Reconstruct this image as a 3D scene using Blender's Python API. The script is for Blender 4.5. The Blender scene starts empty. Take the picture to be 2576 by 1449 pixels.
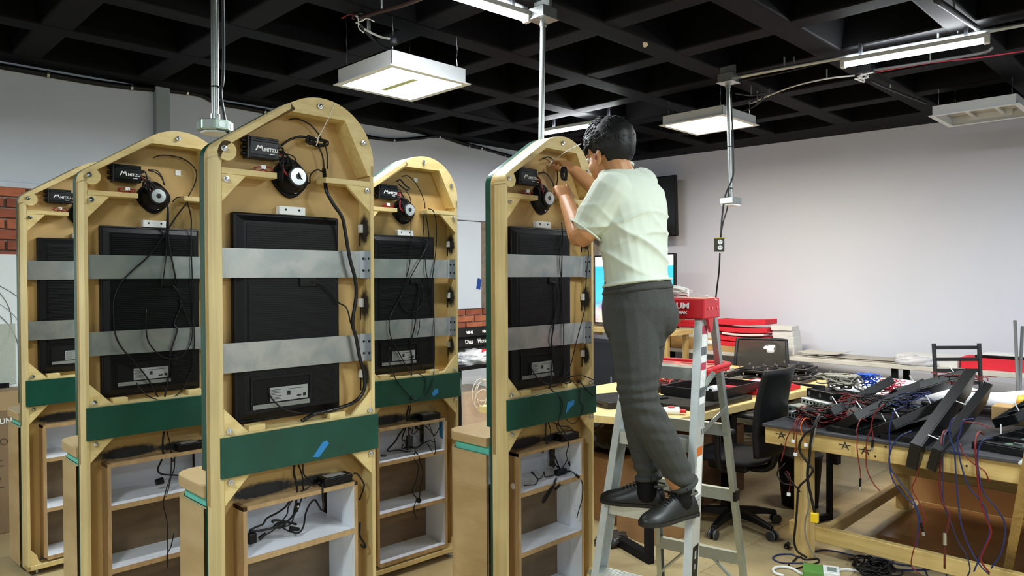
import bpy, bmesh, math, random
from mathutils import Vector, Matrix, Quaternion, noise
import numpy as np

random.seed(7)
scene = bpy.context.scene
COL = scene.collection
PI = math.pi

# ------------------------------------------------------------------ camera
CAM_H, FPX, PITCH, ROLL = 1.6, 1818.3, 0.01204, -0.00462
IMG_W, IMG_H = 2576, 1449
C45 = math.sqrt(0.5)
cam_data = bpy.data.cameras.new('camera')
cam_data.sensor_fit = 'HORIZONTAL'; cam_data.sensor_width = 36.0
cam_data.lens = FPX / IMG_W * 36.0
cam_data.clip_start = 0.05; cam_data.clip_end = 100
cam = bpy.data.objects.new('camera', cam_data); COL.objects.link(cam)
_r0 = Vector((C45, -C45, 0)); _f0 = Vector((C45, C45, 0)); _u0 = Vector((0, 0, 1))
_fw = _f0 * math.cos(PITCH) - _u0 * math.sin(PITCH)
_up = _f0 * math.sin(PITCH) + _u0 * math.cos(PITCH)
_rt = _r0 * math.cos(ROLL) + _up * math.sin(ROLL)
_uu = -_r0 * math.sin(ROLL) + _up * math.cos(ROLL)
cam.matrix_world = Matrix(((_rt.x, _uu.x, -_fw.x, 0), (_rt.y, _uu.y, -_fw.y, 0),
                           (_rt.z, _uu.z, -_fw.z, CAM_H), (0, 0, 0, 1)))
scene.camera = cam

# ------------------------------------------------------------------ world, exposure
scene.view_settings.view_transform = 'Standard'
scene.view_settings.look = 'None'
scene.view_settings.exposure = 1.05
scene.view_settings.gamma = 1.0
scene.view_settings.use_curve_mapping = False
try:
    scene.cycles.use_denoising = True
    scene.cycles.max_bounces = 8
    scene.cycles.diffuse_bounces = 5
    scene.cycles.glossy_bounces = 3
    scene.cycles.transparent_max_bounces = 12
    scene.cycles.caustics_reflective = False
    scene.cycles.caustics_refractive = False
    scene.cycles.sample_clamp_indirect = 6.0
    scene.cycles.use_adaptive_sampling = True
except Exception:
    pass
world = bpy.data.worlds.new('world'); scene.world = world
world.use_nodes = True
world.node_tree.nodes['Background'].inputs[0].default_value = (0.75, 0.85, 1.0, 1)
world.node_tree.nodes['Background'].inputs[1].default_value = 0.15
LAMP_W = 26.0          # watts of each lit troffer
TUBE_W = 13.0          # watts of each lit batten tube

# ------------------------------------------------------------------ helpers
def ray(px, py):
    xc = (px - IMG_W / 2) / FPX; zz = (IMG_H / 2 - py) / FPX
    x = xc * math.cos(ROLL) - zz * math.sin(ROLL); zc = xc * math.sin(ROLL) + zz * math.cos(ROLL)
    y = math.cos(PITCH) + zc * math.sin(PITCH); z = -math.sin(PITCH) + zc * math.cos(PITCH)
    return Vector(((x + y) * C45, (y - x) * C45, z))
EYE = Vector((0, 0, CAM_H))
def on_z(px, py, z): r = ray(px, py); return EYE + r * ((z - CAM_H) / r.z)
def on_x(px, py, v): r = ray(px, py); return EYE + r * (v / r.x)
def on_y(px, py, v): r = ray(px, py); return EYE + r * (v / r.y)
def at_d(px, py, d): r = ray(px, py); return EYE + r * (d / ((r.x + r.y) * C45))

def lin(c):
    c = c / 255.0
    return c / 12.92 if c <= 0.04045 else ((c + 0.055) / 1.055) ** 2.4
def rgb(r, g, b): return (lin(r), lin(g), lin(b), 1.0)

class NT:
    def __init__(s, name):
        s.m = bpy.data.materials.new(name); s.m.use_nodes = True
        s.t = s.m.node_tree; s.b = s.t.nodes['Principled BSDF']
        s._co = None
    def n(s, kind, **kw):
        nd = s.t.nodes.new(kind)
        for k, v in kw.items():
            if k.startswith('i_'):
                key = k[2:]
                key = int(key) if key.isdigit() else key.replace('_', ' ')
                nd.inputs[key].default_value = v
            else: setattr(nd, k, v)
        return nd
    def l(s, a, ao, b, bi): s.t.links.new(a.outputs[ao], b.inputs[bi])
    def co(s):
        if s._co is None: s._co = s.n('ShaderNodeTexCoord')
        return s._co
    def mapped(s, scale=(1, 1, 1), rot=(0, 0, 0), loc=(0, 0, 0)):
        mp = s.n('ShaderNodeMapping'); mp.inputs['Scale'].default_value = scale
        mp.inputs['Rotation'].default_value = rot; mp.inputs['Location'].default_value = loc
        s.l(s.co(), 'Object', mp, 'Vector'); return mp
    def mix(s, fac, a, b):
        mx = s.n('ShaderNodeMix', data_type='RGBA')
        if isinstance(fac, tuple): s.l(fac[0], fac[1], mx, 0)
        else: mx.inputs[0].default_value = fac
        for i, v in ((6, a), (7, b)):
            if isinstance(v, tuple) and len(v) == 2 and not isinstance(v[0], (int, float)): s.l(v[0], v[1], mx, i)
            else: mx.inputs[i].default_value = v
        return (mx, 2)
    def color(s, src):
        if isinstance(src, tuple) and len(src) == 2 and not isinstance(src[0], (int, float)): s.l(src[0], src[1], s.b, 'Base Color')
        else: s.b.inputs['Base Color'].default_value = src
    def bump(s, src, strength=0.3, dist=0.01):
        bp = s.n('ShaderNodeBump'); bp.inputs['Strength'].default_value = strength; bp.inputs['Distance'].default_value = dist
        s.l(src[0], src[1], bp, 'Height'); s.l(bp, 'Normal', s.b, 'Normal')

MATS = {}
def mat(name, c, rough=0.5, metal=0.0, var=0.0, vscale=8.0, bump=0.0, spec=None, coat=0.0):
    if name in MATS: return MATS[name]
    t = NT(name); t.b.inputs['Roughness'].default_value = rough; t.b.inputs['Metallic'].default_value = metal
    if spec is not None: t.b.inputs['Specular IOR Level'].default_value = spec
    if coat: t.b.inputs['Coat Weight'].default_value = coat
    if var or bump:
        nz = t.n('ShaderNodeTexNoise', i_Scale=vscale, i_Detail=4.0)
        t.l(t.co(), 'Object', nz, 'Vector')
        if var:
            rp = t.n('ShaderNodeValToRGB'); rp.color_ramp.elements[0].position = 0.3; rp.color_ramp.elements[1].position = 0.7
            rp.color_ramp.elements[0].color = (c[0] * (1 - var), c[1] * (1 - var), c[2] * (1 - var), 1)
            rp.color_ramp.elements[1].color = (min(1, c[0] * (1 + var)), min(1, c[1] * (1 + var)), min(1, c[2] * (1 + var)), 1)
            t.l(nz, 'Fac', rp, 0); t.color((rp, 0))
        else: t.color(c)
        if bump: t.bump((nz, 'Fac'), bump, 0.004)
    else: t.color(c)
    MATS[name] = t.m; return t.m

def wood(name, c1, c2, stretch=(1, 1, 0.06), scale=30.0, rough=0.5, knots=False, smudges=()):
    if name in MATS: return MATS[name]
    t = NT(name); t.b.inputs['Roughness'].default_value = rough
    mp = t.mapped(scale=stretch)
    nz = t.n('ShaderNodeTexNoise', i_Scale=scale, i_Detail=6.0, i_Roughness=0.6, i_Distortion=0.6); t.l(mp, 0, nz, 'Vector')
    rp = t.n('ShaderNodeValToRGB'); rp.color_ramp.elements[0].position = 0.32; rp.color_ramp.elements[1].position = 0.68
    rp.color_ramp.elements[0].color = c2; rp.color_ramp.elements[1].color = c1
    t.l(nz, 'Fac', rp, 0); src = (rp, 0)
    n2 = t.n('ShaderNodeTexNoise', i_Scale=2.2, i_Detail=2.0); t.l(t.co(), 'Object', n2, 'Vector')
    r2 = t.n('ShaderNodeValToRGB'); r2.color_ramp.elements[0].color = (0.86, 0.84, 0.8, 1); r2.color_ramp.elements[1].color = (1.06, 1.05, 1.02, 1)
    r2.color_ramp.elements[0].position = 0.35; r2.color_ramp.elements[1].position = 0.65
    t.l(n2, 'Fac', r2, 0)
    mu = t.n('ShaderNodeMix', data_type='RGBA', blend_type='MULTIPLY'); mu.inputs[0].default_value = 1.0
    t.l(src[0], src[1], mu, 6); t.l(r2, 0, mu, 7); src = (mu, 2)
    for (cx, cy, cz, rx, ry, rz) in smudges:     # overspray of black paint
        sm = t.n('ShaderNodeMapping'); sm.vector_type = 'POINT'
        sm.inputs['Location'].default_value = (-cx / rx, -cy / ry, -cz / rz); sm.inputs['Scale'].default_value = (1 / rx, 1 / ry, 1 / rz)
        t.l(t.co(), 'Object', sm, 'Vector')
        ln = t.n('ShaderNodeVectorMath', operation='LENGTH'); t.l(sm, 0, ln, 0)
        nn = t.n('ShaderNodeTexNoise', i_Scale=60.0, i_Detail=3.0); t.l(t.co(), 'Object', nn, 'Vector')
        ad = t.n('ShaderNodeMath', operation='MULTIPLY_ADD'); t.l(nn, 'Fac', ad, 0); ad.inputs[1].default_value = 0.5; t.l(ln, 'Value', ad, 2)
        mr = t.n('ShaderNodeMapRange'); t.l(ad, 0, mr, 0)
        mr.inputs[1].default_value = 0.95; mr.inputs[2].default_value = 1.4; mr.inputs[3].default_value = 1.0; mr.inputs[4].default_value = 0.0
        src = t.mix((mr, 0), src, (0.012, 0.012, 0.012, 1))
    t.color(src); t.bump((nz, 'Fac'), 0.12, 0.002)
    MATS[name] = t.m; return t.m

def emit(name, c, strength):
    if name in MATS: return MATS[name]
    t = NT(name); t.b.inputs['Base Color'].default_value = (0.8, 0.8, 0.8, 1)
    t.b.inputs['Emission Color'].default_value = c; t.b.inputs['Emission Strength'].default_value = strength
    MATS[name] = t.m; return t.m

def clear(name, c, rough=0.15, alpha=0.3):
    if name in MATS: return MATS[name]
    t = NT(name); t.color(c); t.b.inputs['Roughness'].default_value = rough; t.b.inputs['Alpha'].default_value = alpha
    nz = t.n('ShaderNodeTexNoise', i_Scale=45.0, i_Detail=3.0); t.l(t.co(), 'Object', nz, 'Vector'); t.bump((nz, 'Fac'), 0.6, 0.01)
    MATS[name] = t.m; return t.m

class MB:
    """collects verts and faces of ONE mesh"""
    def __init__(s): s.v = []; s.f = []
    def add(s, vs, fs, M=None):
        o = len(s.v)
        if M is not None: vs = [M @ Vector(p) for p in vs]
        s.v += [tuple(p) for p in vs]; s.f += [tuple(i + o for i in f) for f in fs]; return s
    def box(s, x0, x1, y0, y1, z0, z1, M=None):
        vs = [(x0, y0, z0), (x1, y0, z0), (x1, y1, z0), (x0, y1, z0), (x0, y0, z1), (x1, y0, z1), (x1, y1, z1), (x0, y1, z1)]
        return s.add(vs, [(0, 3, 2, 1), (4, 5, 6, 7), (0, 1, 5, 4), (1, 2, 6, 5), (2, 3, 7, 6), (3, 0, 4, 7)], M)
    def cbox(s, c, sx, sy, sz, M=None):
        return s.box(c[0] - sx / 2, c[0] + sx / 2, c[1] - sy / 2, c[1] + sy / 2, c[2] - sz / 2, c[2] + sz / 2, M)
    def prism(s, poly, lo, hi, plane='xz', M=None):
        """poly in (a,b); plane 'xz' extrudes along y, 'xy' along z, 'yz' along x"""
        n = len(poly)
        ar = sum(poly[i][0] * poly[(i + 1) % n][1] - poly[(i + 1) % n][0] * poly[i][1] for i in range(n))
        if ar < 0: poly = poly[::-1]
        mk = {'xz': lambda a, b, h: (a, h, b), 'xy': lambda a, b, h: (a, b, h), 'yz': lambda a, b, h: (h, a, b)}[plane]
        vs = [mk(a, b, lo) for a, b in poly] + [mk(a, b, hi) for a, b in poly]
        F0 = tuple(range(n)); F1 = tuple(range(n, 2 * n))
        if plane == 'xz': fs = [F0, F1[::-1]] + [((i + 1) % n, i, n + i, n + (i + 1) % n) for i in range(n)]
        else: fs = [F0[::-1], F1] + [(i, (i + 1) % n, n + (i + 1) % n, n + i) for i in range(n)]
        return s.add(vs, fs, M)
    def cyl(s, p0, p1, r0, r1=None, seg=16, cap=True):
        r1 = r0 if r1 is None else r1
        p0 = Vector(p0); p1 = Vector(p1); d = (p1 - p0).normalized()
        a = d.orthogonal().normalized(); b = d.cross(a)
        vs = []
        for p, r in ((p0, r0), (p1, r1)):
            for i in range(seg):
                t = 2 * PI * i / seg; vs.append(p + a * (r * math.cos(t)) + b * (r * math.sin(t)))
        fs = [(i, (i + 1) % seg, seg + (i + 1) % seg, seg + i) for i in range(seg)]
        if cap: fs += [tuple(range(seg))[::-1], tuple(range(seg, 2 * seg))]
        return s.add(vs, fs)
    def lathe(s, prof, base, axis, seg=24):
        """prof: list of (r, h) along axis from base"""
        base = Vector(base); d = Vector(axis).normalized(); a = d.orthogonal().normalized(); b = d.cross(a)
        vs = []
        for r, h in prof:
            for i in range(seg):
                t = 2 * PI * i / seg; vs.append(base + d * h + a * (r * math.cos(t)) + b * (r * math.sin(t)))
        fs = []
        for k in range(len(prof) - 1):
            for i in range(seg):
                j = (i + 1) % seg; fs.append((k * seg + i, k * seg + j, (k + 1) * seg + j, (k + 1) * seg + i))
        fs += [tuple(range(seg))[::-1], tuple(range((len(prof) - 1) * seg, len(prof) * seg))]
        return s.add(vs, fs)
    def tube(s, pts, r, seg=6, cap=True):
        pts = [Vector(p) for p in pts]
        rs = r if isinstance(r, (list, tuple)) else [r] * len(pts)
        d = (pts[1] - pts[0]).normalized(); a = d.orthogonal().normalized()
        vs = []
        for k, p in enumerate(pts):
            nd = (pts[min(k + 1, len(pts) - 1)] - pts[max(k - 1, 0)])
            if nd.length < 1e-9: nd = d
            nd = nd.normalized()
            a = (a - nd * a.dot(nd))
            a = a.normalized() if a.length > 1e-6 else nd.orthogonal().normalized()
            b = nd.cross(a)
            for i in range(seg):
                t = 2 * PI * i / seg; vs.append(p + a * (rs[k] * math.cos(t)) + b * (rs[k] * math.sin(t)))
        fs = []
        for k in range(len(pts) - 1):
            for i in range(seg):
                j = (i + 1) % seg; fs.append((k * seg + i, k * seg + j, (k + 1) * seg + j, (k + 1) * seg + i))
        if cap: fs += [tuple(range(seg))[::-1], tuple(range((len(pts) - 1) * seg, len(pts) * seg))]
        return s.add(vs, fs)
    def grid(s, fn, nu, nv):
        vs = [fn(i / nu, j / nv) for j in range(nv + 1) for i in range(nu + 1)]
        fs = [(j * (nu + 1) + i, j * (nu + 1) + i + 1, (j + 1) * (nu + 1) + i + 1, (j + 1) * (nu + 1) + i) for j in range(nv) for i in range(nu)]
        return s.add(vs, fs)
    def mesh(s, name):
        me = bpy.data.meshes.new(name); me.from_pydata(s.v, [], s.f); me.update(); return me
    def build(s, name, m, parent=None, smooth=False, bevel=0.0, bseg=1, loc=None, rot=None):
        me = s.mesh(name)
        if smooth:
            for p in me.polygons: p.use_smooth = True
        o = bpy.data.objects.new(name, me); COL.objects.link(o)
        if isinstance(m, (list, tuple)):
            for q in m: me.materials.append(q)
        elif m: me.materials.append(m)
        if parent: o.parent = parent
        if loc is not None: o.location = loc
        if rot is not None: o.rotation_euler = rot
        if bevel:
            md = o.modifiers.new('bevel', 'BEVEL'); md.width = bevel; md.segments = bseg; md.limit_method = 'ANGLE'; md.angle_limit = 0.6
        if smooth == 'auto': auto_smooth(me)
        return o

def auto_smooth(me, ang=40):
    me.update()
    bm = bmesh.new(); bm.from_mesh(me)
    for f in bm.faces: f.smooth = True
    for e in bm.edges:
        if len(e.link_faces) == 2 and e.calc_face_angle(0) > math.radians(ang): e.smooth = False
    bm.to_mesh(me); bm.free()

def spline(pts, n=6):
    """Catmull-Rom through the points"""
    pts = [Vector(p) for p in pts]
    if len(pts) < 3: return pts
    P = [pts[0] * 2 - pts[1]] + pts + [pts[-1] * 2 - pts[-2]]
    out = []
    for k in range(1, len(P) - 2):
        p0, p1, p2, p3 = P[k - 1:k + 3]
        for i in range(n):
            t = i / n
            out.append(0.5 * ((2 * p1) + (p2 - p0) * t + (2 * p0 - 5 * p1 + 4 * p2 - p3) * t * t + (3 * p1 - p0 - 3 * p2 + p3) * t ** 3))
    out.append(pts[-1]); return out

def empty(name, loc=(0, 0, 0), rz=0.0):
    o = bpy.data.objects.new(name, None); COL.objects.link(o); o.location = loc; o.rotation_euler = (0, 0, rz)
    o.empty_display_size = 0.1; return o
def tag(o, label, cat, group=None):
    o['label'] = label; o['category'] = cat
    if group: o['group'] = group
    return o
def struct(o, label=None):
    o['kind'] = 'structure'
    if label: o['label'] = label
    return o
def stuff(o): o['kind'] = 'stuff'; return o
def copy_tree(o, parent=None):
    c = o.copy(); COL.objects.link(c)
    if parent is not None: c.parent = parent
    for ch in list(o.children): copy_tree(ch, c)
    return c
def cable(name, pts, r, m, parent=None, n=5, seg=6):
    return MB().tube(spline(pts, n), r, seg).build(name, m, parent, smooth=True)

_TXT = {}
def text_mesh(s, size, extrude=0.0006, bold=0.0):
    key = (s, size, extrude, bold)
    if key in _TXT: return _TXT[key]
    cu = bpy.data.curves.new('lettering', 'FONT'); cu.body = s; cu.size = size; cu.extrude = extrude; cu.offset = bold
    cu.align_x = 'LEFT'; cu.resolution_u = 3
    o = bpy.data.objects.new('lettering_tmp', cu); COL.objects.link(o)
    dg = bpy.context.evaluated_depsgraph_get(); dg.update()
    me = bpy.data.meshes.new_from_object(o.evaluated_get(dg))
    bpy.data.objects.remove(o); bpy.data.curves.remove(cu)
    _TXT[key] = me; return me
def text(name, s, size, m, loc, xdir, ydir, parent=None, extrude=0.0006, bold=0.0, sx=1.0):
    """lettering whose baseline runs along xdir and whose upright is ydir"""
    me = text_mesh(s, size, extrude, bold).copy()
    me.materials.clear(); me.materials.append(m)
    x = Vector(xdir).normalized(); y = Vector(ydir).normalized(); z = x.cross(y)
    M = Matrix(((x.x * sx, y.x, z.x, loc[0]), (x.y * sx, y.y, z.y, loc[1]), (x.z * sx, y.z, z.z, loc[2]), (0, 0, 0, 1)))
    me.transform(M)
    o = bpy.data.objects.new(name, me); COL.objects.link(o)
    if parent: o.parent = parent
    return o

# ------------------------------------------------------------------ shared materials
M_PLY = wood('pale plywood', rgb(226, 207, 156), rgb(206, 184, 128), stretch=(1, 1, 0.05), scale=38)
M_PLYX = wood('pale plywood across', rgb(228, 208, 152), rgb(208, 184, 124), stretch=(0.06, 1, 1), scale=38)
M_PINE = wood('pine offcut', rgb(234, 214, 156), rgb(212, 186, 122), stretch=(0.3, 1, 0.9), scale=26)
M_MDF = wood('tan board', rgb(202, 170, 112), rgb(192, 158, 98), stretch=(1, 1, 0.4), scale=5, rough=0.6)
M_GREEN = mat('dark green laminate', rgb(12, 70, 56), 0.32, var=0.14, vscale=9)
M_BLACK = mat('black plastic', rgb(7, 7, 8), 0.42, spec=.28)
M_BLACKM = mat('matt black', rgb(4, 4, 5), 0.7, spec=.25)
M_CABLE = mat('black cable', rgb(8, 8, 8), 0.45, spec=.35)
M_GREY = mat('grey plastic', rgb(110, 112, 114), 0.45)
M_DGREY = mat('dark grey plastic', rgb(36, 38, 42), 0.45)
M_WHITE = mat('white plastic', rgb(236, 238, 238), 0.4)
M_MEL = mat('white melamine', rgb(232, 236, 244), 0.28, var=0.02)
M_STEEL = mat('zinc steel', rgb(198, 202, 204), 0.3, 1.0)
M_CHROME = mat('bright steel', rgb(225, 225, 225), 0.18, 1.0)
M_ALU = mat('aluminium', rgb(222, 228, 226), 0.36, 0.6, var=0.06, vscale=14)
M_RED = mat('red foam', rgb(226, 38, 58), 0.75, var=0.06, vscale=20)
M_REDP = mat('red plastic', rgb(190, 24, 34), 0.4)
M_CARD = mat('cardboard', rgb(150, 112, 70), 0.8, var=0.08, vscale=10)  # toned down so the cartons carry the shade under the tables
M_TAPEB = mat('blue masking tape', rgb(38, 128, 196), 0.6)
M_CONDUIT = mat('galvanised conduit', rgb(190, 196, 194), 0.36, 0.85, var=0.08, vscale=10)
M_BLUEW = mat('blue wire', rgb(26, 40, 92), 0.45)
M_REDW = mat('red wire', rgb(112, 18, 20), 0.45)
M_PAPER = mat('white label', rgb(150, 153, 151), 0.6, var=0.05, vscale=60)
M_INK = mat('black ink', rgb(18, 17, 16), 0.8)
M_SPRAY = mat('black marker', rgb(20, 18, 16), 0.7)
# ------------------------------------------------------------------ the setting
CEIL = 3.10
WALL_Y = 5.93                       # long wall on the left
def back_x(y): return 7.62 + (5.431 - y) * 0.0757      # wall on the right, a touch out of square
RX0, RY0 = -4.2, -4.2

# floor: cement-grey tiles with thin joints
t = NT('floor tile'); t.b.inputs['Roughness'].default_value = 0.32
nz = t.n('ShaderNodeTexNoise', i_Scale=1.1, i_Detail=6.0, i_Roughness=0.6); t.l(t.co(), 'Object', nz, 'Vector')
rp = t.n('ShaderNodeValToRGB'); rp.color_ramp.elements[0].color = rgb(156, 138, 104); rp.color_ramp.elements[1].color = rgb(188, 170, 128)
rp.color_ramp.elements[0].position = 0.3; rp.color_ramp.elements[1].position = 0.7
t.l(nz, 'Fac', rp, 0)
n2 = t.n('ShaderNodeTexNoise', i_Scale=26.0, i_Detail=3.0); t.l(t.co(), 'Object', n2, 'Vector')
r2 = t.n('ShaderNodeValToRGB'); r2.color_ramp.elements[0].position = 0.62; r2.color_ramp.elements[1].position = 0.72
r2.color_ramp.elements[0].color = (0, 0, 0, 1); r2.color_ramp.elements[1].color = (0.35, 0.35, 0.35, 1); t.l(n2, 'Fac', r2, 0)
t.color(t.mix((r2, 0), (rp, 0), rgb(120, 100, 74)))
M_FLOOR = t.m
M_GROUT = mat('dark grout', rgb(104, 92, 74), 0.9)
fl = MB().box(RX0, 8.6, RY0, WALL_Y + 0.3, -0.12, -0.003).build('floor', M_GROUT)
struct(fl, 'beige tiled workshop floor with worn stains')
TS = 0.60
tile_me = MB().box(-TS / 2 + 0.0015, TS / 2 - 0.0015, -TS / 2 + 0.0015, TS / 2 - 0.0015, -0.012, 0.0).mesh('floor_tile'); tile_me.materials.append(M_FLOOR)
far_mb = MB()
for i in range(-7, 15):
    for j in range(-7, 11):
        cx, cy = (i + 0.5) * TS - 0.1, (j + 0.5) * TS - 0.35
        if cx > 8.3 or cy > WALL_Y or cx < RX0 or cy < RY0: continue
        if cx + cy > 2.4 and cx > 0 and cy > 0:
            o = bpy.data.objects.new('floor_tile', tile_me); COL.objects.link(o); o.parent = fl; o.location = (cx, cy, 0)
        else: far_mb.box(cx - TS / 2 + .0015, cx + TS / 2 - .0015, cy - TS / 2 + .0015, cy + TS / 2 - .0015, -0.012, 0)
stuff(far_mb.build('floor_tile_rest', M_FLOOR, fl))

# waffle ceiling, painted black: a slab above and ribs crossing below it
t = NT('black ceiling paint'); t.b.inputs['Roughness'].default_value = 0.6; t.b.inputs['Specular IOR Level'].default_value = 0.09
nz = t.n('ShaderNodeTexNoise', i_Scale=2.5, i_Detail=5.0); t.l(t.co(), 'Object', nz, 'Vector')
rp = t.n('ShaderNodeValToRGB'); rp.color_ramp.elements[0].color = rgb(3, 3, 4); rp.color_ramp.elements[1].color = rgb(7, 7, 9); t.l(nz, 'Fac', rp, 0)
t.color((rp, 0)); t.bump((nz, 'Fac'), 0.3, 0.02)
M_CEIL = t.m
ce = MB().box(RX0, 8.6, RY0, WALL_Y + 0.3, CEIL + 0.26, CEIL + 0.4).build('ceiling', M_CEIL)
struct(ce, 'black painted waffle slab ceiling with square coffers')
PITCHX, PITCHY, RIB = 0.776, 0.768, 0.172
X0C, Y0C = 3.55, 1.25
def rib_prism(mb, c, lo, hi, along):
    w0, w1 = RIB / 2, RIB / 2 + 0.05
    poly = [(c - w0, CEIL), (c + w0, CEIL), (c + w1, CEIL + 0.26), (c - w1, CEIL + 0.26)]
    mb.prism(poly, lo, hi, 'xz' if along == 'y' else 'yz')
k = -10
for k in range(-10, 7):
    c = X0C - RIB / 2 + k * PITCHX
    if c < RX0 or c > 8.3: continue
    mb = MB(); rib_prism(mb, c, RY0, WALL_Y + 0.3, 'y'); mb.build('ceiling_rib', M_CEIL, ce, bevel=0.012, bseg=2)
for k in range(-7, 7):
    c = Y0C - RIB / 2 + k * PITCHY
    if c < RY0 or c > WALL_Y: continue
    mb = MB(); rib_prism(mb, c, RX0, 8.6, 'x'); mb.v = [(x, y, z - .0025 if z < CEIL + .1 else z) for x, y, z in mb.v]; mb.build('ceiling_rib', M_CEIL, ce, bevel=0.012, bseg=2)

MB().box(7.26, 8.6, RY0, WALL_Y + 0.3, CEIL - .003, CEIL + 0.3).build('edge_beam', M_CEIL, ce)
MB().box(RX0, 7.26, 5.70, WALL_Y + 0.3, CEIL - .003, CEIL + 0.3).build('edge_beam', M_CEIL, ce)
# walls
t = NT('white wall paint'); t.b.inputs['Roughness'].default_value = 0.6
nz = t.n('ShaderNodeTexNoise', i_Scale=1.3, i_Detail=5.0); t.l(t.co(), 'Object', nz, 'Vector')
rp = t.n('ShaderNodeValToRGB'); rp.color_ramp.elements[0].color = rgb(218, 223, 240); rp.color_ramp.elements[1].color = rgb(230, 233, 246); t.l(nz, 'Fac', rp, 0)
t.color((rp, 0)); n2 = t.n('ShaderNodeTexNoise', i_Scale=30.0, i_Detail=2.0); t.l(t.co(), 'Object', n2, 'Vector'); t.bump((n2, 'Fac'), 0.1, 0.004)
M_WALL = t.m
M_WALL2 = mat('grey white wall paint', rgb(212, 220, 232), 0.6, var=0.03, vscale=2)
M_BRICK = mat('red clay brick', rgb(150, 82, 60), 0.85, var=0.28, vscale=7, bump=0.4)
M_BRICK2 = mat('pale clay brick', rgb(182, 104, 74), 0.85, var=0.22, vscale=9, bump=0.4)
M_MORTAR = mat('grey mortar', rgb(172, 160, 148), 0.95, var=0.15, vscale=14, bump=0.5)
wl = MB().box(RX0, 8.6, WALL_Y + 0.02, WALL_Y + 0.3, 0, CEIL + 0.4).build('wall_left', M_MORTAR)
struct(wl, 'long side wall, white above a brick band')
# white plaster above the ledge and the board that hides the brick
MB().box(RX0, 8.0, WALL_Y, WALL_Y + 0.03, 2.285, CEIL + 0.02).build('plaster', M_WALL2, wl)
MB().box(RX0, 8.0, WALL_Y - 0.012, WALL_Y + 0.02, 2.245, 2.285).build('ledge', M_WALL2, wl, bevel=0.004)
MB().box(1.75, 5.44, WALL_Y - 0.01, WALL_Y + 0.02, 1.28, 2.235).build('wall_panel', M_WALL2, wl, bevel=0.003)
MB().box(2.01, 2.115, WALL_Y - 0.06, WALL_Y + 0.02, 0, CEIL + 0.02).build('pilaster', mat('grey plaster', rgb(160, 172, 176), 0.7), wl, bevel=0.004)
MB().prism([(5.435, 1.29), (5.52, 1.27), (5.56, 1.6), (5.55, 2.0), (5.53, 2.24), (5.44, 2.24)], WALL_Y - 0.004, WALL_Y + 0.02, 'xz').build('cement_patch', mat('raw cement', rgb(128, 112, 100), 0.95, var=0.25, vscale=16, bump=0.5), wl)
BL, BH, BJ = 0.238, 0.062, 0.011
bme = []
for m_ in (M_BRICK, M_BRICK2):
    mbk = MB().box(-BL / 2, BL / 2, -0.03, 0.02, -BH / 2, BH / 2); me = mbk.mesh('brick'); me.materials.append(m_); bme.append(me)
def brick_field(x0, x1, z0, z1):
    r = 0; z = z1 - BH / 2
    while z > z0:
        x = x0 + (BL + BJ) * (0.5 if r % 2 else 0.0)
        while x < x1:
            o = bpy.data.objects.new('brick', random.choice(bme)); COL.objects.link(o); o.parent = wl
            o.location = (x, WALL_Y + 0.022 + random.uniform(-0.004, 0.006), z); o.rotation_euler = (0, random.uniform(-.008, .008), 0)
            o.scale = (random.uniform(.95, 1.0), 1, random.uniform(.93, 1.0)); x += BL + BJ
        z -= BH + BJ; r += 1
brick_field(0.55, 1.72, 1.62, 2.245)
brick_field(1.85, 7.4, 0.85, 1.275)
MB().box(RX0, 8.0, WALL_Y - .005, WALL_Y + .03, 0, .84).build('dado', M_WALL2, wl)
brick_field(5.7, 7.4, 1.28, 2.245)

wb = MB().add([(back_x(WALL_Y + .3), WALL_Y + .3, 0), (back_x(RY0), RY0, 0), (back_x(RY0) + .3, RY0, 0), (back_x(WALL_Y + .3) + .3, WALL_Y + .3, 0),
               (back_x(WALL_Y + .3), WALL_Y + .3, CEIL + .4), (back_x(RY0), RY0, CEIL + .4), (back_x(RY0) + .3, RY0, CEIL + .4), (back_x(WALL_Y + .3) + .3, WALL_Y + .3, CEIL + .4)],
              [(0, 1, 5, 4), (1, 2, 6, 5), (2, 3, 7, 6), (3, 0, 4, 7), (0, 3, 2, 1), (4, 5, 6, 7)]).build('wall_back', M_WALL)
struct(wb, 'plain white end wall behind the bench')
struct(MB().box(RX0 - .2, RX0, RY0 - .2, WALL_Y + .3, 0, CEIL + .4).build('wall_front', M_WALL), 'white wall behind the viewer')
struct(MB().box(RX0, 8.6, RY0 - .2, RY0, 0, CEIL + .4).build('wall_right', M_WALL), 'white wall to the right of the viewer')
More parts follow.
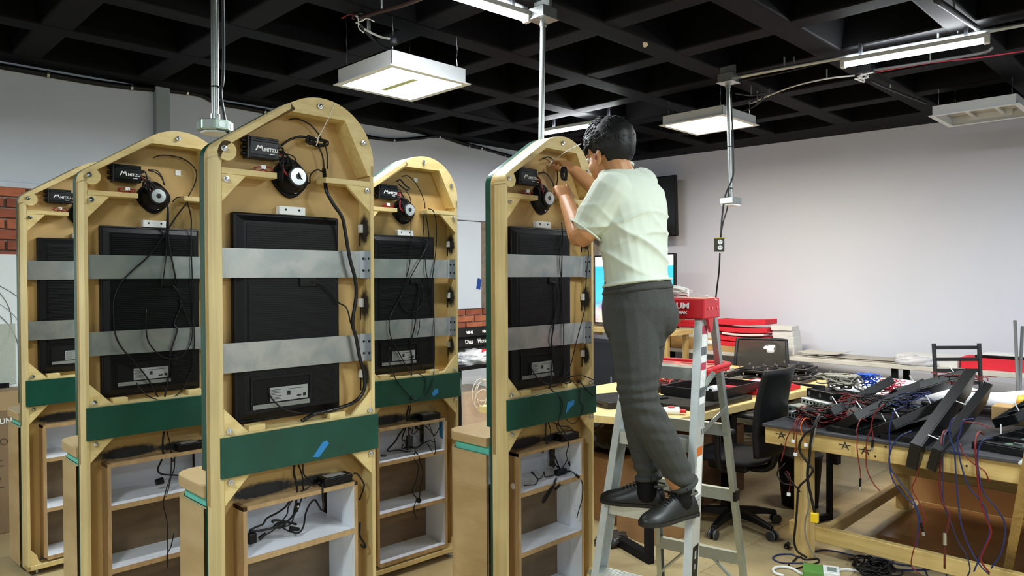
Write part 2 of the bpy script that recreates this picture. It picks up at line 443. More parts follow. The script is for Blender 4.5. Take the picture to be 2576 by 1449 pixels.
# ------------------------------------------------------------------ arched display stands seen from the back
KPOSE = {'k1': (1.0251, 2.4269, 0.0011), 'k2': (0.8761, 3.4132, 0.0059), 'k0': (0.8905, 4.5856, 0.0367),
         'k4': (2.1024, 3.1954, -0.0428), 'k3': (2.2369, 2.2763, 0.0093)}
def kl(k, px, py, v=0.0):
    """a point of a stand in its own axes: width, depth v, height"""
    x, y, a = KPOSE[k]; r = ray(px, py)
    n = Vector((-math.sin(a), math.cos(a))); e = Vector((math.cos(a), math.sin(a)))
    s = (x * n.x + y * n.y + v) / (r.x * n.x + r.y * n.y); P = EYE + r * s
    return Vector(((P.x - x) * e.x + (P.y - y) * e.y, v, P.z))
KW_ = 0.626
ARC_C, ARC_R = (0.398, 2.055), 0.228
def outline(z0, inset=0.0):
    """outer silhouette in (u,z), counter-clockwise from bottom left"""
    pts = [(inset, z0), (KW_ - inset, z0), (KW_ - inset, ARC_C[1])]
    R = ARC_R - inset; n = 20; a1 = math.radians(123.7)
    pts += [(ARC_C[0] + R * math.cos(a1 * i / n), ARC_C[1] + R * math.sin(a1 * i / n)) for i in range(1, n + 1)]
    # the straight slope runs into a small corner radius on the left
    rc = 0.07; d = Vector((math.cos(math.radians(33.7)), math.sin(math.radians(33.7))))
    top = Vector(pts[-1]); L = (top.x - inset) / d.x; corner = top - d * L
    tlen = rc * math.tan(math.radians((90 - 33.7) / 2))
    cc = Vector((inset + rc, corner.y - tlen))
    for i in range(0, 7):
        ang = math.radians(123.7 + (180 - 123.7) * i / 6)
        pts.append((cc.x + rc * math.cos(ang), cc.y + rc * math.sin(ang)))
    return pts
M_SIDE_R = wood('plywood with black overspray', rgb(224, 204, 150), rgb(204, 180, 122), stretch=(1, 1, 0.05), scale=38,
                smudges=((0.608, 0.045, 1.800, 0.1, 0.038, 0.06), (0.608, 0.045, 1.50, 0.1, 0.038, 0.06), (0.608, 0.045, 1.215, 0.1, 0.03, 0.05)))
M_MDF_S = wood('tan board with black overspray', rgb(202, 170, 112), rgb(192, 158, 98), stretch=(1, 1, 0.4), scale=5, rough=0.6,
               smudges=((0.19, 0.08, 0.835, 0.15, 0.05, 0.030), (0.40, 0.08, 0.83, 0.10, 0.05, 0.022)))
M_COUNTER = wood('oak laminate', rgb(204, 180, 138), rgb(182, 154, 110), stretch=(0.9, 0.9, 3.2), scale=2.6, rough=0.4)
M_BROWN = wood('brown oak laminate', rgb(124, 104, 78), rgb(98, 80, 60), stretch=(0.5, 1, 3.4), scale=4.0, rough=0.45)
M_BOXE = wood('brown edge band', rgb(190, 160, 118), rgb(164, 134, 96), stretch=(1, 1, 0.2), scale=30, rough=0.45)
M_TURQ = mat('turquoise strip', rgb(96, 196, 180), 0.35)
t = NT('brushed zinc strap'); t.b.inputs['Metallic'].default_value = 0.8; t.b.inputs['Roughness'].default_value = 0.36
nz = t.n('ShaderNodeTexNoise', i_Scale=9.0, i_Detail=6.0, i_Distortion=1.0); t.l(t.co(), 'Object', nz, 'Vector')
rp = t.n('ShaderNodeValToRGB'); rp.color_ramp.elements[0].color = rgb(160, 166, 164); rp.color_ramp.elements[1].color = rgb(186, 186, 180)
rp.color_ramp.elements[0].position = .35; rp.color_ramp.elements[1].position = .65; t.l(nz, 'Fac', rp, 0); t.color((rp, 0))
M_STRAP = t.m
M_SCR = mat('monitor black', rgb(8, 8, 11), 0.4, spec=.28)
M_SCRR = mat('ribbed black', rgb(9, 9, 10), 0.5, spec=.28)

bolt_me = MB().lathe([(0.0035, 0.0), (0.0035, 0.006), (0.0105, 0.007), (0.0105, 0.009), (0.0055, 0.0095), (0.0055, 0.016), (0.004, 0.0165)], (0, 0, 0), (0, -1, 0), 10).mesh('bolt')
bolt_me.materials.append(M_CHROME); auto_smooth(bolt_me)

def make_stand():
    K = empty('display_stand')
    z0 = 0.035
    P = lambda mb, name, m, parent=K, bevel=0.0, **kw: mb.build(name, m, parent, bevel=bevel, **kw)
    # boards
    P(MB().box(0, .015, 0, .108, z0, 2.03), 'side_board', M_PLY, bevel=0.002)
    P(MB().box(KW_ - .016, KW_, 0, .108, z0, ARC_C[1]), 'side_board', M_SIDE_R, bevel=0.002)
    P(MB().prism(outline(.812), .08, .11), 'back_board', M_MDF_S)
    P(MB().box(.015, .079, .08, .11, .062, .812), 'back_strip', M_MDF)
    P(MB().box(.545, .610, .08, .11, .062, .812), 'back_strip', M_MDF)
    P(MB().prism(outline(0.93), .11, .155), 'front_panel', M_GREEN, bevel=0.003)
    P(MB().box(0, .079, .11, .122, z0, .93), 'lower_front_panel', M_GREEN)
    P(MB().box(.546, KW_, .11, .122, z0, .93), 'lower_front_panel', M_GREEN)
    P(MB().box(.079, .546, .11, .122, .815, .93), 'lower_front_panel', M_GREEN)
    # the sloping board along the top left
    out = outline(0.93); n0 = 3 + 20
    slope = out[n0 - 1:n0 + 7]                       # end of the arc, corner points
    inner = [(p[0] + .013, p[1] - .012) for p in slope[:1]] + [(p[0] + .013, p[1] - .017) for p in slope[1:]]
    P(MB().prism(slope + [(0, 2.02), (.015, 2.0)] + inner[::-1][1:] + [(slope[0][0] + .016, slope[0][1] - .022)], 0, .08), 'sloping_board', M_PLYX)
    # arched block on the right, three plies thick
    arc = [p for p in out if p[0] > .26 and p[1] > 2.0 and p[0] <= KW_]
    arc = out[2:n0]
    for i, (a, b) in enumerate(((0, .026), (.027, .053), (.054, .08))):
        off = 0.0 if i != 1 else 0.0015
        P(MB().prism(arc + [(.272, 2.214 - off), (.497 - off, 2.214 - off), (.600 - off, 2.012), (KW_ - .001, 2.012)], a, b), 'arch_ply', M_PINE)
    P(MB().cyl((.033, 0, 2.043), (.033, .08, 2.043), .034, seg=24), 'corner_block', M_PLYX, smooth='auto')
    # shelves and gussets
    P(MB().box(.015, .215, 0, .075, 1.964, 1.985), 'shelf_board', M_PLYX, bevel=.001)
    P(MB().box(.412, .610, 0, .075, 1.968, 1.989), 'shelf_board', M_PLYX, bevel=.001)
    g = lambda poly: P(MB().prism(poly, .002, .018), 'gusset', M_PINE, bevel=.001)
    g([(.015, 1.964), (.102, 1.964), (.015, 1.868)]); g([(.610, 1.968), (.502, 1.968), (.610, 1.868)])
    g([(.015, 1.07), (.102, 1.072), (.015, 1.164)]); g([(.610, 1.07), (.523, 1.072), (.610, 1.164)])
    g([(.015, .925), (.107, .925), (.015, .828)]); g([(.610, .925), (.52, .925), (.610, .828)])
    g([(.610, z0), (.56, z0), (.555, .06), (.575, .085), (.58, .11), (.610, .15)]); g([(.015, z0), (.065, z0), (.07, .06), (.05, .085), (.045, .11), (.015, .15)])
    # crosswise boards
    P(MB().box(.015, .610, .002, .078, 1.05, 1.072), 'cross_rail', M_PLYX)
    P(MB().box(-.001, .632, -.013, -.001, .928, 1.066), 'cross_board', M_GREEN, bevel=.001)
    P(MB().box(.105, .165, .004, .045, 1.072, 1.092), 'spacer_block', M_PINE, bevel=.001)
    P(MB().box(.425, .49, .004, .045, 1.072, 1.092), 'spacer_block', M_PINE, bevel=.001)
    P(MB().box(.0, KW_, 0.0, .07, z0, .062), 'bottom_rail', M_PLYX, bevel=.002)
    for u in (.05, .58):
        P(MB().lathe([(.018, 0), (.018, .006), (.005, .009), (.005, .04)], (u, .035, 0), (0, 0, 1), 12), 'levelling_foot', M_STEEL)
        P(MB().lathe([(.018, 0), (.018, .006), (.005, .009), (.005, .04)], (u, .36, 0), (0, 0, 1), 12), 'levelling_foot', M_STEEL)
    # two flat straps with a bent tab
    for za, zb in ((1.610, 1.713), (1.280, 1.383)):
        s = P(MB().box(.015, .578, .028, .030, za, zb), 'strap', M_STRAP)
        tab = MB().box(.574, .609, .0265, .0285, za - .003, zb + .003)
        tab.box(.6075, .6095, -.004 + .004, .03, za - .003, zb + .003)
        b = P(tab, 'angle_bracket', M_STEEL, s)
        b2 = MB()
        for hz in (za + .028, zb - .028):
            b2.cyl((.592, .0262, hz), (.592, .0268, hz), .005, seg=10); b2.cyl((.6076, .013, hz), (.607, .013, hz), .005, seg=10)
        stuff(P(b2, 'bracket_hole', M_BLACKM, s))
    # monitor seen from behind
    mo = P(MB().box(.075, .497, .052, .0795, 1.092, 1.842), 'monitor', M_SCR, bevel=.006, bseg=2)
    bev = MB()
    bev.add([(.085, .052, 1.102), (.487, .052, 1.102), (.487, .052, 1.832), (.085, .052, 1.832), (.108, .040, 1.125), (.482, .040, 1.125), (.482, .040, 1.812), (.108, .040, 1.812)],
            [(4, 5, 6, 7), (0, 1, 5, 4), (1, 2, 6, 5), (2, 3, 7, 6), (3, 0, 4, 7)])
    P(bev, 'monitor_back', M_SCR, mo)
    ribs = MB(); z = 1.262
    ribs.box(.118, .474, .0385, .041, 1.13, 1.806)
    zr = 1.136
    while zr < 1.80:
        if zr > 1.252: ribs.box(.122, .470, .0362, .039, zr, zr + .0042)
        else: ribs.box(.372, .470, .0362, .039, zr, zr + .0042)
        zr += .0082
    P(ribs, 'ribbed_cover', M_SCRR, mo)
    rec = MB().box(.126, .366, .0345, .039, 1.245, 1.256); rec.box(.126, .134, .0345, .039, 1.14, 1.246); rec.box(.358, .366, .0345, .039, 1.14, 1.246)
    P(rec, 'input_bay_rim', M_SCR, mo)
    P(MB().box(.134, .358, .0375, .0384, 1.146, 1.246), 'input_bay', M_BLACKM, mo)
    P(MB().add([(.134, .034, 1.139), (.358, .034, 1.139), (.358, .038, 1.157), (.134, .038, 1.157)], [(0, 1, 2, 3)]), 'input_bay_lip', mat('grey bay lip', rgb(112, 112, 104), .5), mo)
    lb = P(MB().box(.2, .349, .0362, .0374, 1.160, 1.211), 'rating_label', M_PAPER, mo)
    ink = MB()
    for i in range(7): ink.box(.204, .204 + (.03 if i % 2 else .04), .0358, .0361, 1.168 + i * .0056, 1.1695 + i * .0056)
    ink.box(.266, .279, .0358, .0361, 1.178, 1.194); ink.box(.305, .322, .0358, .0361, 1.17, 1.175); ink.box(.33, .342, .0358, .0361, 1.169, 1.18); ink.box(.26, .33, .0358, .0361, 1.2, 1.2015)
    stuff(P(ink, 'label_print', M_INK, lb))
    P(MB().box(.318, .388, .030, .038, 1.575, 1.612), 'power_socket', M_BLACK, mo, bevel=.003)
    # white bracket over the monitor
    br = P(MB().box(.25, .354, .05, .08, 1.8425, 1.874), 'mount_block', M_WHITE, bevel=.002)
    for u in (.274, .328):
        P(MB().cyl((u, .0505, 1.861), (u, .0492, 1.861), .0042, seg=10), 'screw', M_BLACK, br)
    # amplifier
    am = P(MB().box(.132, .240, .034, .0795, 2.036, 2.112), 'amplifier', mat('black anodised case', rgb(7, 7, 8), 0.4, 0.0, spec=.35), bevel=.002)
    fins = MB()
    for zz in (2.040, 2.048, 2.096, 2.104): fins.box(.134, .238, .030, .0345, zz, zz + .004)
    P(fins, 'heat_fins', M_BLACK, am)
    P(MB().box(.124, .1325, .036, .0795, 2.034, 2.114), 'face_plate', M_DGREY, am, bevel=.002)
    for zz in (2.05, 2.073, 2.097):
        P(MB().cyl((.124, .053, zz), (.108, .053, zz), .0085, .0075, seg=14), 'knob', M_BLACK, am, smooth='auto')
    P(MB().box(.240, .258, .05, .066, 2.085, 2.097), 'power_plug', M_BLACK, am)
    # logo: a slanted M mark, the name and a small line
    lg = MB()
    zc = 2.071; u0 = .150
    lg.prism([(u0, zc - .008), (u0 + .005, zc - .008), (u0 + .012, zc + .006), (u0 + .015, zc + .001), (u0 + .019, zc + .001), (u0 + .0225, zc + .006), (u0 + .027, zc - .008), (u0 + .032, zc - .008),
              (u0 + .026, zc + .011), (u0 + .021, zc + .011), (u0 + .017, zc + .006), (u0 + .013, zc + .011), (u0 + .009, zc + .011)], .0326, .0338)
    P(lg, 'logo_mark', M_WHITE, am)
    text('logo_lettering', 'MITZU', .0175, M_WHITE, (u0 + .034, .0334, zc - .008), (1, 0, 0), (0, 0, 1), am, extrude=.0008, bold=.0004, sx=1.0)
    P(MB().box(.205, .224, .0328, .0338, 2.052, 2.0555), 'logo_line', M_WHITE, am)
    # wire ties under the amplifier
    # loudspeaker: oval basket, cone, magnet
    def oval(mb, r, v0, v1, rx=1.0):
        n = 28
        poly = []
        for i in range(n):
            a = 2 * PI * i / n; rr = r * (1 + 0.05 * math.cos(4 * a))
            poly.append((.303 + rr * math.cos(a) * rx, 1.980 + rr * math.sin(a)))
        mb.prism(poly, v0, v1)
    sp = MB(); oval(sp, .070, .066, .0795); sp = P(sp, 'loudspeaker', M_BLACKM, bevel=.002)
    P(MB().lathe([(.060, 0), (.055, .012), (.040, .030), (.037, .034), (.037, .036)], (.303, .066, 1.980), (0, -1, 0), 28), 'basket', M_BLACK, sp, smooth='auto')
    P(MB().lathe([(.034, 0), (.036, .003), (.036, .017), (.034, .019)], (.305, .031, 1.982), (0, -1, 0), 28), 'magnet', M_DGREY, sp, smooth='auto')
    P(MB().lathe([(.0305, 0), (.0305, .002), (.014, .0025), (.013, .001)], (.305, .0125, 1.982), (0, -1, 0), 28), 'magnet_plate', mat('bright zinc plate', rgb(222, 226, 228), .3, .6), sp, smooth='auto')
    P(MB().cyl((.305, .0122, 1.982), (.305, .0108, 1.982), .0105, seg=18), 'magnet_sticker', M_DGREY, sp)
    tm = MB().box(.296, .306, .056, .062, 1.9255, 1.930); tm.box(.311, .322, .056, .062, 1.9245, 1.929)
    stuff(P(tm, 'terminal', M_WHITE, sp))
    # white magnets on the right board
    for zz in (1.806, 1.508, 1.223):
        P(MB().box(.600, .610, .052, .077, zz - .017, zz + .017), 'catch_pad', M_WHITE, bevel=.001)
        P(MB().box(.6085, .610, .072, .078, zz - .07, zz - .018), 'slot', M_BLACKM)
    # bolts
    for u, z in ((.021, 2.048), (.387, 2.25), (.577, 2.137), (.029, 1.945), (.594, 1.952), (.032, 1.085), (.600, 1.083), (.036, .908), (.603, .909)):
        o = bpy.data.objects.new('bolt', bolt_me); COL.objects.link(o); o.parent = K; o.location = (u, .004 if z < 2 else .001, z)
    # open shelf box below
    BX0, BX1, BT = .079, .541, .812
    P(MB().box(BX0, BX0 + .014, 0, .21, .088, BT), 'box_side', M_BOXE)
    P(MB().box(BX0 + .014, BX0 + .0155, .003, .205, .09, BT - .014), 'inner_lining', M_MEL)
    P(MB().box(BX1 - .014, BX1, 0, .09, .088, BT), 'box_side', M_BOXE)
    P(MB().box(BX1 - .0155, BX1 - .014, .002, .09, .09, BT - .014), 'inner_lining', M_MEL)
    P(MB().box(BX1 - .008, BX1 + .004, .09, .215, .088, BT), 'rear_lining', M_MEL)
    P(MB().box(BX0, BX1, 0, .21, BT - .015, BT), 'box_top', M_BOXE)
    for zt in (.631, .357, .094):
        sh = P(MB().box(BX0 + .0155, BX1 - .0155, .003, .205, zt - .02, zt), 'shelf', M_MEL)
        P(MB().box(BX0 + .014, BX1 - .014, 0, .003, zt - .021, zt), 'edge_band', M_BOXE, sh)
    P(MB().box(BX0 + .0155, BX1 + .004, .274, .28, .61, BT - .001), 'box_back', M_MEL)
    P(MB().box(BX0 + .0155, BX1 + .004, .2, .276, .615, .6305), 'rear_floor', M_MEL)
    P(MB().box(BX0 + .0155, BX1 + .004, .21, .276, BT - .015, BT), 'rear_top', M_MEL)
    P(MB().box(BX0 + .0155, BX1 - .009, .2, .206, .357, .611), 'box_back', M_BROWN)
    P(MB().box(BX0 + .0155, BX1 - .009, .2, .206, .094, .337), 'box_back', M_BROWN)
    P(MB().cyl((.425, .1995, .735), (.425, .1985, .735), .009, seg=14), 'cable_hole', M_BROWN)
    # rounded counter on the customer side
    def rr(u0, u1, v0, v1, r, n=8):
        pts = [(u0, v0), (u1, v0)]
        for i in range(n + 1):
            a = PI / 2 * i / n; pts.append((u1 - r + r * math.cos(a), v1 - r + r * math.sin(a)))
        for i in range(n + 1):
            a = PI / 2 + PI / 2 * i / n; pts.append((u0 + r + r * math.cos(a), v1 - r + r * math.sin(a)))
        return pts
    P(MB().prism(rr(-.010, .636, .122, .415, .085), .838, .880, 'xy'), 'counter_top', M_COUNTER, bevel=.003, bseg=2)
    P(MB().prism(rr(.010, .616, .122, .395, .07), .800, .838, 'xy'), 'counter_strip', M_TURQ)
    cb = MB(); o_ = rr(-.008, .634, .122, .413, .085)
    i_ = rr(.006, .620, .122, .399, .075)
    # hollow shell, so that the shelves fit inside
    n = len(o_)
    vs = [(a, b, z0) for a, b in o_] + [(a, b, .800) for a, b in o_] + [(a, b, z0) for a, b in i_] + [(a, b, .800) for a, b in i_]
    fs = [(i, (i + 1) % n, n + (i + 1) % n, n + i) for i in range(1, n)] + [(2 * n + (i + 1) % n, 2 * n + i, 3 * n + i, 3 * n + (i + 1) % n) for i in range(1, n)]
    fs += [(n + i, n + (i + 1) % n, 3 * n + (i + 1) % n, 3 * n + i) for i in range(1, n)]
    cb.add(vs, fs)
    P(cb, 'counter_body', M_COUNTER, smooth='auto')
    return K

KIOSK = {}
proto = make_stand()
K_LABEL = {
    'k1': 'nearest arched display stand, its black cable loom wrapped in tape down the right side',
    'k2': 'arched display stand left of the nearest one, a long cable loop hanging over its screen',
    'k0': 'leftmost arched display stand beside the brick wall, half hidden by the next',
    'k4': 'arched display stand just behind the nearest one, open shelves showing down to the floor',
    'k3': 'arched display stand the man on the ladder is wiring'}
for k in ('k1', 'k2', 'k0', 'k4', 'k3'):
    K = proto if k == 'k1' else copy_tree(proto)
    x, y, a = KPOSE[k]; K.location = (x, y, 0); K.rotation_euler = (0, 0, a)
    tag(K, K_LABEL[k], 'display stand', 'arched display stands in the workshop')
    if k == 'k3':
        K.scale = (1, .84, 1)
        for ch in K.children:
            if ch.name.startswith('counter_'): ch.scale = (1, 1 / .84, 1)
    KIOSK[k] = K
# ------------------------------------------------------------------ wiring of the stands
def crop(ox, oy, s):
    return lambda pts: [(ox + x / s, oy + y / s) for x, y in pts]
Z1 = crop(0, 0, 1); Z2 = crop(240, 380, 2.264); Z4 = crop(930, 420, 2.3375); Z3 = crop(1270, 560, 2.587)
Z3L = crop(1290, 1060, 5.575); Z1L = crop(590, 1160, 6.038); Z4L = crop(940, 1020, 4.829)
M_ZIP = mat('white zip tie', rgb(236, 236, 232), .4)
M_WREDK = mat('dark red wire', rgb(150, 24, 34), .5)
def kcable(k, pts, v, r=.0028, m=None, name='cable', n=5):
    vs = v if isinstance(v, (list, tuple)) else [v] * len(pts)
    return cable(name, [kl(k, x, y, d) for (x, y), d in zip(pts, vs)], r, m or M_CABLE, KIOSK[k], n)
def coil(k, u, v, z, r, turns, tube=.0028, parent=None, name='cable_coil', seed=1, flat=.35, m=None):
    rnd = random.Random(seed); pts = []
    for t_ in range(turns):
        a0 = rnd.uniform(0, PI); fr = rnd.uniform(.7, 1.1)
        for i in range(10):
            a = a0 + 2 * PI * i / 10
            pts.append((u + r * fr * math.cos(a), v + rnd.uniform(-.006, .006), z + r * fr * flat * math.sin(a) + rnd.uniform(-.003, .003)))
    return cable(name, pts, tube, m or M_CABLE, parent or KIOSK[k], 3, 5)

# nearest stand: the taped loom and its branches
kcable('k1', [(815, 425), (818, 455), (822, 482), (838, 512), (860, 545), (868, 580), (880, 650), (893, 700), (896, 745), (887, 812), (896, 850), (905, 900), (917, 945), (914, 985), (890, 1012), (840, 1030), (790, 1042), (758, 1060)],
       [.04, .02, .0, -.004, -.004, -.002, -.002, -.002, .0, .0, .0, .0, .0, .0, .01, .02, .02, .03], .0078, mat('taped loom', rgb(15, 15, 16), .28), 'cable_loom')
kcable('k1', [(727, 301), (748, 299), (782, 315), (808, 348), (822, 380), (824, 425)], .06)
kcable('k1', [(708, 366), (728, 352), (752, 344), (772, 346), (790, 350)], .055, .0045)
kcable('k1', [(800, 366), (812, 395), (816, 430)], .05)
kcable('k1', [(768, 452), (779, 461), (781, 440), (798, 427), (812, 433)], [.02, .03, .05, .05, .04])
kcable('k1', [(698, 380), (715, 386), (740, 395), (748, 420), (755, 445), (768, 458)], [.06, .05, .04, .02, .008, .02], .0022)
kcable('k1', [(782, 708), (806, 714), (830, 735), (850, 760), (872, 775), (882, 812), (889, 832)], [.03, .025, .025, .025, .02, .01, .005])
kcable('k1', [(676, 975), (682, 1000), (716, 1030), (770, 1040), (810, 1036)], [.034, .03, .02, .015, .015])
kcable('k1', Z1L([(908, 60), (905, 200), (945, 350), (955, 470)]), .03, .0042)
kcable('k1', Z1L([(970, 55), (1030, 230), (1045, 440)]), .04)
kcable('k1', Z1L([(1038, 45), (1050, 200), (1150, 290), (1180, 330), (1100, 420), (1000, 465)]), .03)
kcable('k1', Z1L([(1810, 190), (1860, 190), (1950, 310), (1965, 400), (1900, 590)]), [.01, .0, -.004, -.004, .02], .0033)
kcable('k1', Z1L([(1335, 340), (1340, 560), (1350, 700), (1320, 745), (1260, 640), (1210, 588), (1140, 660), (1080, 800), (1050, 980), (1000, 1070), (940, 1095), (870, 1070)]), [.0, .0, .02, .04, .06, .08, .08, .08, .08, .07, .06, .06], .0036)
kcable('k1', Z1L([(840, 600), (770, 700), (640, 790), (490, 870), (430, 960), (330, 1000), (230, 1050)]), .09, .0036)
kcable('k1', Z1L([(880, 590), (815, 700), (800, 800), (730, 900), (600, 1040), (490, 1110), (440, 1140)]), .09, .0026)
kcable('k1', Z1L([(945, 570), (920, 690), (890, 820), (800, 920), (690, 980), (480, 1040), (220, 1075)]), .08, .0042)
kcable('k1', Z1L([(1020, 555), (1000, 620), (950, 750), (900, 830), (880, 910), (830, 970), (740, 1010), (820, 1060), (900, 1085)]), .08, .003)
kcable('k1', Z1L([(940, 960), (800, 925), (640, 900), (575, 910), (590, 930)]), .08, .0045)
kcable('k1', Z1L([(1905, 930), (1900, 1050), (1905, 1140), (1960, 1230), (1990, 1300), (1960, 1310), (1920, 1270)]), -.002, .0045)
p = kl('k1', *Z1L([(955, 700)])[0], .08)
MB().cbox((0, 0, 0), .014, .010, .034).build('inline_switch', M_BLACK, KIOSK['k1'], bevel=.002, loc=p, rot=(0, .45, 0))
p = kl('k1', *Z1L([(965, 690)])[0], .074); MB().cyl((0, .002, 0), (0, -.002, 0), .004, seg=12).build('switch_button', M_WHITE, KIOSK['k1'], loc=p)
p = kl('k1', *Z1L([(690, 970)])[0], .085); coil('k1', p.x, p.y, p.z, .022, 4, .004, seed=3)
p = kl('k1', *Z1L([(240, 1180)])[0], .07); MB().box(-.01, .02, -.012, .012, -.018, .02).build('plug', M_BLACK, KIOSK['k1'], bevel=.004, bseg=2, loc=p)
p = kl('k1', *Z1L([(420, 1150)])[0], .07); MB().cyl((-.012, 0, -.004), (.014, 0, .008), .008, .006, seg=10).build('plug', M_BLACK, KIOSK['k1'], smooth='auto', loc=p)
p = kl('k1', *Z1L([(910, 1030)])[0], .07); MB().cyl((-.018, 0, .006), (.018, 0, -.006), .009, .007, seg=10).build('plug', M_BLACK, KIOSK['k1'], smooth='auto', loc=p)
p = kl('k1', 802, 358, .045); coil('k1', p.x, p.y, p.z, .038, 5, .0032, seed=5)
p = kl('k1', 780, 352, .045); coil('k1', p.x, p.y, p.z, .018, 3, .004, seed=6, flat=.8)
kcable('k1', [(841, 263), (826, 298), (810, 330), (797, 352)], [-.003, .0, .02, .03], .0014, M_ZIP, 'zip_tie')
kcable('k1', [(793, 345), (800, 350), (796, 366)], .035, .0022, M_ZIP, 'zip_tie')

# the stand left of it
kcable('k2', Z2([(330, 38), (370, 25), (430, 27), (500, 45), (555, 85), (577, 130), (565, 190), (530, 258)]), [.06] * 7 + [.04])
kcable('k2', Z2([(300, 110), (340, 120), (375, 150), (395, 195)]), .05)
kcable('k2', Z2([(300, 106), (350, 112), (380, 150), (390, 190)]), .055)
kcable('k2', Z2([(525, 290), (470, 360), (410, 450), (380, 495), (300, 600), (200, 690), (140, 760), (105, 850), (105, 960), (112, 1040), (150, 1120), (230, 1210), (300, 1300), (355, 1400)]), [.01, .01, .02, .025, .018, .018, .03, .03, .025, .018, .018, .03, .03, .02], .0034)
kcable('k2', Z2([(410, 240), (410, 330), (405, 450), (405, 560), (395, 660), (380, 760), (365, 815)]), [.02, .02, .025, .025, .018, .02, .03])
kcable('k2', Z2([(440, 290), (460, 268), (485, 260)]), .03)
kcable('k2', Z2([(415, 320), (415, 480), (430, 590), (455, 720), (455, 760)]), [.02, .025, .02, .018, .03], .0038)
kcable('k2', Z2([(525, 295), (545, 380), (545, 480), (548, 620), (552, 740), (555, 900), (562, 1020), (562, 1120), (550, 1240), (500, 1350), (440, 1405), (380, 1418), (310, 1400), (250, 1350), (235, 1320)]), [.01, .03, .03, .018, .018, .03, .018, .018, .03, .02, .005, .005, .005, .02, .03])
kcable('k2', Z2([(440, 765), (470, 800), (490, 870), (450, 980), (465, 1020), (430, 1140), (415, 1290), (395, 1400)]), [.03, .025, .03, .03, .018, .018, .03, .02], .004)
kcable('k2', Z2([(290, 900), (290, 1030), (310, 1100), (370, 1165), (430, 1185), (490, 1170), (535, 1110), (552, 1030), (530, 960), (480, 850)]), [.03, .018, .018, .02, .02, .018, .018, .018, .025, .03])
kcable('k2', [(412, 1085), (409, 1120), (411, 1143)], .03, .004)
kcable('k2', [(420, 1085), (430, 1130), (430, 1190), (425, 1210), (416, 1240), (411, 1270), (420, 1310), (422, 1370), (421, 1420)], [.03, .02, .02, .02, .0, -.004, -.004, -.004, -.004], .0024)
kcable('k2', [(408, 1155), (397, 1180), (405, 1192), (430, 1195), (460, 1196)], .1, .004)
kcable('k2', [(440, 1140), (438, 1180), (430, 1200), (425, 1225), (417, 1250)], [.05, .05, .05, .03, .0], .0026)
p = kl('k2', 401, 1212, .09); MB().cyl((-.016, 0, 0), (.016, 0, .004), .014, .016, seg=10).build('plug', M_BLACK, KIOSK['k2'], smooth='auto', loc=p)
kcable('k2', [(438, 1340), (430, 1375), (421, 1395), (421, 1430)], -.004, .0024)

# stand behind the nearest one
kcable('k4', Z4([(190, 55), (230, 55), (280, 110), (320, 200), (325, 245)]), .055, .0026)
kcable('k4', Z4([(160, 85), (180, 75), (210, 110), (235, 125), (215, 135), (170, 100)]), .05, .004, n=4)
kcable('k4', Z4([(210, 135), (240, 190), (243, 300), (242, 450), (235, 570), (215, 650)]), [.03, .015, .02, .03, .018, .03], .0026)
kcable('k4', Z4([(330, 275), (345, 370), (345, 440), (300, 540), (240, 650), (190, 750), (140, 840), (115, 910), (125, 1000), (170, 1090), (235, 1210)]), [.01, .02, .03, .018, .018, .03, .03, .018, .018, .03, .02], .003)
kcable('k4', Z4([(318, 275), (315, 350), (325, 460), (330, 600), (350, 700), (375, 850), (380, 990), (380, 1150), (370, 1260), (330, 1340), (270, 1373), (210, 1320), (150, 1240), (110, 1120), (118, 1060)]), [.01, .02, .03, .018, .02, .03, .018, .02, -.018, -.018, -.018, -.018, -.018, .02, .03], .0026)
kcable('k4', Z4([(345, 245), (375, 262), (392, 340), (390, 480), (370, 640), (362, 750)]), [.01, .0, .02, .03, .018, .03])
kcable('k4', Z4([(270, 670), (290, 720), (275, 860), (260, 960), (240, 1040), (250, 1140), (245, 1220), (245, 1370)]), [.03, .03, .018, .018, .03, .03, .02, -.018], .0036)
kcable('k4', Z4([(180, 760), (190, 820), (230, 853), (280, 840), (310, 790), (310, 700)]), .03, .0026)
kcable('k4', Z4([(290, 890), (293, 940), (280, 990)]), .018, .0024)
kcable('k4', Z4([(240, 1220), (290, 1218), (330, 1250), (320, 1330)]), [.0, -.016, -.018, -.018], .002)
kcable('k4', Z4L([(430, 0), (405, 110), (405, 190)]), .03, .0055); kcable('k4', Z4L([(455, 0), (435, 110), (440, 190)]), .03, .0035)
kcable('k4', Z4L([(395, 250), (320, 340), (260, 440), (165, 550), (300, 540), (400, 560), (500, 560)]), .1, .0045)
kcable('k4', Z4L([(400, 250), (345, 400), (390, 440), (400, 500)]), .1, .004)
kcable('k4', Z4L([(425, 245), (430, 370)]), .1, .004)
kcable('k4', Z4L([(500, 180), (470, 350), (610, 248), (720, 350), (750, 350), (815, 240), (830, 140)]), [.03, .05, .05, .04, .03, .03, .03], .0026)
kcable('k4', Z4L([(650, 170), (700, 300), (740, 420), (742, 590), (650, 460)]), [.02, .01, .0, -.004, .06], .0024)
kcable('k4', Z4L([(520, 270), (590, 330), (600, 400), (560, 490), (480, 520), (350, 520), (360, 470)]), .09, .004)
kcable('k4', Z4L([(742, 445), (680, 430), (600, 460), (540, 500), (480, 510)]), [.02, .05, .08, .09, .09], .003)
kcable('k4', Z4L([(505, 540), (495, 650), (540, 740), (520, 900), (465, 1040), (520, 1130), (500, 1200), (490, 1290), (525, 1370)]), [.06, .0, -.003, -.003, -.003, -.003, -.003, -.003, -.003], .003)
kcable('k4', Z4L([(510, 560), (550, 620), (570, 700), (600, 820), (570, 980), (555, 1130)]), [.05, .0, -.003, -.003, -.003, -.003], .0032)
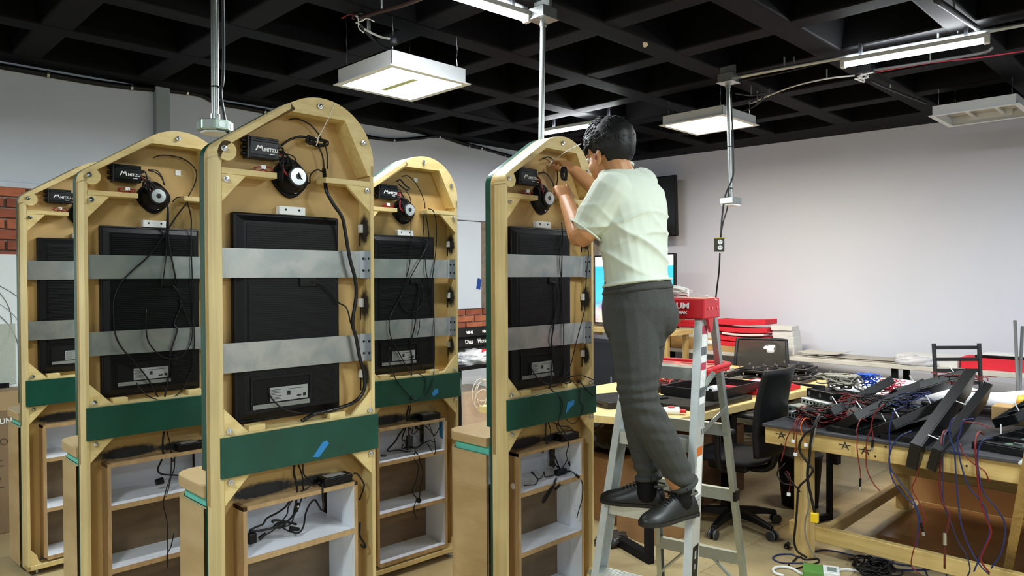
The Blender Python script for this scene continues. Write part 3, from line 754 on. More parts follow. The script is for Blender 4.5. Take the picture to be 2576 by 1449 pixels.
p = kl('k4', *Z4L([(432, 430)])[0], .1); MB().cbox((0, 0, 0), .036, .026, .06).build('plug_adapter', M_DGREY, KIOSK['k4'], bevel=.004, bseg=2, loc=p, rot=(0, .12, 0))
p = kl('k4', *Z4L([(545, 1152)])[0], -.003); MB().cyl((0, .007, 0), (0, -.008, 0), .014, seg=14).build('plug', M_BLACK, KIOSK['k4'], smooth='auto', loc=p)
p = kl('k4', *Z4L([(520, 270)])[0], .05); MB().cyl((0, .005, 0), (0, -.005, 0), .009, seg=12).build('plug', M_BLACK, KIOSK['k4'], smooth='auto', loc=p)
p = kl('k4', *Z4L([(120, 605)])[0], .05); MB().cyl((-.012, 0, 0), (.014, 0, -.004), .007, seg=8).build('plug', M_BLACK, KIOSK['k4'], smooth='auto', loc=p)
p = kl('k4', *Z4L([(430, 510)])[0], .1); coil('k4', p.x, p.y, p.z, .03, 3, .004, seed=11, flat=.3)

# the stand being wired
kcable('k3', [(1360, 400), (1378, 396), (1395, 415), (1399, 450), (1395, 470)], .055, .0032)
kcable('k3', [(1351, 436), (1370, 437), (1388, 460), (1393, 485), (1405, 496)], [.055, .05, .04, .02, .0], .003)
kcable('k3', Z3([(370, 0), (372, 120), (368, 250), (365, 400), (372, 560), (380, 680), (380, 800), (385, 930), (378, 1010)]), [.0, .03, .018, .03, .03, .018, .018, .03, .02], .0034)
kcable('k3', Z3([(358, 80), (355, 220), (358, 340)]), [.03, .018, .02], .002)
kcable('k3', Z3([(285, 385), (325, 400), (340, 470), (325, 600), (310, 700), (300, 780), (310, 830), (300, 950), (290, 1080)]), [.03, .025, .02, .03, .018, .018, .025, .03, .01], .0045)
kcable('k3', Z3([(520, 125), (545, 190), (535, 310), (528, 420), (520, 560), (490, 680), (460, 790), (430, 910), (395, 985), (330, 1060), (250, 1040), (190, 990), (155, 920)]), [-.01, -.006, -.006, -.006, .0, .005, .01, .02, .02, .015, .02, .03, .034], .003)
kcable('k3', Z3([(380, 1010), (440, 1000), (500, 995), (560, 1015), (592, 1030)]), [.01, .0, -.01, -.018, -.02], .0026)
kcable('k3', Z3([(300, 1085), (370, 1150), (375, 1220), (350, 1300), (390, 1370), (415, 1440)]), [.0, -.018, -.018, -.01, .0, .0], .0026)
kcable('k3', Z3([(430, 1020), (490, 1090), (490, 1160), (515, 1200), (480, 1280), (440, 1310), (390, 1275)]), [.0, -.018, -.018, -.018, -.01, .0, .01], .002)
kcable('k3', Z3([(490, 1035), (530, 1080), (585, 1128)]), -.018, .003)
p = kl('k3', *Z3([(405, 1035)])[0], .01); coil('k3', p.x, p.y, p.z, .026, 2, .0032, seed=9)
p = kl('k3', *Z3([(480, 1032)])[0], .0); coil('k3', p.x, p.y, p.z, .012, 2, .003, seed=10)
kcable('k3', Z3L([(450, 20), (450, 180), (470, 315)]), .03, .005); kcable('k3', Z3L([(485, 20), (520, 130), (495, 300)]), .03, .003)
kcable('k3', Z3L([(560, 10), (640, 60), (760, 75), (825, 110), (828, 140)]), .02, .003)
kcable('k3', Z3L([(640, 5), (620, 80), (720, 210), (785, 310), (745, 450), (740, 540), (670, 640)]), [.0, -.003, -.006, -.006, .02, .06, .08], .0026)
for a_ in ([(495, 395), (500, 500), (540, 640)], [(500, 400), (570, 520), (620, 650)], [(490, 395), (540, 560), (600, 640)]): kcable('k3', Z3L(a_), .1, .004)
kcable('k3', Z3L([(150, 895), (200, 890), (300, 880), (335, 820), (320, 780), (240, 715), (260, 710), (330, 800), (390, 770), (412, 700), (430, 770), (480, 765), (540, 750)]), [.03, .03, .04, .05, .05, .06, .06, .06, .07, .07, .07, .08, .09], .003)
kcable('k3', Z3L([(640, 690), (820, 690), (825, 640), (770, 565), (760, 590), (820, 680), (810, 760), (740, 790), (640, 780)]), .09, .005)
kcable('k3', Z3L([(600, 800), (560, 900), (450, 1060), (420, 1120), (440, 1135), (490, 1060), (600, 860)]), [.03, .0, -.005, -.005, -.008, -.008, .0], .0055)
kcable('k3', Z3L([(960, 825), (985, 900), (975, 1080), (945, 1190), (910, 1310), (900, 1360)]), -.004, .003)
kcable('k3', Z3L([(780, 690), (840, 715), (870, 740)]), [.08, .03, .0], .003)
p = kl('k3', *Z3L([(910, 770)])[0], -.006); MB().cbox((0, 0, 0), .034, .010, .012).build('inline_switch', M_BLACK, KIOSK['k3'], bevel=.002, loc=p, rot=(0, .65, 0))
p = kl('k3', *Z3L([(640, 700)])[0], .09); MB().cbox((0, 0, 0), .07, .035, .03).build('plug_adapter', M_BLACK, KIOSK['k3'], bevel=.006, bseg=2, loc=p)
p = kl('k3', *Z3L([(640, 915)])[0], -.006); MB().cyl((-.02, 0, -.008), (.014, 0, .006), .008, .006, seg=10).build('plug', M_BLACK, KIOSK['k3'], smooth='auto', loc=p)
p = kl('k3', *Z3L([(715, 885)])[0], -.006); MB().cbox((0, 0, 0), .014, .003, .006).build('plug_pins', M_CHROME, KIOSK['k3'], loc=p, rot=(0, -.4, 0))
MB().cyl((0, 0, 0), (-.002, 0, 0), .014, seg=16).build('round_sticker', M_WHITE, KIOSK['k3'], loc=(.0788, .045, .66))

# dangling red wire ties and the knot of wires beside each amplifier and speaker
for i, k in enumerate(('k1', 'k2', 'k0', 'k4', 'k3')):
    rnd = random.Random(20 + i)
    for s in (-1, 1):
        coil(k, .185 + s * .018, .045, 2.0, .02, 2, .0018, name='wire_tie_coil', seed=30 + i + s, flat=.42, m=M_WREDK)
    MB().box(.176, .194, .040, .05, 2.0, 2.014).build('wire_clip', M_WHITE, KIOSK[k])
    for j in range(5):
        a = Vector((.243, .06, 2.05 + j * .008)); b = Vector((.27 + rnd.uniform(-.02, .03), .03, 2.0 + rnd.uniform(-.01, .03))); c_ = Vector((.28 + rnd.uniform(-.03, .02), .03, 1.97 + rnd.uniform(-.02, .02)))
        cable('speaker_wire', [a, a + Vector((.018 + rnd.uniform(0, .012), -.012, rnd.uniform(-.02, .01))), b, c_], .0024 + .001 * (j % 3), M_WREDK if j == 2 else M_CABLE, KIOSK[k], 4, 5)
    coil(k, .262, .035, 2.03, .018, 3, .003, seed=50 + i, flat=1.0)
    if k in ('k2', 'k4', 'k3'):
        q = {'k2': (448, 435), 'k4': (1046, 453), 'k3': (1384, 412)}[k]
        p = kl(k, *q, .078); MB().box(p.x - .012, p.x + .012, .0775, .0799, p.z - .012, p.z + .012).build('adhesive_pad', M_WHITE, KIOSK[k])
# strips of blue masking tape on the green boards
def tape(k, pts, v=-.0142):
    P3 = [kl(k, x, y, v) for x, y in pts]
    MB().prism([(p.x, p.z) for p in P3], v, v + .001).build('masking_tape', M_TAPEB, KIOSK[k])
tape('k1', [(787, 1150), (803, 1150), (828, 1115), (822, 1108), (812, 1112)])
tape('k4', [(1086, 990), (1091, 998), (1103, 988), (1102, 978), (1094, 979)])
tape('k3', [(1424, 1041), (1429, 1013), (1446, 1005), (1445, 1018), (1438, 1023)])
p4 = [kl('k4', *q, .05) for q in Z4L([(768, 240), (828, 230), (862, 405), (812, 450)])]
o = MB().add([(.5245, .02, .792), (.5245, .055, .794), (.5245, .05, .70), (.5245, .02, .69)], [(0, 1, 2, 3)]).build('masking_tape', M_TAPEB, KIOSK['k4'])

# power bricks lying on the shelf boxes
def brick_psu(k, u, label):
    x, y, a = KPOSE[k]
    E_ = empty('power_adapter', (x + u * math.cos(a) - .035 * math.sin(a), y + u * math.sin(a) + .035 * math.cos(a), .8125), a)
    MB().box(-.062, .062, -.028, .028, 0, .034).build('case', M_BLACK, E_, bevel=.004, bseg=2)
    MB().box(-.045, .035, -.02, .02, .0338, .0348).build('rating_label', mat('grey label', rgb(150, 150, 146), .5), E_)
    MB().cyl((.062, 0, .015), (.078, 0, .015), .005, seg=8).build('strain_relief', M_BLACK, E_)
    MB().cyl((-.062, 0, .015), (-.075, 0, .015), .006, seg=8).build('socket_plug', M_BLACK, E_)
    tag(E_, label, 'power adapter', 'black power adapters on the shelf boxes')
brick_psu('k1', .462, 'black power adapter on the shelf box of the nearest arched stand')
brick_psu('k2', .44, 'black power adapter on the shelf box of the second arched stand from the left')
brick_psu('k4', .44, 'black power adapter above the shelves that reach down to the floor')
brick_psu('k3', .455, 'black power adapter on the shelf box beside the ladder')
# ------------------------------------------------------------------ step ladder
LA = math.atan2(.196, .98)
LAD = empty('step_ladder', (2.407, 1.737, 0), LA)
tag(LAD, 'aluminium step ladder with a red top cap that the man stands on', 'ladder')
M_ALUD = mat('dull aluminium', rgb(176, 184, 180), 0.38, 0.85, var=0.08, vscale=9)
def half_w(z): return .235 - .0464 * z
def front_x(z): return .27 * z
def rear_x(z): return .862 - .21 * z
def rail(x_of, side, z0, z1, depth, flange, name, m, front=True):
    """channel rail: a web on the outside and two flanges"""
    mb = MB()
    th = .003; s = side
    def ring(z):
        x = x_of(z); y = half_w(z) * s; i = -s
        return x, y, i
    x0, y0, i0 = ring(z0); x1, y1, i1 = ring(z1)
    def slab(dx0, dx1, dy0, dy1):
        vs = []
        for (x, y, z) in ((x0, y0, z0), (x1, y1, z1)):
            ya, yb = sorted((y + dy0 * -s, y + dy1 * -s))
            vs += [(x + dx0, ya, z), (x + dx1, ya, z), (x + dx1, yb, z), (x + dx0, yb, z)]
        mb.add(vs, [(0, 3, 2, 1), (4, 5, 6, 7), (0, 1, 5, 4), (1, 2, 6, 5), (2, 3, 7, 6), (3, 0, 4, 7)])
    slab(0, depth, 0, th); slab(0, th, th, flange); slab(depth - th, depth, th, flange)
    return mb.build(name, m, LAD)
for s in (1, -1):
    r_ = rail(front_x, s, .0, 1.45, .095, .032, 'front_rail', M_ALU)
    rail(rear_x, s, .0, 1.45, .042, .026, 'rear_rail', M_ALUD)
    MB().box(-.005, .075, s * .235 - .012, s * .235 + .012, 0, .03).build('rubber_foot', M_BLACK, LAD)
    MB().box(rear_x(0) - .004, rear_x(0) + .046, s * .235 - .012, s * .235 + .012, 0, .03).build('rubber_foot', M_BLACK, LAD)
STEP_Z = (.325, .622, .918, 1.213)
for z in STEP_Z:
    w = half_w(z) - .004; x = front_x(z) + .002
    mb = MB().box(x, x + .085, -w, w, z - .004, z)
    mb.box(x, x + .003, -w, w, z - .055, z - .004); mb.box(x + .082, x + .085, -w, w, z - .035, z - .004)
    for i in range(7): mb.box(x + .008 + i * .011, x + .012 + i * .011, -w, w, z, z + .0015)
    st = mb.build('step', M_ALU, LAD)
    for s in (1, -1):
        MB().cyl((front_x(z) - .001, s * (w - .012), z - .03), (front_x(z) - .004, s * (w - .012), z - .03), .005, seg=10).build('rivet', M_CHROME, st)
        if z in (STEP_Z[0], STEP_Z[3]):
            MB().box(-.002, .002, -.011, .011, 0, .12).build('step_brace', M_ALUD, st, loc=(x + .06, s * (w - .02), z - .12), rot=(s * -.6, 0, 0))
for z in (.235, .56, .885):
    w = half_w(z) - .002; x = rear_x(z)
    mb = MB().box(x + .002, x + .005, -w, w, z - .028, z + .028); mb.box(x + .005, x + .03, -w, w, z + .025, z + .028); mb.box(x + .005, x + .03, -w, w, z - .028, z - .025)
    mb.build('rear_rung', M_ALUD, LAD)
for s in (1, -1):
    a = Vector((rear_x(.06) + .01, s * (half_w(.06) - .01), .06)); b = Vector((rear_x(.22) + .01, s * .07, .215))
    MB().tube([a, b], .009, 6).build('rung_brace', M_ALUD, LAD)
    # folding spreader
    a = Vector((front_x(.95) + .06, s * (half_w(.95) + .004), .945)); b = Vector((rear_x(1.0), s * (half_w(1.0) + .004), .995))
    d = b - a; L = d.length
    MB().box(0, L, -.002, .002, -.011, .011).build('spreader', M_ALUD, LAD, loc=a, rot=(0, -math.atan2(d.z, d.x), 0))
MB().box(rear_x(.56) - .004, rear_x(.56) + .05, -half_w(.56) - .006, -half_w(.56) + .012, .535, .585).build('rung_clamp', M_BLACK, LAD, bevel=.002)
# red cap with lettering
cap = MB()
cap.prism([(.362, 1.422), (.372, 1.512), (.575, 1.512), (.585, 1.422)], -.187, .187, 'xz')
cap = cap.build('top_cap', M_REDP, LAD, bevel=.006, bseg=2)
MB().box(.40, .555, -.14, .14, 1.5115, 1.5135).build('cap_tray', mat('dark red plastic', rgb(150, 16, 26), .5), cap)
for s in (1, -1):
    MB().prism([(.40, 1.424), (.475, 1.424), (.462, 1.375), (.44, 1.36)], s * .187 - .006, s * .187 + .006, 'xz').build('cap_ear', M_REDP, cap)
    for xx in (.42, .47, .54): MB().cyl((xx, s * .187, 1.468), (xx, s * .191, 1.468), .007, seg=10).build('cap_rivet', mat('red rivet', rgb(222, 110, 116), .3), cap)
xd = (0, -1, 0); yd = (.09, 0, .99)
text('cap_lettering', 'RUM', .036, M_WHITE, (.3645, -.034, 1.468), xd, yd, cap, extrude=.001, bold=.0006, sx=1.15)
text('cap_lettering', '50kg MAX', .018, M_WHITE, (.3615, -.036, 1.444), xd, yd, cap, extrude=.001, bold=.0006, sx=.95)
# stickers down the right rail
def sticker(z0, z1, m, x0=.016, x1=.082):
    vs = []
    for z in (z0, z1):
        y = -half_w(z) - .0008; vs += [(front_x(z) + x0, y, z), (front_x(z) + x1, y, z)]
    MB().add(vs, [(0, 1, 3, 2)]).build('sticker', m, LAD)
M_STR = mat('red sticker', rgb(178, 62, 84), .5); M_STD = mat('grey sticker', rgb(92, 96, 98), .5, var=.5, vscale=90); M_STW = mat('printed white sticker', rgb(226, 228, 226), .5, var=.18, vscale=120)
sticker(1.355, 1.392, M_STR); sticker(1.30, 1.354, M_STW); sticker(1.265, 1.30, M_STD); sticker(1.235, 1.264, M_STW); sticker(1.202, 1.232, M_STR); sticker(1.13, 1.20, M_STW); sticker(1.09, 1.128, M_STD); sticker(1.06, 1.088, M_STW)
sticker(.85, .885, mat('orange sticker', rgb(196, 104, 40), .5)); sticker(.69, .848, M_STW); sticker(.61, .688, mat('silver sticker', rgb(170, 172, 170), .4)); sticker(.20, .50, M_BLACK); sticker(.08, .115, M_DGREY)
for i in range(7): 
    z = .62 + i * .009; sticker(z, z + .003, M_INK, .026, .055 + (.015 if i % 3 == 0 else 0))
for (z, h) in ((.45, .03), (.41, .02), (.30, .055), (.26, .012)): sticker(z, z + h, M_WHITE, .04, .06)
# red fold-down tray on the far side
tr = MB()
tr.prism([(.44, -.17), (.73, -.19), (.755, -.16), (.755, .16), (.73, .19), (.44, .17)], 1.165, 1.19, 'xy')
tr = tr.build('tool_tray', mat('tray red', rgb(214, 40, 50), .45), LAD, bevel=.008, bseg=2)
rim = [(.44, -.17, 1.19), (.73, -.185, 1.192), (.75, -.155, 1.192), (.75, .155, 1.192), (.73, .185, 1.192), (.44, .17, 1.19)]
MB().tube(rim, .012, 8).build('tray_rim', mat('tray red'  , rgb(214, 40, 50), .45), tr, smooth=True)
for yy in (-.1, 0, .1): MB().prism([(.68 + .02 * math.cos(a * PI / 6), yy + .035 * math.sin(a * PI / 6)) for a in range(12)], 1.1885, 1.1915, 'xy').build('tray_hole', mat('tray hole red', rgb(132, 16, 24), .6), tr)
for yy in (-.06, .06): MB().prism([(.58 + .03 * math.cos(a * PI / 6), yy + .045 * math.sin(a * PI / 6)) for a in range(12)], 1.1885, 1.1915, 'xy').build('tray_hole', mat('tray hole red', rgb(132, 16, 24), .6), tr)
MB().box(.47, .50, -.168, .168, 1.14, 1.166).build('tray_arm', M_ALUD, tr)
# bag of zip ties on the cap
bag = empty('zip_tie_bag', LAD.matrix_basis @ Vector((.46, .02, 1.514)), LA)
tag(bag, 'clear bag of white cable ties lying on the red ladder cap', 'cable ties')
for i in range(16):
    y = random.uniform(-.035, .035); MB().tube(spline([(-.05 + random.uniform(-.01, .01), -.12, .008 + .002 * i), (y, -.02, .014 + .0024 * i), (y + random.uniform(-.02, .02), .11, .010 + .0018 * i)], 3), .0042, 5).build('zip_tie', M_ZIP, bag)
MB().tube(spline([(.0, -.1, .01), (.03, -.17, .01), (.06, -.215, -.012)], 4), .0018, 5).build('zip_tie', M_ZIP, bag)
def bagf(u, v):
    a = 2 * PI * u; t_ = v
    r_ = .052 * math.sin(PI * min(max(t_, .02), .98)) ** .35
    return (r_ * math.cos(a) * (1.05 + .08 * math.sin(9 * t_ + 3 * a)), -.13 + .26 * t_, .022 + r_ * .42 * math.sin(a))
MB().grid(bagf, 20, 14).build('bag_film', clear('clear plastic film', rgb(235, 238, 238), .12, .22), bag, smooth=True)
MB().tube(spline([(-.02, .12, .03), (.0, .14, .04), (.03, .13, .035)], 4), [.004, .008, .011, .012, .012, .012, .012, .008, .004], 6).build('bag_header', mat('blue bag header', rgb(70, 60, 170), .4), bag)

# ------------------------------------------------------------------ the man
R_ = Vector((C45, -C45, 0)); F_ = Vector((C45, C45, 0)); U_ = Vector((0, 0, 1))
def facing(deg):
    """unit vector for a body turned deg degrees from the picture's left towards the far side; and its left-hand side"""
    a = math.radians(deg); f = R_ * -math.cos(a) + F_ * math.sin(a); return f, U_.cross(f)
def ring(c, ax, bx, a, b, n=20, p=2.0):
    out = []
    for i in range(n):
        t_ = 2 * PI * i / n; cs, sn = math.cos(t_), math.sin(t_)
        k_ = (abs(cs) ** p + abs(sn) ** p) ** (-1 / p)
        out.append(c + ax * (a * cs * k_) + bx * (b * sn * k_))
    return out
def loft(mb, rings):
    n = len(rings[0]); vs = [p for r_ in rings for p in r_]
    fs = [(k * n + i, k * n + (i + 1) % n, (k + 1) * n + (i + 1) % n, (k + 1) * n + i) for k in range(len(rings) - 1) for i in range(n)]
    fs += [tuple(range(n))[::-1], tuple(range((len(rings) - 1) * n, len(rings) * n))]
    mb.add(vs, fs)
def blob(mb, c, ax, bx, cx, ra, rb, rc, seg=16, rg=10):
    vs = [c - cx * rc]; fs = []
    for j in range(1, rg):
        t_ = PI * j / rg
        for i in range(seg):
            p = 2 * PI * i / seg; vs.append(c + ax * (ra * math.sin(t_) * math.cos(p)) + bx * (rb * math.sin(t_) * math.sin(p)) - cx * (rc * math.cos(t_)))
    vs.append(c + cx * rc); L = len(vs) - 1
    for i in range(seg): fs.append((0, 1 + (i + 1) % seg, 1 + i))
    for j in range(rg - 2):
        for i in range(seg): a = 1 + j * seg; fs.append((a + i, a + (i + 1) % seg, a + seg + (i + 1) % seg, a + seg + i))
    a = 1 + (rg - 2) * seg
    for i in range(seg): fs.append((a + i, a + (i + 1) % seg, L))
    mb.add(vs, fs)
def limb(mb, pts, rs, n=14):
    """round limb through the joints with rounded ends"""
    pts = [Vector(p) for p in pts]
    P2 = spline(pts, 5); R2 = []
    for k in range(len(pts) - 1): R2 += [rs[k] + (rs[k + 1] - rs[k]) * i / 5 for i in range(5)]
    R2.append(rs[-1])
    d0 = (P2[0] - P2[1]).normalized(); d1 = (P2[-1] - P2[-2]).normalized()
    A = [P2[0] + d0 * R2[0] * .9, P2[0] + d0 * R2[0] * .55]; RA = [R2[0] * .25, R2[0] * .8]
    B = [P2[-1] + d1 * R2[-1] * .55, P2[-1] + d1 * R2[-1] * .9]; RB = [R2[-1] * .8, R2[-1] * .25]
    mb.tube(A + P2 + B, RA + R2 + RB, n)
def fused(name, mb, voxel, smooth_it, m, parent, disp=None, loc=None):
    me = mb.mesh(name + '_raw'); o = bpy.data.objects.new(name + '_raw', me); COL.objects.link(o)
    rm = o.modifiers.new('r', 'REMESH'); rm.mode = 'VOXEL'; rm.voxel_size = voxel
    if smooth_it: sm = o.modifiers.new('s', 'SMOOTH'); sm.factor = .5; sm.iterations = smooth_it
    dg = bpy.context.evaluated_depsgraph_get(); dg.update()
    out = bpy.data.meshes.new_from_object(o.evaluated_get(dg)); out.name = name
    bpy.data.objects.remove(o); bpy.data.meshes.remove(me)
    if disp:
        no = [v.normal.copy() for v in out.vertices]
        for v, n_ in zip(out.vertices, no): v.co += disp(v.co, n_)
    for p in out.polygons: p.use_smooth = True
    out.materials.clear(); out.materials.append(m)
    ob = bpy.data.objects.new(name, out); COL.objects.link(ob); ob.parent = parent
    if parent: ob.matrix_parent_inverse = Matrix.Translation(-Vector(parent.location))
    return ob
MAN = empty('person', (2.55, 1.75, .626))
tag(MAN, 'person in white t-shirt and dark grey joggers on a ladder, hands inside the stand', 'person')
def under_man(o): o.parent = MAN; o.matrix_parent_inverse = Matrix.Translation(-Vector(MAN.location)); return o
t = NT('skin'); nz = t.n('ShaderNodeTexNoise', i_Scale=18.0, i_Detail=4.0); t.l(t.co(), 'Object', nz, 'Vector')
rp = t.n('ShaderNodeValToRGB'); rp.color_ramp.elements[0].color = rgb(178, 122, 80); rp.color_ramp.elements[1].color = rgb(202, 148, 100); t.l(nz, 'Fac', rp, 0); t.color((rp, 0))
t.b.inputs['Roughness'].default_value = .5; t.b.inputs['Subsurface Weight'].default_value = .12; t.b.inputs['Subsurface Radius'].default_value = (.01, .004, .002); t.b.inputs['Subsurface Scale'].default_value = .5
M_SKIN = t.m
D = at_d
body = MB()
# head
hf, hl = facing(48); tilt = math.radians(13)
hfw = (hf * math.cos(tilt) - U_ * math.sin(tilt)).normalized(); hup = (U_ * math.cos(tilt) + hf * math.sin(tilt)).normalized()
HC = D(1530, 385, 3.07)
def hp(f, l, u): return HC + hfw * f + hl * l + hup * u
blob(body, hp(-.012, 0, .022), hfw, hl, hup, .098, .079, .098, 20, 14)
blob(body, hp(.030, 0, -.040), hfw, hl, hup, .066, .064, .088, 18, 12)
blob(body, hp(.062, 0, -.098), hfw, hl, hup, .032, .036, .026)
blob(body, hp(.094, 0, -.030), (hfw - hup * .25).normalized(), hl, hup, .02, .014, .026, 12, 8)
blob(body, hp(.088, 0, -.068), hfw, hl, hup, .014, .024, .008, 12, 8); blob(body, hp(.086, 0, -.079), hfw, hl, hup, .013, .02, .008, 12, 8)
blob(body, hp(.078, 0, .012), hfw, hl, hup, .02, .05, .012, 12, 8)
for s in (1, -1):
    blob(body, hp(-.008, s * .080, -.030), (hfw - hup * .15).normalized(), hl, (hup - hfw * .18).normalized(), .019, .010, .033, 14, 10)
    blob(body, hp(.0, s * .075, -.033), hfw, hl, hup, .012, .012, .022, 10, 8)
    blob(body, hp(.05, s * .045, -.05), hfw, hl, hup, .03, .02, .03, 10, 8)
limb(body, [hp(-.02, 0, -.03), hp(-.035, 0, -.09), D(1552, 432, 3.06), D(1566, 462, 3.06)], [.062, .06, .064, .075])
# torso (under the shirt) and hips
SEC = [(1604, 845, 3.01, .145, .10, 32), (1604, 770, 3.01, .160, .115, 32), (1602, 705, 3.01, .148, .105, 36), (1598, 650, 3.02, .150, .107, 39),
       (1592, 580, 3.04, .162, .114, 42), (1586, 520, 3.05, .174, .116, 45), (1582, 478, 3.06, .172, .102, 47), (1574, 450, 3.06, .13, .082, 47), (1558, 430, 3.06, .072, .062, 46)]
def sections(extra_a, extra_b, secs):
    out = []
    for (x, y, d, a, b, ang) in secs:
        f, l = facing(ang); out.append(ring(D(x, y, d), l, f, a + extra_a, b + extra_b, 24, 2.3))
    return out
loft(body, sections(-.006, -.006, SEC))
SH_L, EL_L, WR_L = D(1540, 486, 2.95), D(1462, 594, 2.96), D(1424, 506, 3.20)
SH_R, EL_R, WR_R = D(1612, 470, 3.17), D(1548, 520, 3.40), D(1447, 431, 3.41)
limb(body, [SH_L, SH_L.lerp(EL_L, .5), EL_L, EL_L.lerp(WR_L, .35), WR_L], [.06, .054, .048, .045, .031])
limb(body, [SH_R, SH_R.lerp(EL_R, .5), EL_R, EL_R.lerp(WR_R, .35), WR_R], [.058, .05, .042, .041, .029])
# hands
def hand(mb, wrist, d, nrm, side, curls, spread=.10, thumb=(.9, .5), sc=1.0):
    """d: towards the knuckles, nrm: out of the back of the hand, side: +1 thumb lies along cross(d, nrm)"""
    d = d.normalized(); nrm = (nrm - d * nrm.dot(d)).normalized(); lat = d.cross(nrm).normalized() * side
    W = lambda a, b, c: wrist + d * (a * sc) + lat * (b * sc) + nrm * (c * sc)
    rings = []
    for (a, w, h) in ((-.012, .026, .019), (.015, .031, .018), (.045, .040, .017), (.075, .043, .0145), (.092, .040, .012)):
        rings.append(ring(W(a, 0, 0), lat, nrm, w * sc, h * sc, 14, 2.6))
    loft(mb, rings)
    for i, (off, L, r0) in enumerate(((.030, .072, .0088), (.010, .080, .0090), (-.010, .074, .0086), (-.029, .058, .0078))):
        c = curls[i]; p = W(.088, off, .001); ang = 0.0; pts = [W(.07, off * .9, 0), p]
        dirv = (d + lat * (off / .03 * spread)).normalized()
        for seg_, cc in ((.46, c[0]), (.30, c[1]), (.24, c[2])):
            ang += cc
            v = dirv * math.cos(ang) - nrm * math.sin(ang); p = p + v * (L * seg_ * sc); pts.append(p.copy())
        mb.tube(spline(pts, 4) + [pts[-1] + (pts[-1] - pts[-2]).normalized() * .004], [r0 * sc * (1.0 - .32 * k_ / (4 * 4 + 1)) for k_ in range(4 * 4 + 1)] + [r0 * .35 * sc], 10)
    a, b = thumb
    p0 = W(.022, .030, -.004); p1 = p0 + (d * math.cos(a) + lat * math.sin(a) - nrm * .25) * (.040 * sc)
    p2 = p1 + (d * math.cos(a - b) + lat * math.sin(a - b) - nrm * .35) * (.030 * sc); p3 = p2 + (d * math.cos(a - b * 1.7) + lat * math.sin(a - b * 1.7) - nrm * .45) * (.024 * sc)
    pts = spline([W(.005, .018, 0), p0, p1, p2, p3], 4)
    mb.tube(pts + [p3 + (p3 - p2).normalized() * .004], [.016 * sc - (.0075 * sc) * k_ / (len(pts) - 1) for k_ in range(len(pts))] + [.004 * sc], 10)
KN_L = D(1409, 452, 3.29)
hand(body, WR_L, KN_L - WR_L, (F_ * -.85 + R_ * .3 + U_ * .1), 1, ((.25, .7, .5), (.6, 1.0, .7), (.85, 1.1, .7), (.95, 1.1, .7)), .06, (.45, .35), .98)
KN_R = D(1418, 408, 3.46)
hand(body, WR_R, KN_R - WR_R, (F_ * -.45 + R_ * .35 + U_ * .8), -1, ((.45, .7, .5), (.65, .8, .6), (.8, .9, .6), (.9, .9, .6)), .08, (.7, .5), .96)
# legs under the trousers
HI_L, KN_Lg, AN_L = D(1588, 775, 2.94), D(1611, 1012, 2.90), Vector((2.572, 1.597, .73))
HI_R, KN_Rg, AN_R = D(1625, 775, 3.10), D(1604, 1010, 3.10), Vector((2.588, 1.772, .73))
limb(body, [HI_L, HI_L.lerp(KN_Lg, .5), KN_Lg, KN_Lg.lerp(AN_L, .35), AN_L], [.082, .072, .055, .052, .036])
limb(body, [HI_R, HI_R.lerp(KN_Rg, .5), KN_Rg, KN_Rg.lerp(AN_R, .35), AN_R], [.082, .072, .055, .052, .036])
fused('body', body, .0042, 3, M_SKIN, MAN)
# eyes, brows
for s in (1, -1):
    e = MB(); blob(e, hp(.083, s * .031, -.004), hfw, hl, hup, .011, .012, .009, 12, 8); under_man(e.build('eye', M_WHITE, None, smooth=True))
    e = MB(); blob(e, hp(.0925, s * .031, -.004), hfw, hl, hup, .003, .005, .005, 10, 8); under_man(e.build('iris', M_BLACK, None, smooth=True))
    e = MB().tube([hp(.088, s * .014, .018), hp(.090, s * .032, .022), hp(.078, s * .050, .016)], .0035, 6); under_man(e.build('eyebrow', M_BLACKM, None, smooth=True))
# ear hollow
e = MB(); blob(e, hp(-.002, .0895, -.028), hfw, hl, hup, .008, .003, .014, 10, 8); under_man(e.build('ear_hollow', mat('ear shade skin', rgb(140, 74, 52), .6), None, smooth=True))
# hair: a cap with a clean side and many forward-combed locks on top
t = NT('black hair'); t.b.inputs['Roughness'].default_value = .5; t.b.inputs['Specular IOR Level'].default_value = .35
nz = t.n('ShaderNodeTexNoise', i_Scale=70.0, i_Detail=3.0); t.l(t.co(), 'Object', nz, 'Vector')
rp = t.n('ShaderNodeValToRGB'); rp.color_ramp.elements[0].color = rgb(6, 6, 6); rp.color_ramp.elements[1].color = rgb(24, 24, 22); t.l(nz, 'Fac', rp, 0); t.color((rp, 0)); t.bump((nz, 'Fac'), .5, .004)
M_HAIR = t.m
hair = MB()
def hair_line(f, l):
    """lowest height of the hair for a direction around the head"""
    if f > .06: return .058
    if f > .02: return .0 + (f - .02) * 1.4
    if f > -.025: return -.006
    return -.055 - .075 * min(1, max(0, (-f - .025) / .05))
HN, HM = 40, 26
def hairf(u, v):
    th = PI * .86 * v; ph = 2 * PI * u
    f, l, z = math.sin(th) * math.cos(ph), math.sin(th) * math.sin(ph), math.cos(th)
    top = max(0, z) ; bulk = .009 + .020 * max(0, z) ** .6 + .012 * max(0, -f)
    q = Vector((f * .098 - .012, l * .079, z * .098 + .022))
    low = hair_line(q.x, q.y)
    if q.z < low: q.z = low + (q.z - low) * .02; bulk *= .1
    nn = noise.noise(Vector((f * 6, l * 6, z * 6))) * .005
    q += Vector((f, l, z)).normalized() * (bulk + nn)
    return hp(q.x, q.y, q.z)
hair.grid(hairf, HN, HM)
rnd = random.Random(4)
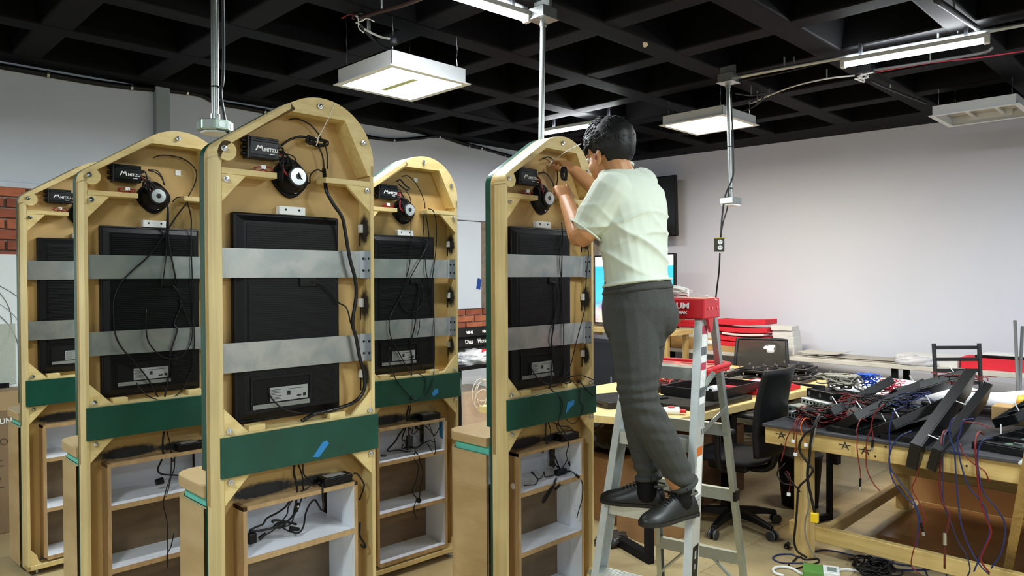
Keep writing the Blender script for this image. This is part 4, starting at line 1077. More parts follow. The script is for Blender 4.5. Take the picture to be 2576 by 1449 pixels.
for i in range(620):
    th = math.acos(1 - rnd.random() * .95); ph = rnd.uniform(0, 2 * PI)
    f, l, z = math.sin(th) * math.cos(ph), math.sin(th) * math.sin(ph), math.cos(th)
    base = Vector((f * .106 - .013, l * .086, z * .113 + .026)); n_ = Vector((f, l, z)).normalized()
    comb = Vector((1.0, -.2 * l + rnd.uniform(-.35, .35), -.25)) if f > -.35 else Vector((-.1, rnd.uniform(-.3, .3), -1))
    comb = (comb - n_ * comb.dot(n_)).normalized(); Ln = rnd.uniform(.02, .045) * (.6 + .6 * max(0, z))
    lift = rnd.uniform(.25, .8) * (.4 + .6 * max(0, z))
    pts = [base, base + comb * Ln * .5 + n_ * (.008 + lift * .012), base + comb * Ln + n_ * (.006 + lift * .014)]
    hair.tube([hp(*p) for p in pts], [.0042, .0034, .0008], 4)
under_man(hair.build('hair', M_HAIR, None, smooth=True))

# t-shirt
M_SHIRT = mat('white cotton', rgb(214, 222, 206), .85, var=.015, vscale=5)
sh = MB()
SSEC = [(1604, 716, 3.01, .163, .120, 33)] + SEC[2:]
_rg = sections(.012, .012, SSEC)
for i_, k_ in ((0, .14), (1, .12), (2, .06)):
    c_ = D(*SSEC[i_][:3]); f_ = facing(SSEC[i_][5])[0]
    _rg[i_] = [p - U_ * ((p - c_).dot(f_) * k_) for p in _rg[i_]]
loft(sh, _rg)
limb(sh, [SH_L + Vector((0, 0, .01)), SH_L.lerp(EL_L, .35), SH_L.lerp(EL_L, .64)], [.086, .082, .078])
limb(sh, [SH_R + Vector((0, 0, .01)), SH_R.lerp(EL_R, .35), SH_R.lerp(EL_R, .5)], [.078, .072, .068])
def fold(co, n_):
    # drag folds: from the near armpit down to the far hip, and a few across the back
    r = co - D(1590, 600, 3.0); x = r.dot(R_); z = r.z
    w = noise.noise(Vector((x * 3, z * 3, 1.7)))
    d1 = x * .55 + z * .83
    a1 = ((1 - abs(math.sin(d1 * 34 + w * 2.2))) ** 2.5 - .25) * max(0, 1 - abs(z + .03) / .19)
    d2 = -x * .15 + z * .99
    a2 = ((1 - abs(math.sin(d2 * 46 + w * 3))) ** 3 - .2) * max(0, 1 - abs(z - .06) / .13) * (.6 + .6 * noise.noise(co * 6))
    a3 = noise.noise(co * 14) * .6
    low = max(0, min(1, (.16 - z) / .08))
    env = .35 + .65 * noise.noise(co * 4.5 + Vector((3, 1, 2)))
    return n_ * ((.040 * a1 * env + .024 * a2 + .005 * a3) * low)
fused('t_shirt', sh, .0055, 4, M_SHIRT, MAN, fold)
# neck band, sleeve hem
f, l = facing(46)
nb = ring(D(1553, 428, 3.06), (l * .9 + U_ * -.10).normalized(), (f * .93 - U_ * .36).normalized(), .070, .066, 28)
under_man(MB().tube(nb + nb[:1], .0065, 8, False).build('neck_band', M_SHIRT, None, smooth=True))
ax = (EL_L - SH_L).normalized(); o1 = ax.orthogonal().normalized(); o2 = ax.cross(o1)
sb = ring(SH_L.lerp(EL_L, .86), o1, o2, .072, .072, 28)
under_man(MB().tube(sb + sb[:1], .0045, 6, False).build('sleeve_hem', M_SHIRT, None, smooth=True))
_tf = (facing(33)[0] * .99 - U_ * .14).normalized()
hem = ring(D(1604, 712, 3.01), facing(33)[1], _tf, .172, .129, 36, 2.3)
under_man(MB().tube(hem + hem[:1], .005, 6, False).build('shirt_hem', M_SHIRT, None, smooth=True))

# joggers
t = NT('grey check cloth'); t.b.inputs['Roughness'].default_value = .9
mp = t.mapped(scale=(1, 1, 1)); w1 = t.n('ShaderNodeTexWave', i_Scale=150.0, i_Distortion=.0); w1.bands_direction = 'Z'; t.l(mp, 0, w1, 'Vector')
w2 = t.n('ShaderNodeTexWave', i_Scale=150.0, i_Distortion=.0); w2.bands_direction = 'DIAGONAL'; t.l(mp, 0, w2, 'Vector')
nq = t.n('ShaderNodeTexNoise', i_Scale=260.0, i_Detail=2.0); t.l(t.mapped(scale=(1, 1, 1.6)), 0, nq, 'Vector')
s1 = t.mix((nq, 'Fac'), rgb(30, 32, 32), rgb(84, 86, 80)); s2 = t.mix((nq, 'Fac'), rgb(36, 37, 40), rgb(76, 78, 74)); t.color(t.mix(.4, s1, s2)); t.bump((nq, 'Fac'), .25, .002)
M_TROU = t.m
tr_ = MB()
loft(tr_, sections(.018, .018, [(1605, 870, 3.01, .11, .085, 30), (1605, 830, 3.01, .150, .108, 31), (1607, 770, 3.01, .160, .122, 32), (1606, 728, 3.01, .150, .112, 34), (1605, 706, 3.01, .146, .106, 35)]))
blob(tr_, D(1655, 795, 3.02), R_, F_, U_, .085, .12, .10, 16, 10)
CU_L = AN_L + Vector((-.004, .0, .055)); CU_R = AN_R + Vector((0, 0, .05))
limb(tr_, [HI_L, HI_L.lerp(KN_Lg, .5), KN_Lg, KN_Lg.lerp(CU_L, .5), CU_L], [.104, .094, .078, .074, .056])
limb(tr_, [HI_R, HI_R.lerp(KN_Rg, .5), KN_Rg, KN_Rg.lerp(CU_R, .5), CU_R], [.104, .092, .075, .070, .054])
def fold2(co, n_):
    k1 = (co - KN_Lg).length; k2 = (co - CU_L).length; k3 = (co - CU_R).length
    a = math.sin(co.z * 120 + 6 * noise.noise(co * 6)) * (math.exp(-k1 * k1 / .02) * .005 + math.exp(-k2 * k2 / .006) * .006 + math.exp(-k3 * k3 / .006) * .006)
    return n_ * (a + noise.noise(co * 9) * .004 + noise.noise(co * 20) * .0015)
fused('joggers', tr_, .0055, 4, M_TROU, MAN, fold2)
for c_, r_, kn_ in ((CU_L, .052, KN_Lg), (CU_R, .050, KN_Rg)):
    ax_ = (c_ - kn_).normalized(); a1_ = ax_.orthogonal().normalized(); a2_ = ax_.cross(a1_)
    rr_ = ring(c_ + ax_ * .028, a1_, a2_, r_, r_, 24)
    under_man(MB().tube(rr_ + rr_[:1], .011, 8, False).build('cuff', M_TROU, None, smooth=True))
wb_ = ring(D(1605, 730, 3.01), facing(34)[1], (facing(34)[0] * .99 - U_ * .14).normalized(), .163, .124, 36, 2.3)
under_man(MB().tube(wb_ + wb_[:1], .012, 8, False).build('waistband', M_TROU, None, smooth=True))
for q in ([(1536, 735), (1524, 748), (1518, 765), (1526, 768), (1534, 750)], [(1537, 738), (1531, 752), (1528, 772)]):
    under_man(MB().tube(spline([D(x, y, 2.98) for x, y in q], 5), .0035, 6).build('drawstring', M_BLACK, None, smooth=True))
# pocket edge on the near hip
under_man(MB().tube(spline([D(1552, 752, 2.905), D(1556, 790, 2.885), D(1546, 825, 2.90)], 5), .003, 6).build('pocket_seam', M_BLACKM, None, smooth=True))
# socks
for an, nm in ((AN_L, 1), (AN_R, 2)):
    s_ = MB(); limb(s_, [an + Vector((0, 0, .025)), an, an + Vector((-.005, 0, -.05))], [.041, .042, .045]); under_man(s_.build('sock', M_BLACKM, None, smooth=True))
# shoes
M_SHOE = mat('worn black leather', rgb(24, 26, 22), .42, var=.3, vscale=26, bump=.15)
M_SOLE = mat('dark rubber sole', rgb(34, 30, 26), .7)
def shoe(heel, toe, z0):
    heel = Vector(heel); toe = Vector(toe); ln = (toe - heel).length; d = (toe - heel).normalized(); sd = U_.cross(d)
    prof = [(-.07, .024, .05), (-.03, .036, .085), (.08, .041, .104), (.2, .041, .106), (.32, .042, .102), (.45, .046, .092), (.58, .051, .079), (.70, .054, .067), (.82, .051, .058), (.92, .043, .049), (1.0, .029, .038), (1.045, .012, .026)]
    mb = MB(); rings = []
    for (t_, w, h) in prof:
        c = heel + d * (ln * t_) + U_ * (z0 + .012); pts = []
        for i in range(16):
            a = 2 * PI * i / 16; x = w * math.cos(a); y = math.sin(a)
            zz = (h - .012) * (y if y > 0 else 0) ** .8 if y > 0 else 0.0
            k_ = 1.0 if y < .2 else 1 - .45 * ((y - .2) / .8) ** 1.5
            pts.append(c + sd * (x * (1.0 if y <= 0 else k_)) + U_ * zz)
        rings.append(pts)
    loft(mb, rings)
    o = mb.build('shoe', M_SHOE, None, smooth=True)
    ss = o.modifiers.new('s', 'SUBSURF'); ss.levels = 1; ss.render_levels = 1
    under_man(o)
    so = [heel + d * (ln * t_) + sd * (w * 1.04) + U_ * z0 for (t_, w, h) in prof] + [heel + d * (ln * t_) - sd * (w * 1.04) + U_ * z0 for (t_, w, h) in prof[::-1]]
    n = len(so); sm = MB().add(so + [p + U_ * .014 for p in so], [tuple(range(n))[::-1], tuple(range(n, 2 * n))] + [(i, (i + 1) % n, n + (i + 1) % n, n + i) for i in range(n)])
    s2 = sm.build('sole', M_SOLE, None); under_man(s2)
    for i in range(5):
        t_ = .40 + i * .055; h = .099 - i * .0072; c = heel + d * (ln * t_) + U_ * (z0 + h + .003)
        under_man(MB().tube([c - sd * .022 - U_ * .006, c + d * .006, c + sd * .022 - U_ * .006], .0024, 5).build('shoelace', M_BLACK, None, smooth=True))
    c = heel + d * (ln * .40) + U_ * (z0 + .102)
    for s in (1, -1): under_man(MB().tube(spline([c, c + sd * s * .022 + U_ * .004, c + sd * s * .026 - U_ * .012, c + d * .01], 4), .0022, 5).build('shoelace', M_BLACK, None, smooth=True))
    # collar of the shoe
    cr = ring(heel + d * (ln * .12) + U_ * (z0 + .094), d, sd, .050, .036, 22)
    under_man(MB().tube(cr + cr[:1], .005, 6, False).build('shoe_collar', mat('worn olive lining', rgb(84, 82, 68), .7), None, smooth=True))
shoe((2.628, 1.582, 0), (2.366, 1.642, 0), .6262)
shoe((2.622, 1.725, 0), (2.512, 1.955, 0), .6262)
# the zip tie he pulls with his teeth and the bundle in his hand
under_man(MB().tube([D(1462, 362, 3.2), D(1430, 378, 3.36), D(1388, 405, 3.49)], .0022, 5).build('zip_tie', M_ZIP, None))
bd = empty('cable_bundle', D(1419, 437, 3.28)); tag(bd, 'small black cable bundle held in the man\'s hand', 'cable')
pts = []
for i in range(40):
    a = i * 2 * PI / 8; pts.append(R_ * (.010 * math.cos(a) + .0004 * i - .008) + U_ * (.030 * math.sin(a)) + F_ * (-.012 + .0006 * i))
MB().tube(spline(pts, 3), .0028, 5).build('cable_turns', M_CABLE, bd, smooth=True)
# ------------------------------------------------------------------ tables
M_TTOP = wood('pine table top', rgb(232, 210, 150), rgb(214, 188, 124), stretch=(.08, 1, 1), scale=22)
M_BEAM = wood('rough pine beam', rgb(212, 186, 124), rgb(182, 152, 92), stretch=(1, .07, 1), scale=26)
M_BEAMZ = wood('rough pine post', rgb(206, 180, 122), rgb(178, 148, 94), stretch=(1, 1, .07), scale=26)
M_BEAMX = wood('rough pine rail', rgb(198, 170, 114), rgb(168, 138, 88), stretch=(.07, 1, 1), scale=26)
MT = empty('work_table', (3.713, 2.392, 0)); tag(MT, 'pale pine work table behind the ladder, cluttered with black trays', 'table')
ox, oy = 3.713, 2.392
top = [(0, 0), (2.76, -.15), (2.80, 1.2), (-.44, 1.2)]
MB().prism(top, .70, .75, 'xy').build('table_top', M_TTOP, MT, bevel=.003)
for (x, y) in ((.95, .10), (2.6, .0), (2.65, 1.05), (-.15, 1.05)): MB().box(x, x + .08, y, y + .08, 0, .70).build('leg', M_BLACKM, MT)
MB().box(.2, 2.65, .08, .12, .64, .70).build('apron', M_BLACKM, MT); MB().box(-.1, 2.65, 1.05, 1.09, .64, .70).build('apron', M_BLACKM, MT)

RT = empty('work_table', (4.02, 1.935, 0)); tag(RT, 'rough wooden work table with black top, heaped with wires and black housings', 'table')
M_BTOP = mat('scuffed black board', rgb(62, 62, 66), .5, var=.2, vscale=5)
MB().box(-.015, 1.55, -3.0, .01, .735, .752).build('table_top', M_BTOP, RT, bevel=.002)
MB().box(0, .045, -3.0, .0, .638, .735).build('front_beam', M_BEAM, RT, bevel=.003)
MB().box(1.48, 1.525, -3.0, .0, .638, .735).build('rear_beam', M_BEAM, RT, bevel=.003)
MB().box(.045, 1.48, -.045, .0, .638, .735).build('end_beam', M_BEAMX, RT, bevel=.003)
for (x, y) in ((.05, -.235), (1.40, -.36), (.05, -2.6), (1.40, -2.6)): MB().box(x, x + .085, y, y + .085, 0, .638).build('leg', M_BEAMZ, RT, bevel=.003)
MB().box(.14, .185, -2.7, -.08, .085, .17).build('low_rail', M_BEAM, RT, bevel=.003)
MB().box(1.36, 1.40, -2.7, -.25, .25, .33).build('low_rail', M_BEAM, RT, bevel=.003)
MB().box(.185, 1.40, -.30, -.26, .10, .17).build('low_rail', M_BEAMX, RT, bevel=.003)
def mark(px, py, s, size):
    p = on_x(px, py, 4.0185) - Vector(RT.location)
    return text('pen_mark', s, size, M_SPRAY, (p.x, p.y, p.z), (0, -1, 0), (0, 0, 1), RT, extrude=.0004, bold=-.0006)
for (x, y) in ((1957, 1103), (2116, 1130), (2166, 1142)):
    mark(x, y, 'A', .062); q = on_x(x - 6, y - 13, 4.0185) - Vector(RT.location)
    MB().box(q.x - .0006, q.x, q.y - .062, q.y, q.z - .002, q.z + .002).build('pen_mark', M_SPRAY, RT)
for (x, y) in ((1966, 1118), (2228, 1124), (2202, 1148), (2432, 1172)):
    q = on_x(x, y, 4.019) - Vector(RT.location); MB().cyl((q.x, q.y, q.z), (q.x - .001, q.y, q.z), .005, seg=10).build('screw_hole', M_BLACKM, RT)
# diagonal prop at the right edge
a = on_x(2562, 1300, 3.9); b = on_z(2534, 1449, 0.0)
pr = MB().tube([a + (a - b) * 1.3, b + Vector((0, 0, .02))], .028, 4).build('timber_prop', M_BEAMZ, None); tag(pr, 'bare timber batten leaning at the right edge in front of the black-topped table', 'timber')

BE = empty('wall_bench', (7.2, 1.5, 0)); tag(BE, 'long low bench along the white wall, loaded with foam and boxes', 'bench')
M_BENCH = mat('worn grey bench top', rgb(214, 211, 204), .55, var=.1, vscale=4)
MB().box(-.02, .44, -3.6, 3.55, .76, .80).build('bench_top', M_BENCH, BE, bevel=.003)
for i in range(6):
    y = -3.2 + i * 1.3; MB().box(.02, .06, y, y + .05, 0, .76).build('leg', M_BLACKM, BE); MB().box(.36, .40, y, y + .05, 0, .76).build('leg', M_BLACKM, BE)
MB().box(.0, .44, -3.6, 3.55, .30, .33).build('lower_shelf', mat('dark shelf', rgb(70, 62, 52), .7), BE)

# ------------------------------------------------------------------ red foam and boxes on the bench
def slab(name, x0, x1, y0, y1, z0, h, m, label, cat, bend=0.0, group=None, rz=0.0, tiltx=0.0, holes=0):
    cx, cy = (x0 + x1) / 2, (y0 + y1) / 2; n = 8
    mb = MB(); vs = []; L = y1 - y0
    for i in range(n + 1):
        t_ = i / n; y = -L / 2 + L * t_; zz = bend * (2 * t_ - 1) ** 2
        vs += [(x0 - cx, y, zz), (x1 - cx, y, zz), (x1 - cx, y, zz + h), (x0 - cx, y, zz + h)]
    fs = [(3, 2, 1, 0), (n * 4, n * 4 + 1, n * 4 + 2, n * 4 + 3)]
    for i in range(n):
        a = i * 4; b = a + 4
        for k_ in range(4): fs.append((a + k_, a + (k_ + 1) % 4, b + (k_ + 1) % 4, b + k_))
    mb.add(vs, fs)
    o = mb.build(name, m, None, bevel=.004); o.location = (cx, cy, z0); o.rotation_euler = (tiltx, 0, rz)
    tag(o, label, cat, group); return o
GF = 'red foam sheets on the bench'
z = .8005
slab('foam_sheet', 7.24, 7.50, 3.50, 4.02, z, .055, M_RED, 'lowest red foam sheet of the stack on the wall bench', 'foam', .006, GF); z += .0615
slab('foam_sheet', 7.23, 7.50, 3.48, 4.03, z, .045, M_RED, 'second lowest red foam sheet of the stack on the wall bench', 'foam', .008, GF, .01); z += .053
slab('foam_sheet', 7.24, 7.50, 3.47, 4.04, z, .05, M_RED, 'red foam sheet right under the white one in the stack', 'foam', .012, GF, -.01); z += .062
slab('foam_sheet', 7.23, 7.49, 3.50, 3.98, z, .022, mat('white foam', rgb(240, 226, 226), .7), 'thin white foam sheet in the middle of the red stack', 'foam', .012); z += .034
slab('foam_sheet', 7.24, 7.50, 3.47, 4.04, z, .05, M_RED, 'red foam sheet resting on the thin white one', 'foam', .012, GF); z += .062
tf = slab('foam_sheet', 7.22, 7.52, 3.48, 4.06, z + .02, .055, M_RED, 'topmost red foam sheet, tipped across the stack', 'foam', .01, GF, .04, -.02)
slab('foam_sheet', 7.30, 7.56, 4.02, 4.22, z - .03, .035, M_RED, 'short red foam offcut left of the red stack', 'foam', 0, GF, .05, .05)
M_WBOX = mat('white carton', rgb(226, 226, 226), .5, var=.04)
M_CARD2 = mat('light cardboard', rgb(194, 156, 104), .8, var=.07, vscale=9)
def carton(x0, x1, y0, y1, z0, z1, m, label, cat='box', rz=0.0, flap=True, name='carton', seam=None, group=None):
    E_ = empty(name, ((x0 + x1) / 2, (y0 + y1) / 2, z0), rz); hx, hy, h = (x1 - x0) / 2, (y1 - y0) / 2, z1 - z0
    MB().box(-hx, hx, -hy, hy, 0, h).build('box_body', m, E_, bevel=.003)
    if flap:
        MB().box(-hx - .001, hx + .001, -hy - .0012, hy + .0012, h * .62, h + .0012).build('lid', m, E_, bevel=.003)
    if seam: MB().box(-hx * .2, hx * .2, -hy - .001, hy + .001, h, h + .001).build('packing_tape', mat('packing tape', rgb(170, 132, 84), .3), E_)
    tag(E_, label, cat, group); return E_
carton(7.22, 7.52, 4.02, 4.62, .8005, .93, M_CARD2, 'wide cardboard carton under the white boxes on the wall bench', flap=True)
carton(7.20, 7.34, 3.62, 4.05, .8005, .862, M_CARD2, 'flat cardboard carton at the bench edge below the red foam', flap=False)
carton(7.26, 7.5, 4.05, 4.55, .9315, 1.0, M_WBOX, 'long white box lying on the wide cardboard carton')
carton(7.27, 7.48, 4.30, 4.54, 1.0015, 1.045, M_WBOX, 'small white box on top of the long white box', flap=False)
carton(7.30, 7.50, 4.06, 4.29, 1.0015, 1.04, M_CARD, 'small brown box beside the small white box', flap=False)
slab('foam_sheet', 7.25, 7.5, 4.06, 4.60, 1.047, .04, M_RED, 'red foam sheet lying on the white and brown boxes', 'foam', 0, GF)
slab('foam_sheet', 7.27, 7.45, 4.15, 4.52, 1.0885, .03, M_RED, 'red foam offcut wrapped in film on the boxes behind the ladder', 'foam', 0, GF)
carton(7.24, 7.56, 4.64, 4.92, .8005, 1.12, M_CARD, 'upright brown carton on the bench behind the man', flap=True)
carton(7.32, 7.52, 3.21, 3.44, .8005, .90, M_WBOX, 'lowest grey-white box of the small pile right of the red foam')
carton(7.33, 7.52, 3.22, 3.44, .9015, .99, M_WBOX, 'middle white box of the small pile right of the red foam')
carton(7.33, 7.52, 3.23, 3.45, .9915, 1.05, M_WBOX, 'upper white box of the small pile right of the red foam', flap=False)
carton(7.31, 7.52, 3.24, 3.46, 1.0515, 1.10, M_WBOX, 'topmost white box of the small pile right of the red foam', rz=.06, flap=False)
def lump(name, c, rx, ry, rz_, m, label, cat, seed=0, amp=.25, fr=3.0, seg=28, rg=16):
    mb = MB(); vs = []
    blob(mb, Vector((0, 0, 0)), Vector((1, 0, 0)), Vector((0, 1, 0)), Vector((0, 0, 1)), 1, 1, 1, seg, rg)
    nv = []
    for v in mb.v:
        q = Vector(v); k_ = 1 + amp * noise.noise(q * fr + Vector((seed, seed * 2, 0)))
        p = Vector((q.x * rx, q.y * ry, q.z * rz_)) * k_
        nv.append((p.x, p.y, max(p.z, -rz_ * .6)))
    mb.v = nv; o = mb.build(name, m, None, smooth=True); o.location = (c[0], c[1], c[2] + rz_ * .6)
    tag(o, label, cat); return o
M_BUB = mat('white bubble wrap', rgb(232, 232, 234), .3, bump=.8, vscale=60)
lump('bubble_wrap', (7.24, 3.42, .8005), .09, .11, .085, M_BUB, 'crumpled white bubble wrap ball beside the red foam stack', 'bubble wrap', 3)
lump('foam_peanut', (7.24, 4.12, .863), .04, .09, .035, M_WHITE, 'rolled white foam strip on the bench behind the ladder rail', 'foam', 5, .15) 
# grey sheets, parcel, long red foam
for i, (y0, y1, sag) in enumerate(((2.15, 3.05, .0), (2.2, 2.95, .0))):
    slab('grey_sheet', 7.25 + .03 * i, 7.60, y0, y1, .8005 + i * .013, .008, mat('grey board', rgb(176, 172, 164), .6), ('lower' if i == 0 else 'upper') + ' flat grey board lying on the bench left of the white parcel', 'board', .004)
slab('curved_sheet', 7.27, 7.58, 2.75, 3.15, .835, .006, mat('cream sheet', rgb(206, 202, 190), .5), 'curled cream sheet at the left end of the grey boards', 'board', .012)
carton(7.25, 7.58, 1.72, 2.22, .8005, .89, M_WBOX, 'long white carton on the bench behind the slatted chair', flap=False)
lump('plastic_parcel', (7.22, 2.05, .8005), .05, .17, .055, clear('milky film', rgb(226, 226, 236), .25, .8), 'film-wrapped white parcel in front of the long white carton', 'parcel', 8, .3, 4)
slab('foam_block', 7.28, 7.52, .75, 1.70, .8005, .10, M_RED, 'long red foam block at the right end of the wall bench', 'foam', 0)
slab('flat_display', 7.30, 7.55, .8, 1.6, .902, .02, M_BLACK, 'thin black display lying on the long red foam block', 'display', 0)
slab('flat_display', 7.32, 7.53, .85, 1.55, .9235, .018, M_WHITE, 'thin white-edged display on the long red foam block', 'display', 0, rz=.05)

# ------------------------------------------------------------------ television and lit screen
TV = empty('television', (7.40, 5.27, 2.46), 0); tag(TV, 'large switched-off black television mounted on the white wall', 'television')
MB().box(-.02, .03, -.62, .62, -.36, .36).build('tv_body', M_BLACK, TV, bevel=.006)
MB().box(-.0215, -.0195, -.605, .605, -.34, .345).build('tv_screen', mat('dark glass', rgb(14, 14, 18), .12), TV)
MB().box(.03, .26, -.1, .1, -.1, .1).build('wall_mount', M_DGREY, TV)
TV.rotation_euler = (0, -.04, .0)
SC = empty('lit_screen', (6.75, 4.87, 1.075)); tag(SC, 'large lit screen showing blue sky over a town, standing behind the man', 'screen')
MB().box(-.0, .05, -.60, .50, 0, .80).build('screen_body', M_BLACK, SC, bevel=.005)
t = NT('screen picture'); sp = t.n('ShaderNodeSeparateXYZ'); t.l(t.co(), 'Object', sp, 0)
rp = t.n('ShaderNodeValToRGB'); cr = rp.color_ramp; cr.elements[0].position = 0.0; cr.elements[0].color = rgb(196, 150, 130)
for pos, c in ((.10, rgb(236, 214, 190)), (.2, rgb(210, 196, 206)), (.30, rgb(110, 150, 196)), (.34, rgb(86, 196, 236)), (.80, rgb(60, 186, 236)), (.835, rgb(70, 190, 238)), (.84, rgb(244, 246, 250))):
    e_ = cr.elements.new(pos); e_.color = c
mr = t.n('ShaderNodeMapRange'); mr.inputs[1].default_value = 0; mr.inputs[2].default_value = .8; 
vz = t.n('ShaderNodeTexVoronoi', i_Scale=26.0); t.l(t.co(), 'Object', vz, 'Vector')
ad = t.n('ShaderNodeMath', operation='MULTIPLY_ADD'); t.l(vz, 'Distance', ad, 0); ad.inputs[1].default_value = .0; t.l(sp, 'Z', ad, 2)
t.l(ad, 0, mr, 0); t.l(mr, 0, rp, 0)
hs = t.n('ShaderNodeHueSaturation'); t.l(rp, 0, hs, 'Color')
cut = t.n('ShaderNodeMath', operation='LESS_THAN'); t.l(sp, 'Z', cut, 0); cut.inputs[1].default_value = .25
mx = t.mix((cut, 0), (rp, 0), (vz, 'Color'))
mxx = mx[0].inputs[0]
m2 = t.n('ShaderNodeMath', operation='MULTIPLY'); t.l(cut, 0, m2, 0); m2.inputs[1].default_value = .28; t.l(m2, 0, mx[0], 0)
t.l(mx[0], 2, t.b, 'Emission Color'); t.b.inputs['Emission Strength'].default_value = .8; t.b.inputs['Base Color'].default_value = (0, 0, 0, 1)
MB().box(-.0015, -.0, -.585, .485, .015, .785).build('screen_picture', t.m, SC)
for s in (-.35, .3): MB().box(-.06, .1, s, s + .03, -.02, .0).build('screen_foot', M_BLACK, SC)
WS = empty('wooden_stand', (6.72, 4.86, 0)); tag(WS, 'plain wooden stand carrying the lit screen', 'stand')
MB().box(-.12, .35, -.62, .70, .985, 1.04).build('stand_top', M_TTOP, WS, bevel=.003)
for (x, y) in ((-.1, -.58), (.28, -.58), (-.1, .62), (.28, .62)): MB().box(x, x + .05, y, y + .05, 0, .985).build('leg', M_BEAMZ, WS)
MB().box(-.08, .3, -.55, .65, .55, .57).build('stand_shelf', M_MEL, WS)
DC = empty('steel_cabinet', (6.15, 4.75, 0)); tag(DC, 'dark steel cabinet standing behind the man below the lit screen', 'cabinet')
MB().box(-.2, .2, -.3, .35, .0, .98).build('cabinet_body', mat('dark steel', rgb(44, 48, 54), .45), DC, bevel=.004)
MB().box(-.215, -.2, -.29, .34, .05, .95).build('cabinet_door', mat('dark steel door', rgb(38, 42, 48), .4), DC, bevel=.003)
MB().box(-.225, -.215, -.26, -.24, .45, .6).build('door_handle', M_STEEL, DC)

# ------------------------------------------------------------------ things on the pine table
T0 = .7505
def open_tray(name, c, lx, ly, h, rz, m, label, t_=.012):
    E_ = empty(name, c, rz)
    MB().box(-lx / 2, lx / 2, -ly / 2, ly / 2, 0, .004).build('tray_floor', m, E_)
    for (a, b, d_, e_) in ((-lx / 2, lx / 2, -ly / 2, -ly / 2 + t_), (-lx / 2, lx / 2, ly / 2 - t_, ly / 2), (-lx / 2, -lx / 2 + t_, -ly / 2 + t_, ly / 2 - t_), (lx / 2 - t_, lx / 2, -ly / 2 + t_, ly / 2 - t_)):
        MB().box(a, b, d_, e_, .004, h).build('tray_wall', m, E_, bevel=.001)
    tag(E_, label, 'tray'); return E_
M_TRAY = mat('satin black metal', rgb(12, 12, 12), .4, spec=.4)
def flat_panel(name, c, lx, ly, h, rz, label, cat='panel', m=None):
    E_ = empty(name, c, rz); MB().box(-lx / 2, lx / 2, -ly / 2, ly / 2, 0, h).build('panel_body', m or M_TRAY, E_, bevel=.003)
    MB().box(-lx / 2 + .02, lx / 2 - .02, -ly / 2 + .02, ly / 2 - .02, h, h + .001).build('panel_face', M_BLACKM, E_)
    MB().box(-lx / 2 - .001, -lx / 2, -ly * .3, ly * .2, h * .35, h * .6).build('slot', M_BLACKM, E_)
    tag(E_, label, cat); return E_
flat_panel('display_housing', (4.04, 2.96, T0), .50, .34, .045, -.3, 'flat black display housing on the near left corner of the pine table')
flat_panel('display_housing', (4.42, 2.62, T0), .70, .46, .03, 0, 'black panel under the open black tray on the pine table')
open_tray('metal_tray', (4.68, 2.66, T0 + .0325), .66, .42, .062, .0, M_TRAY, 'open black metal tray on the pine table behind the ladder')
flat_panel('display_housing', (4.72, 3.12, T0), .6, .22, .05, -.08, 'black panel edge under the heap of red wires', m=M_TRAY)
mg = empty('paper_cup', (4.58, 2.58, T0 + .038)); tag(mg, 'white roll lying in the open black tray', 'roll')
MB().cyl((-.05, 0, .03), (.06, 0, .03), .03, seg=20).build('roll_body', M_WHITE, mg, smooth='auto'); MB().cyl((-.0505, 0, .03), (-.0515, 0, .03), .014, seg=14).build('roll_core', M_BLACK, mg)
mg.name = 'tape_roll'
# heap of red and brown wires
mb = MB(); rnd = random.Random(8)
for i in range(60):
    c0 = Vector((4.75 + rnd.uniform(-.2, .3), 3.12 + rnd.uniform(-.1, .14), T0 + .06)); pts = [c0]
    for j in range(4): pts.append(pts[-1] + Vector((rnd.uniform(-.08, .08), rnd.uniform(-.06, .06), rnd.uniform(-.015, .03))))
    pts = [Vector((p.x, p.y, max(T0 + .056, p.z))) for p in pts]; mb.tube(spline(pts, 3), .0035, 4)
o = stuff(mb.build('wire_heap', mat('red brown wire', rgb(168, 60, 54), .5, var=.5, vscale=16), None, smooth=True)); o['label'] = 'heap of red and white hook-up wires on the pine table'; o['category'] = 'wires'
# glue tube
gt = empty('glue_tube', on_z(1672, 1042, T0), -.9); tag(gt, 'white glue tube with a red end near the corner of the pine table', 'glue tube')
MB().lathe([(.004, -.05), (.012, -.03), (.024, .0), (.026, .06), (.026, .09)], (0, 0, .022), (1, 0, 0), 16).build('tube_body', M_WHITE, gt, smooth='auto')
MB().box(.088, .13, -.026, .026, .012, .03).build('tube_end', M_REDP, gt, bevel=.003); MB().box(.02, .06, -.02, .02, .046, .0485).build('tube_label', M_REDP, gt)
slab('foam_sheet', 4.95, 5.5, 2.36, 2.72, T0, .045, M_RED, 'red foam sheet lying on the pine table beside the black chair', 'foam', 0, None)
slab('paper_sheet', 5.15, 5.42, 2.42, 2.68, T0 + .046, .002, M_WHITE, 'white sheet of paper on the red foam on the pine table', 'paper', 0)
slab('paper_pad', 4.62, 4.9, 2.9, 3.02, T0, .012, mat('cream pad', rgb(236, 216, 166), .6), 'cream pad behind the open black tray', 'paper', 0)
def device(name, c, lx, ly, h, rz, label, m=M_BLACK, ports=5, cat='router'):
    E_ = empty(name, c, rz); MB().box(-lx / 2, lx / 2, -ly / 2, ly / 2, 0, h).build('case', m, E_, bevel=.004)
    for i in range(ports): 
        y = -ly * .38 + i * ly * .76 / max(1, ports - 1); MB().box(-lx / 2 - .001, -lx / 2, y - .008, y + .008, h * .25, h * .65).build('port', M_BLACKM if m is not M_BLACK else M_GREY, E_)
    tag(E_, label, cat); return E_
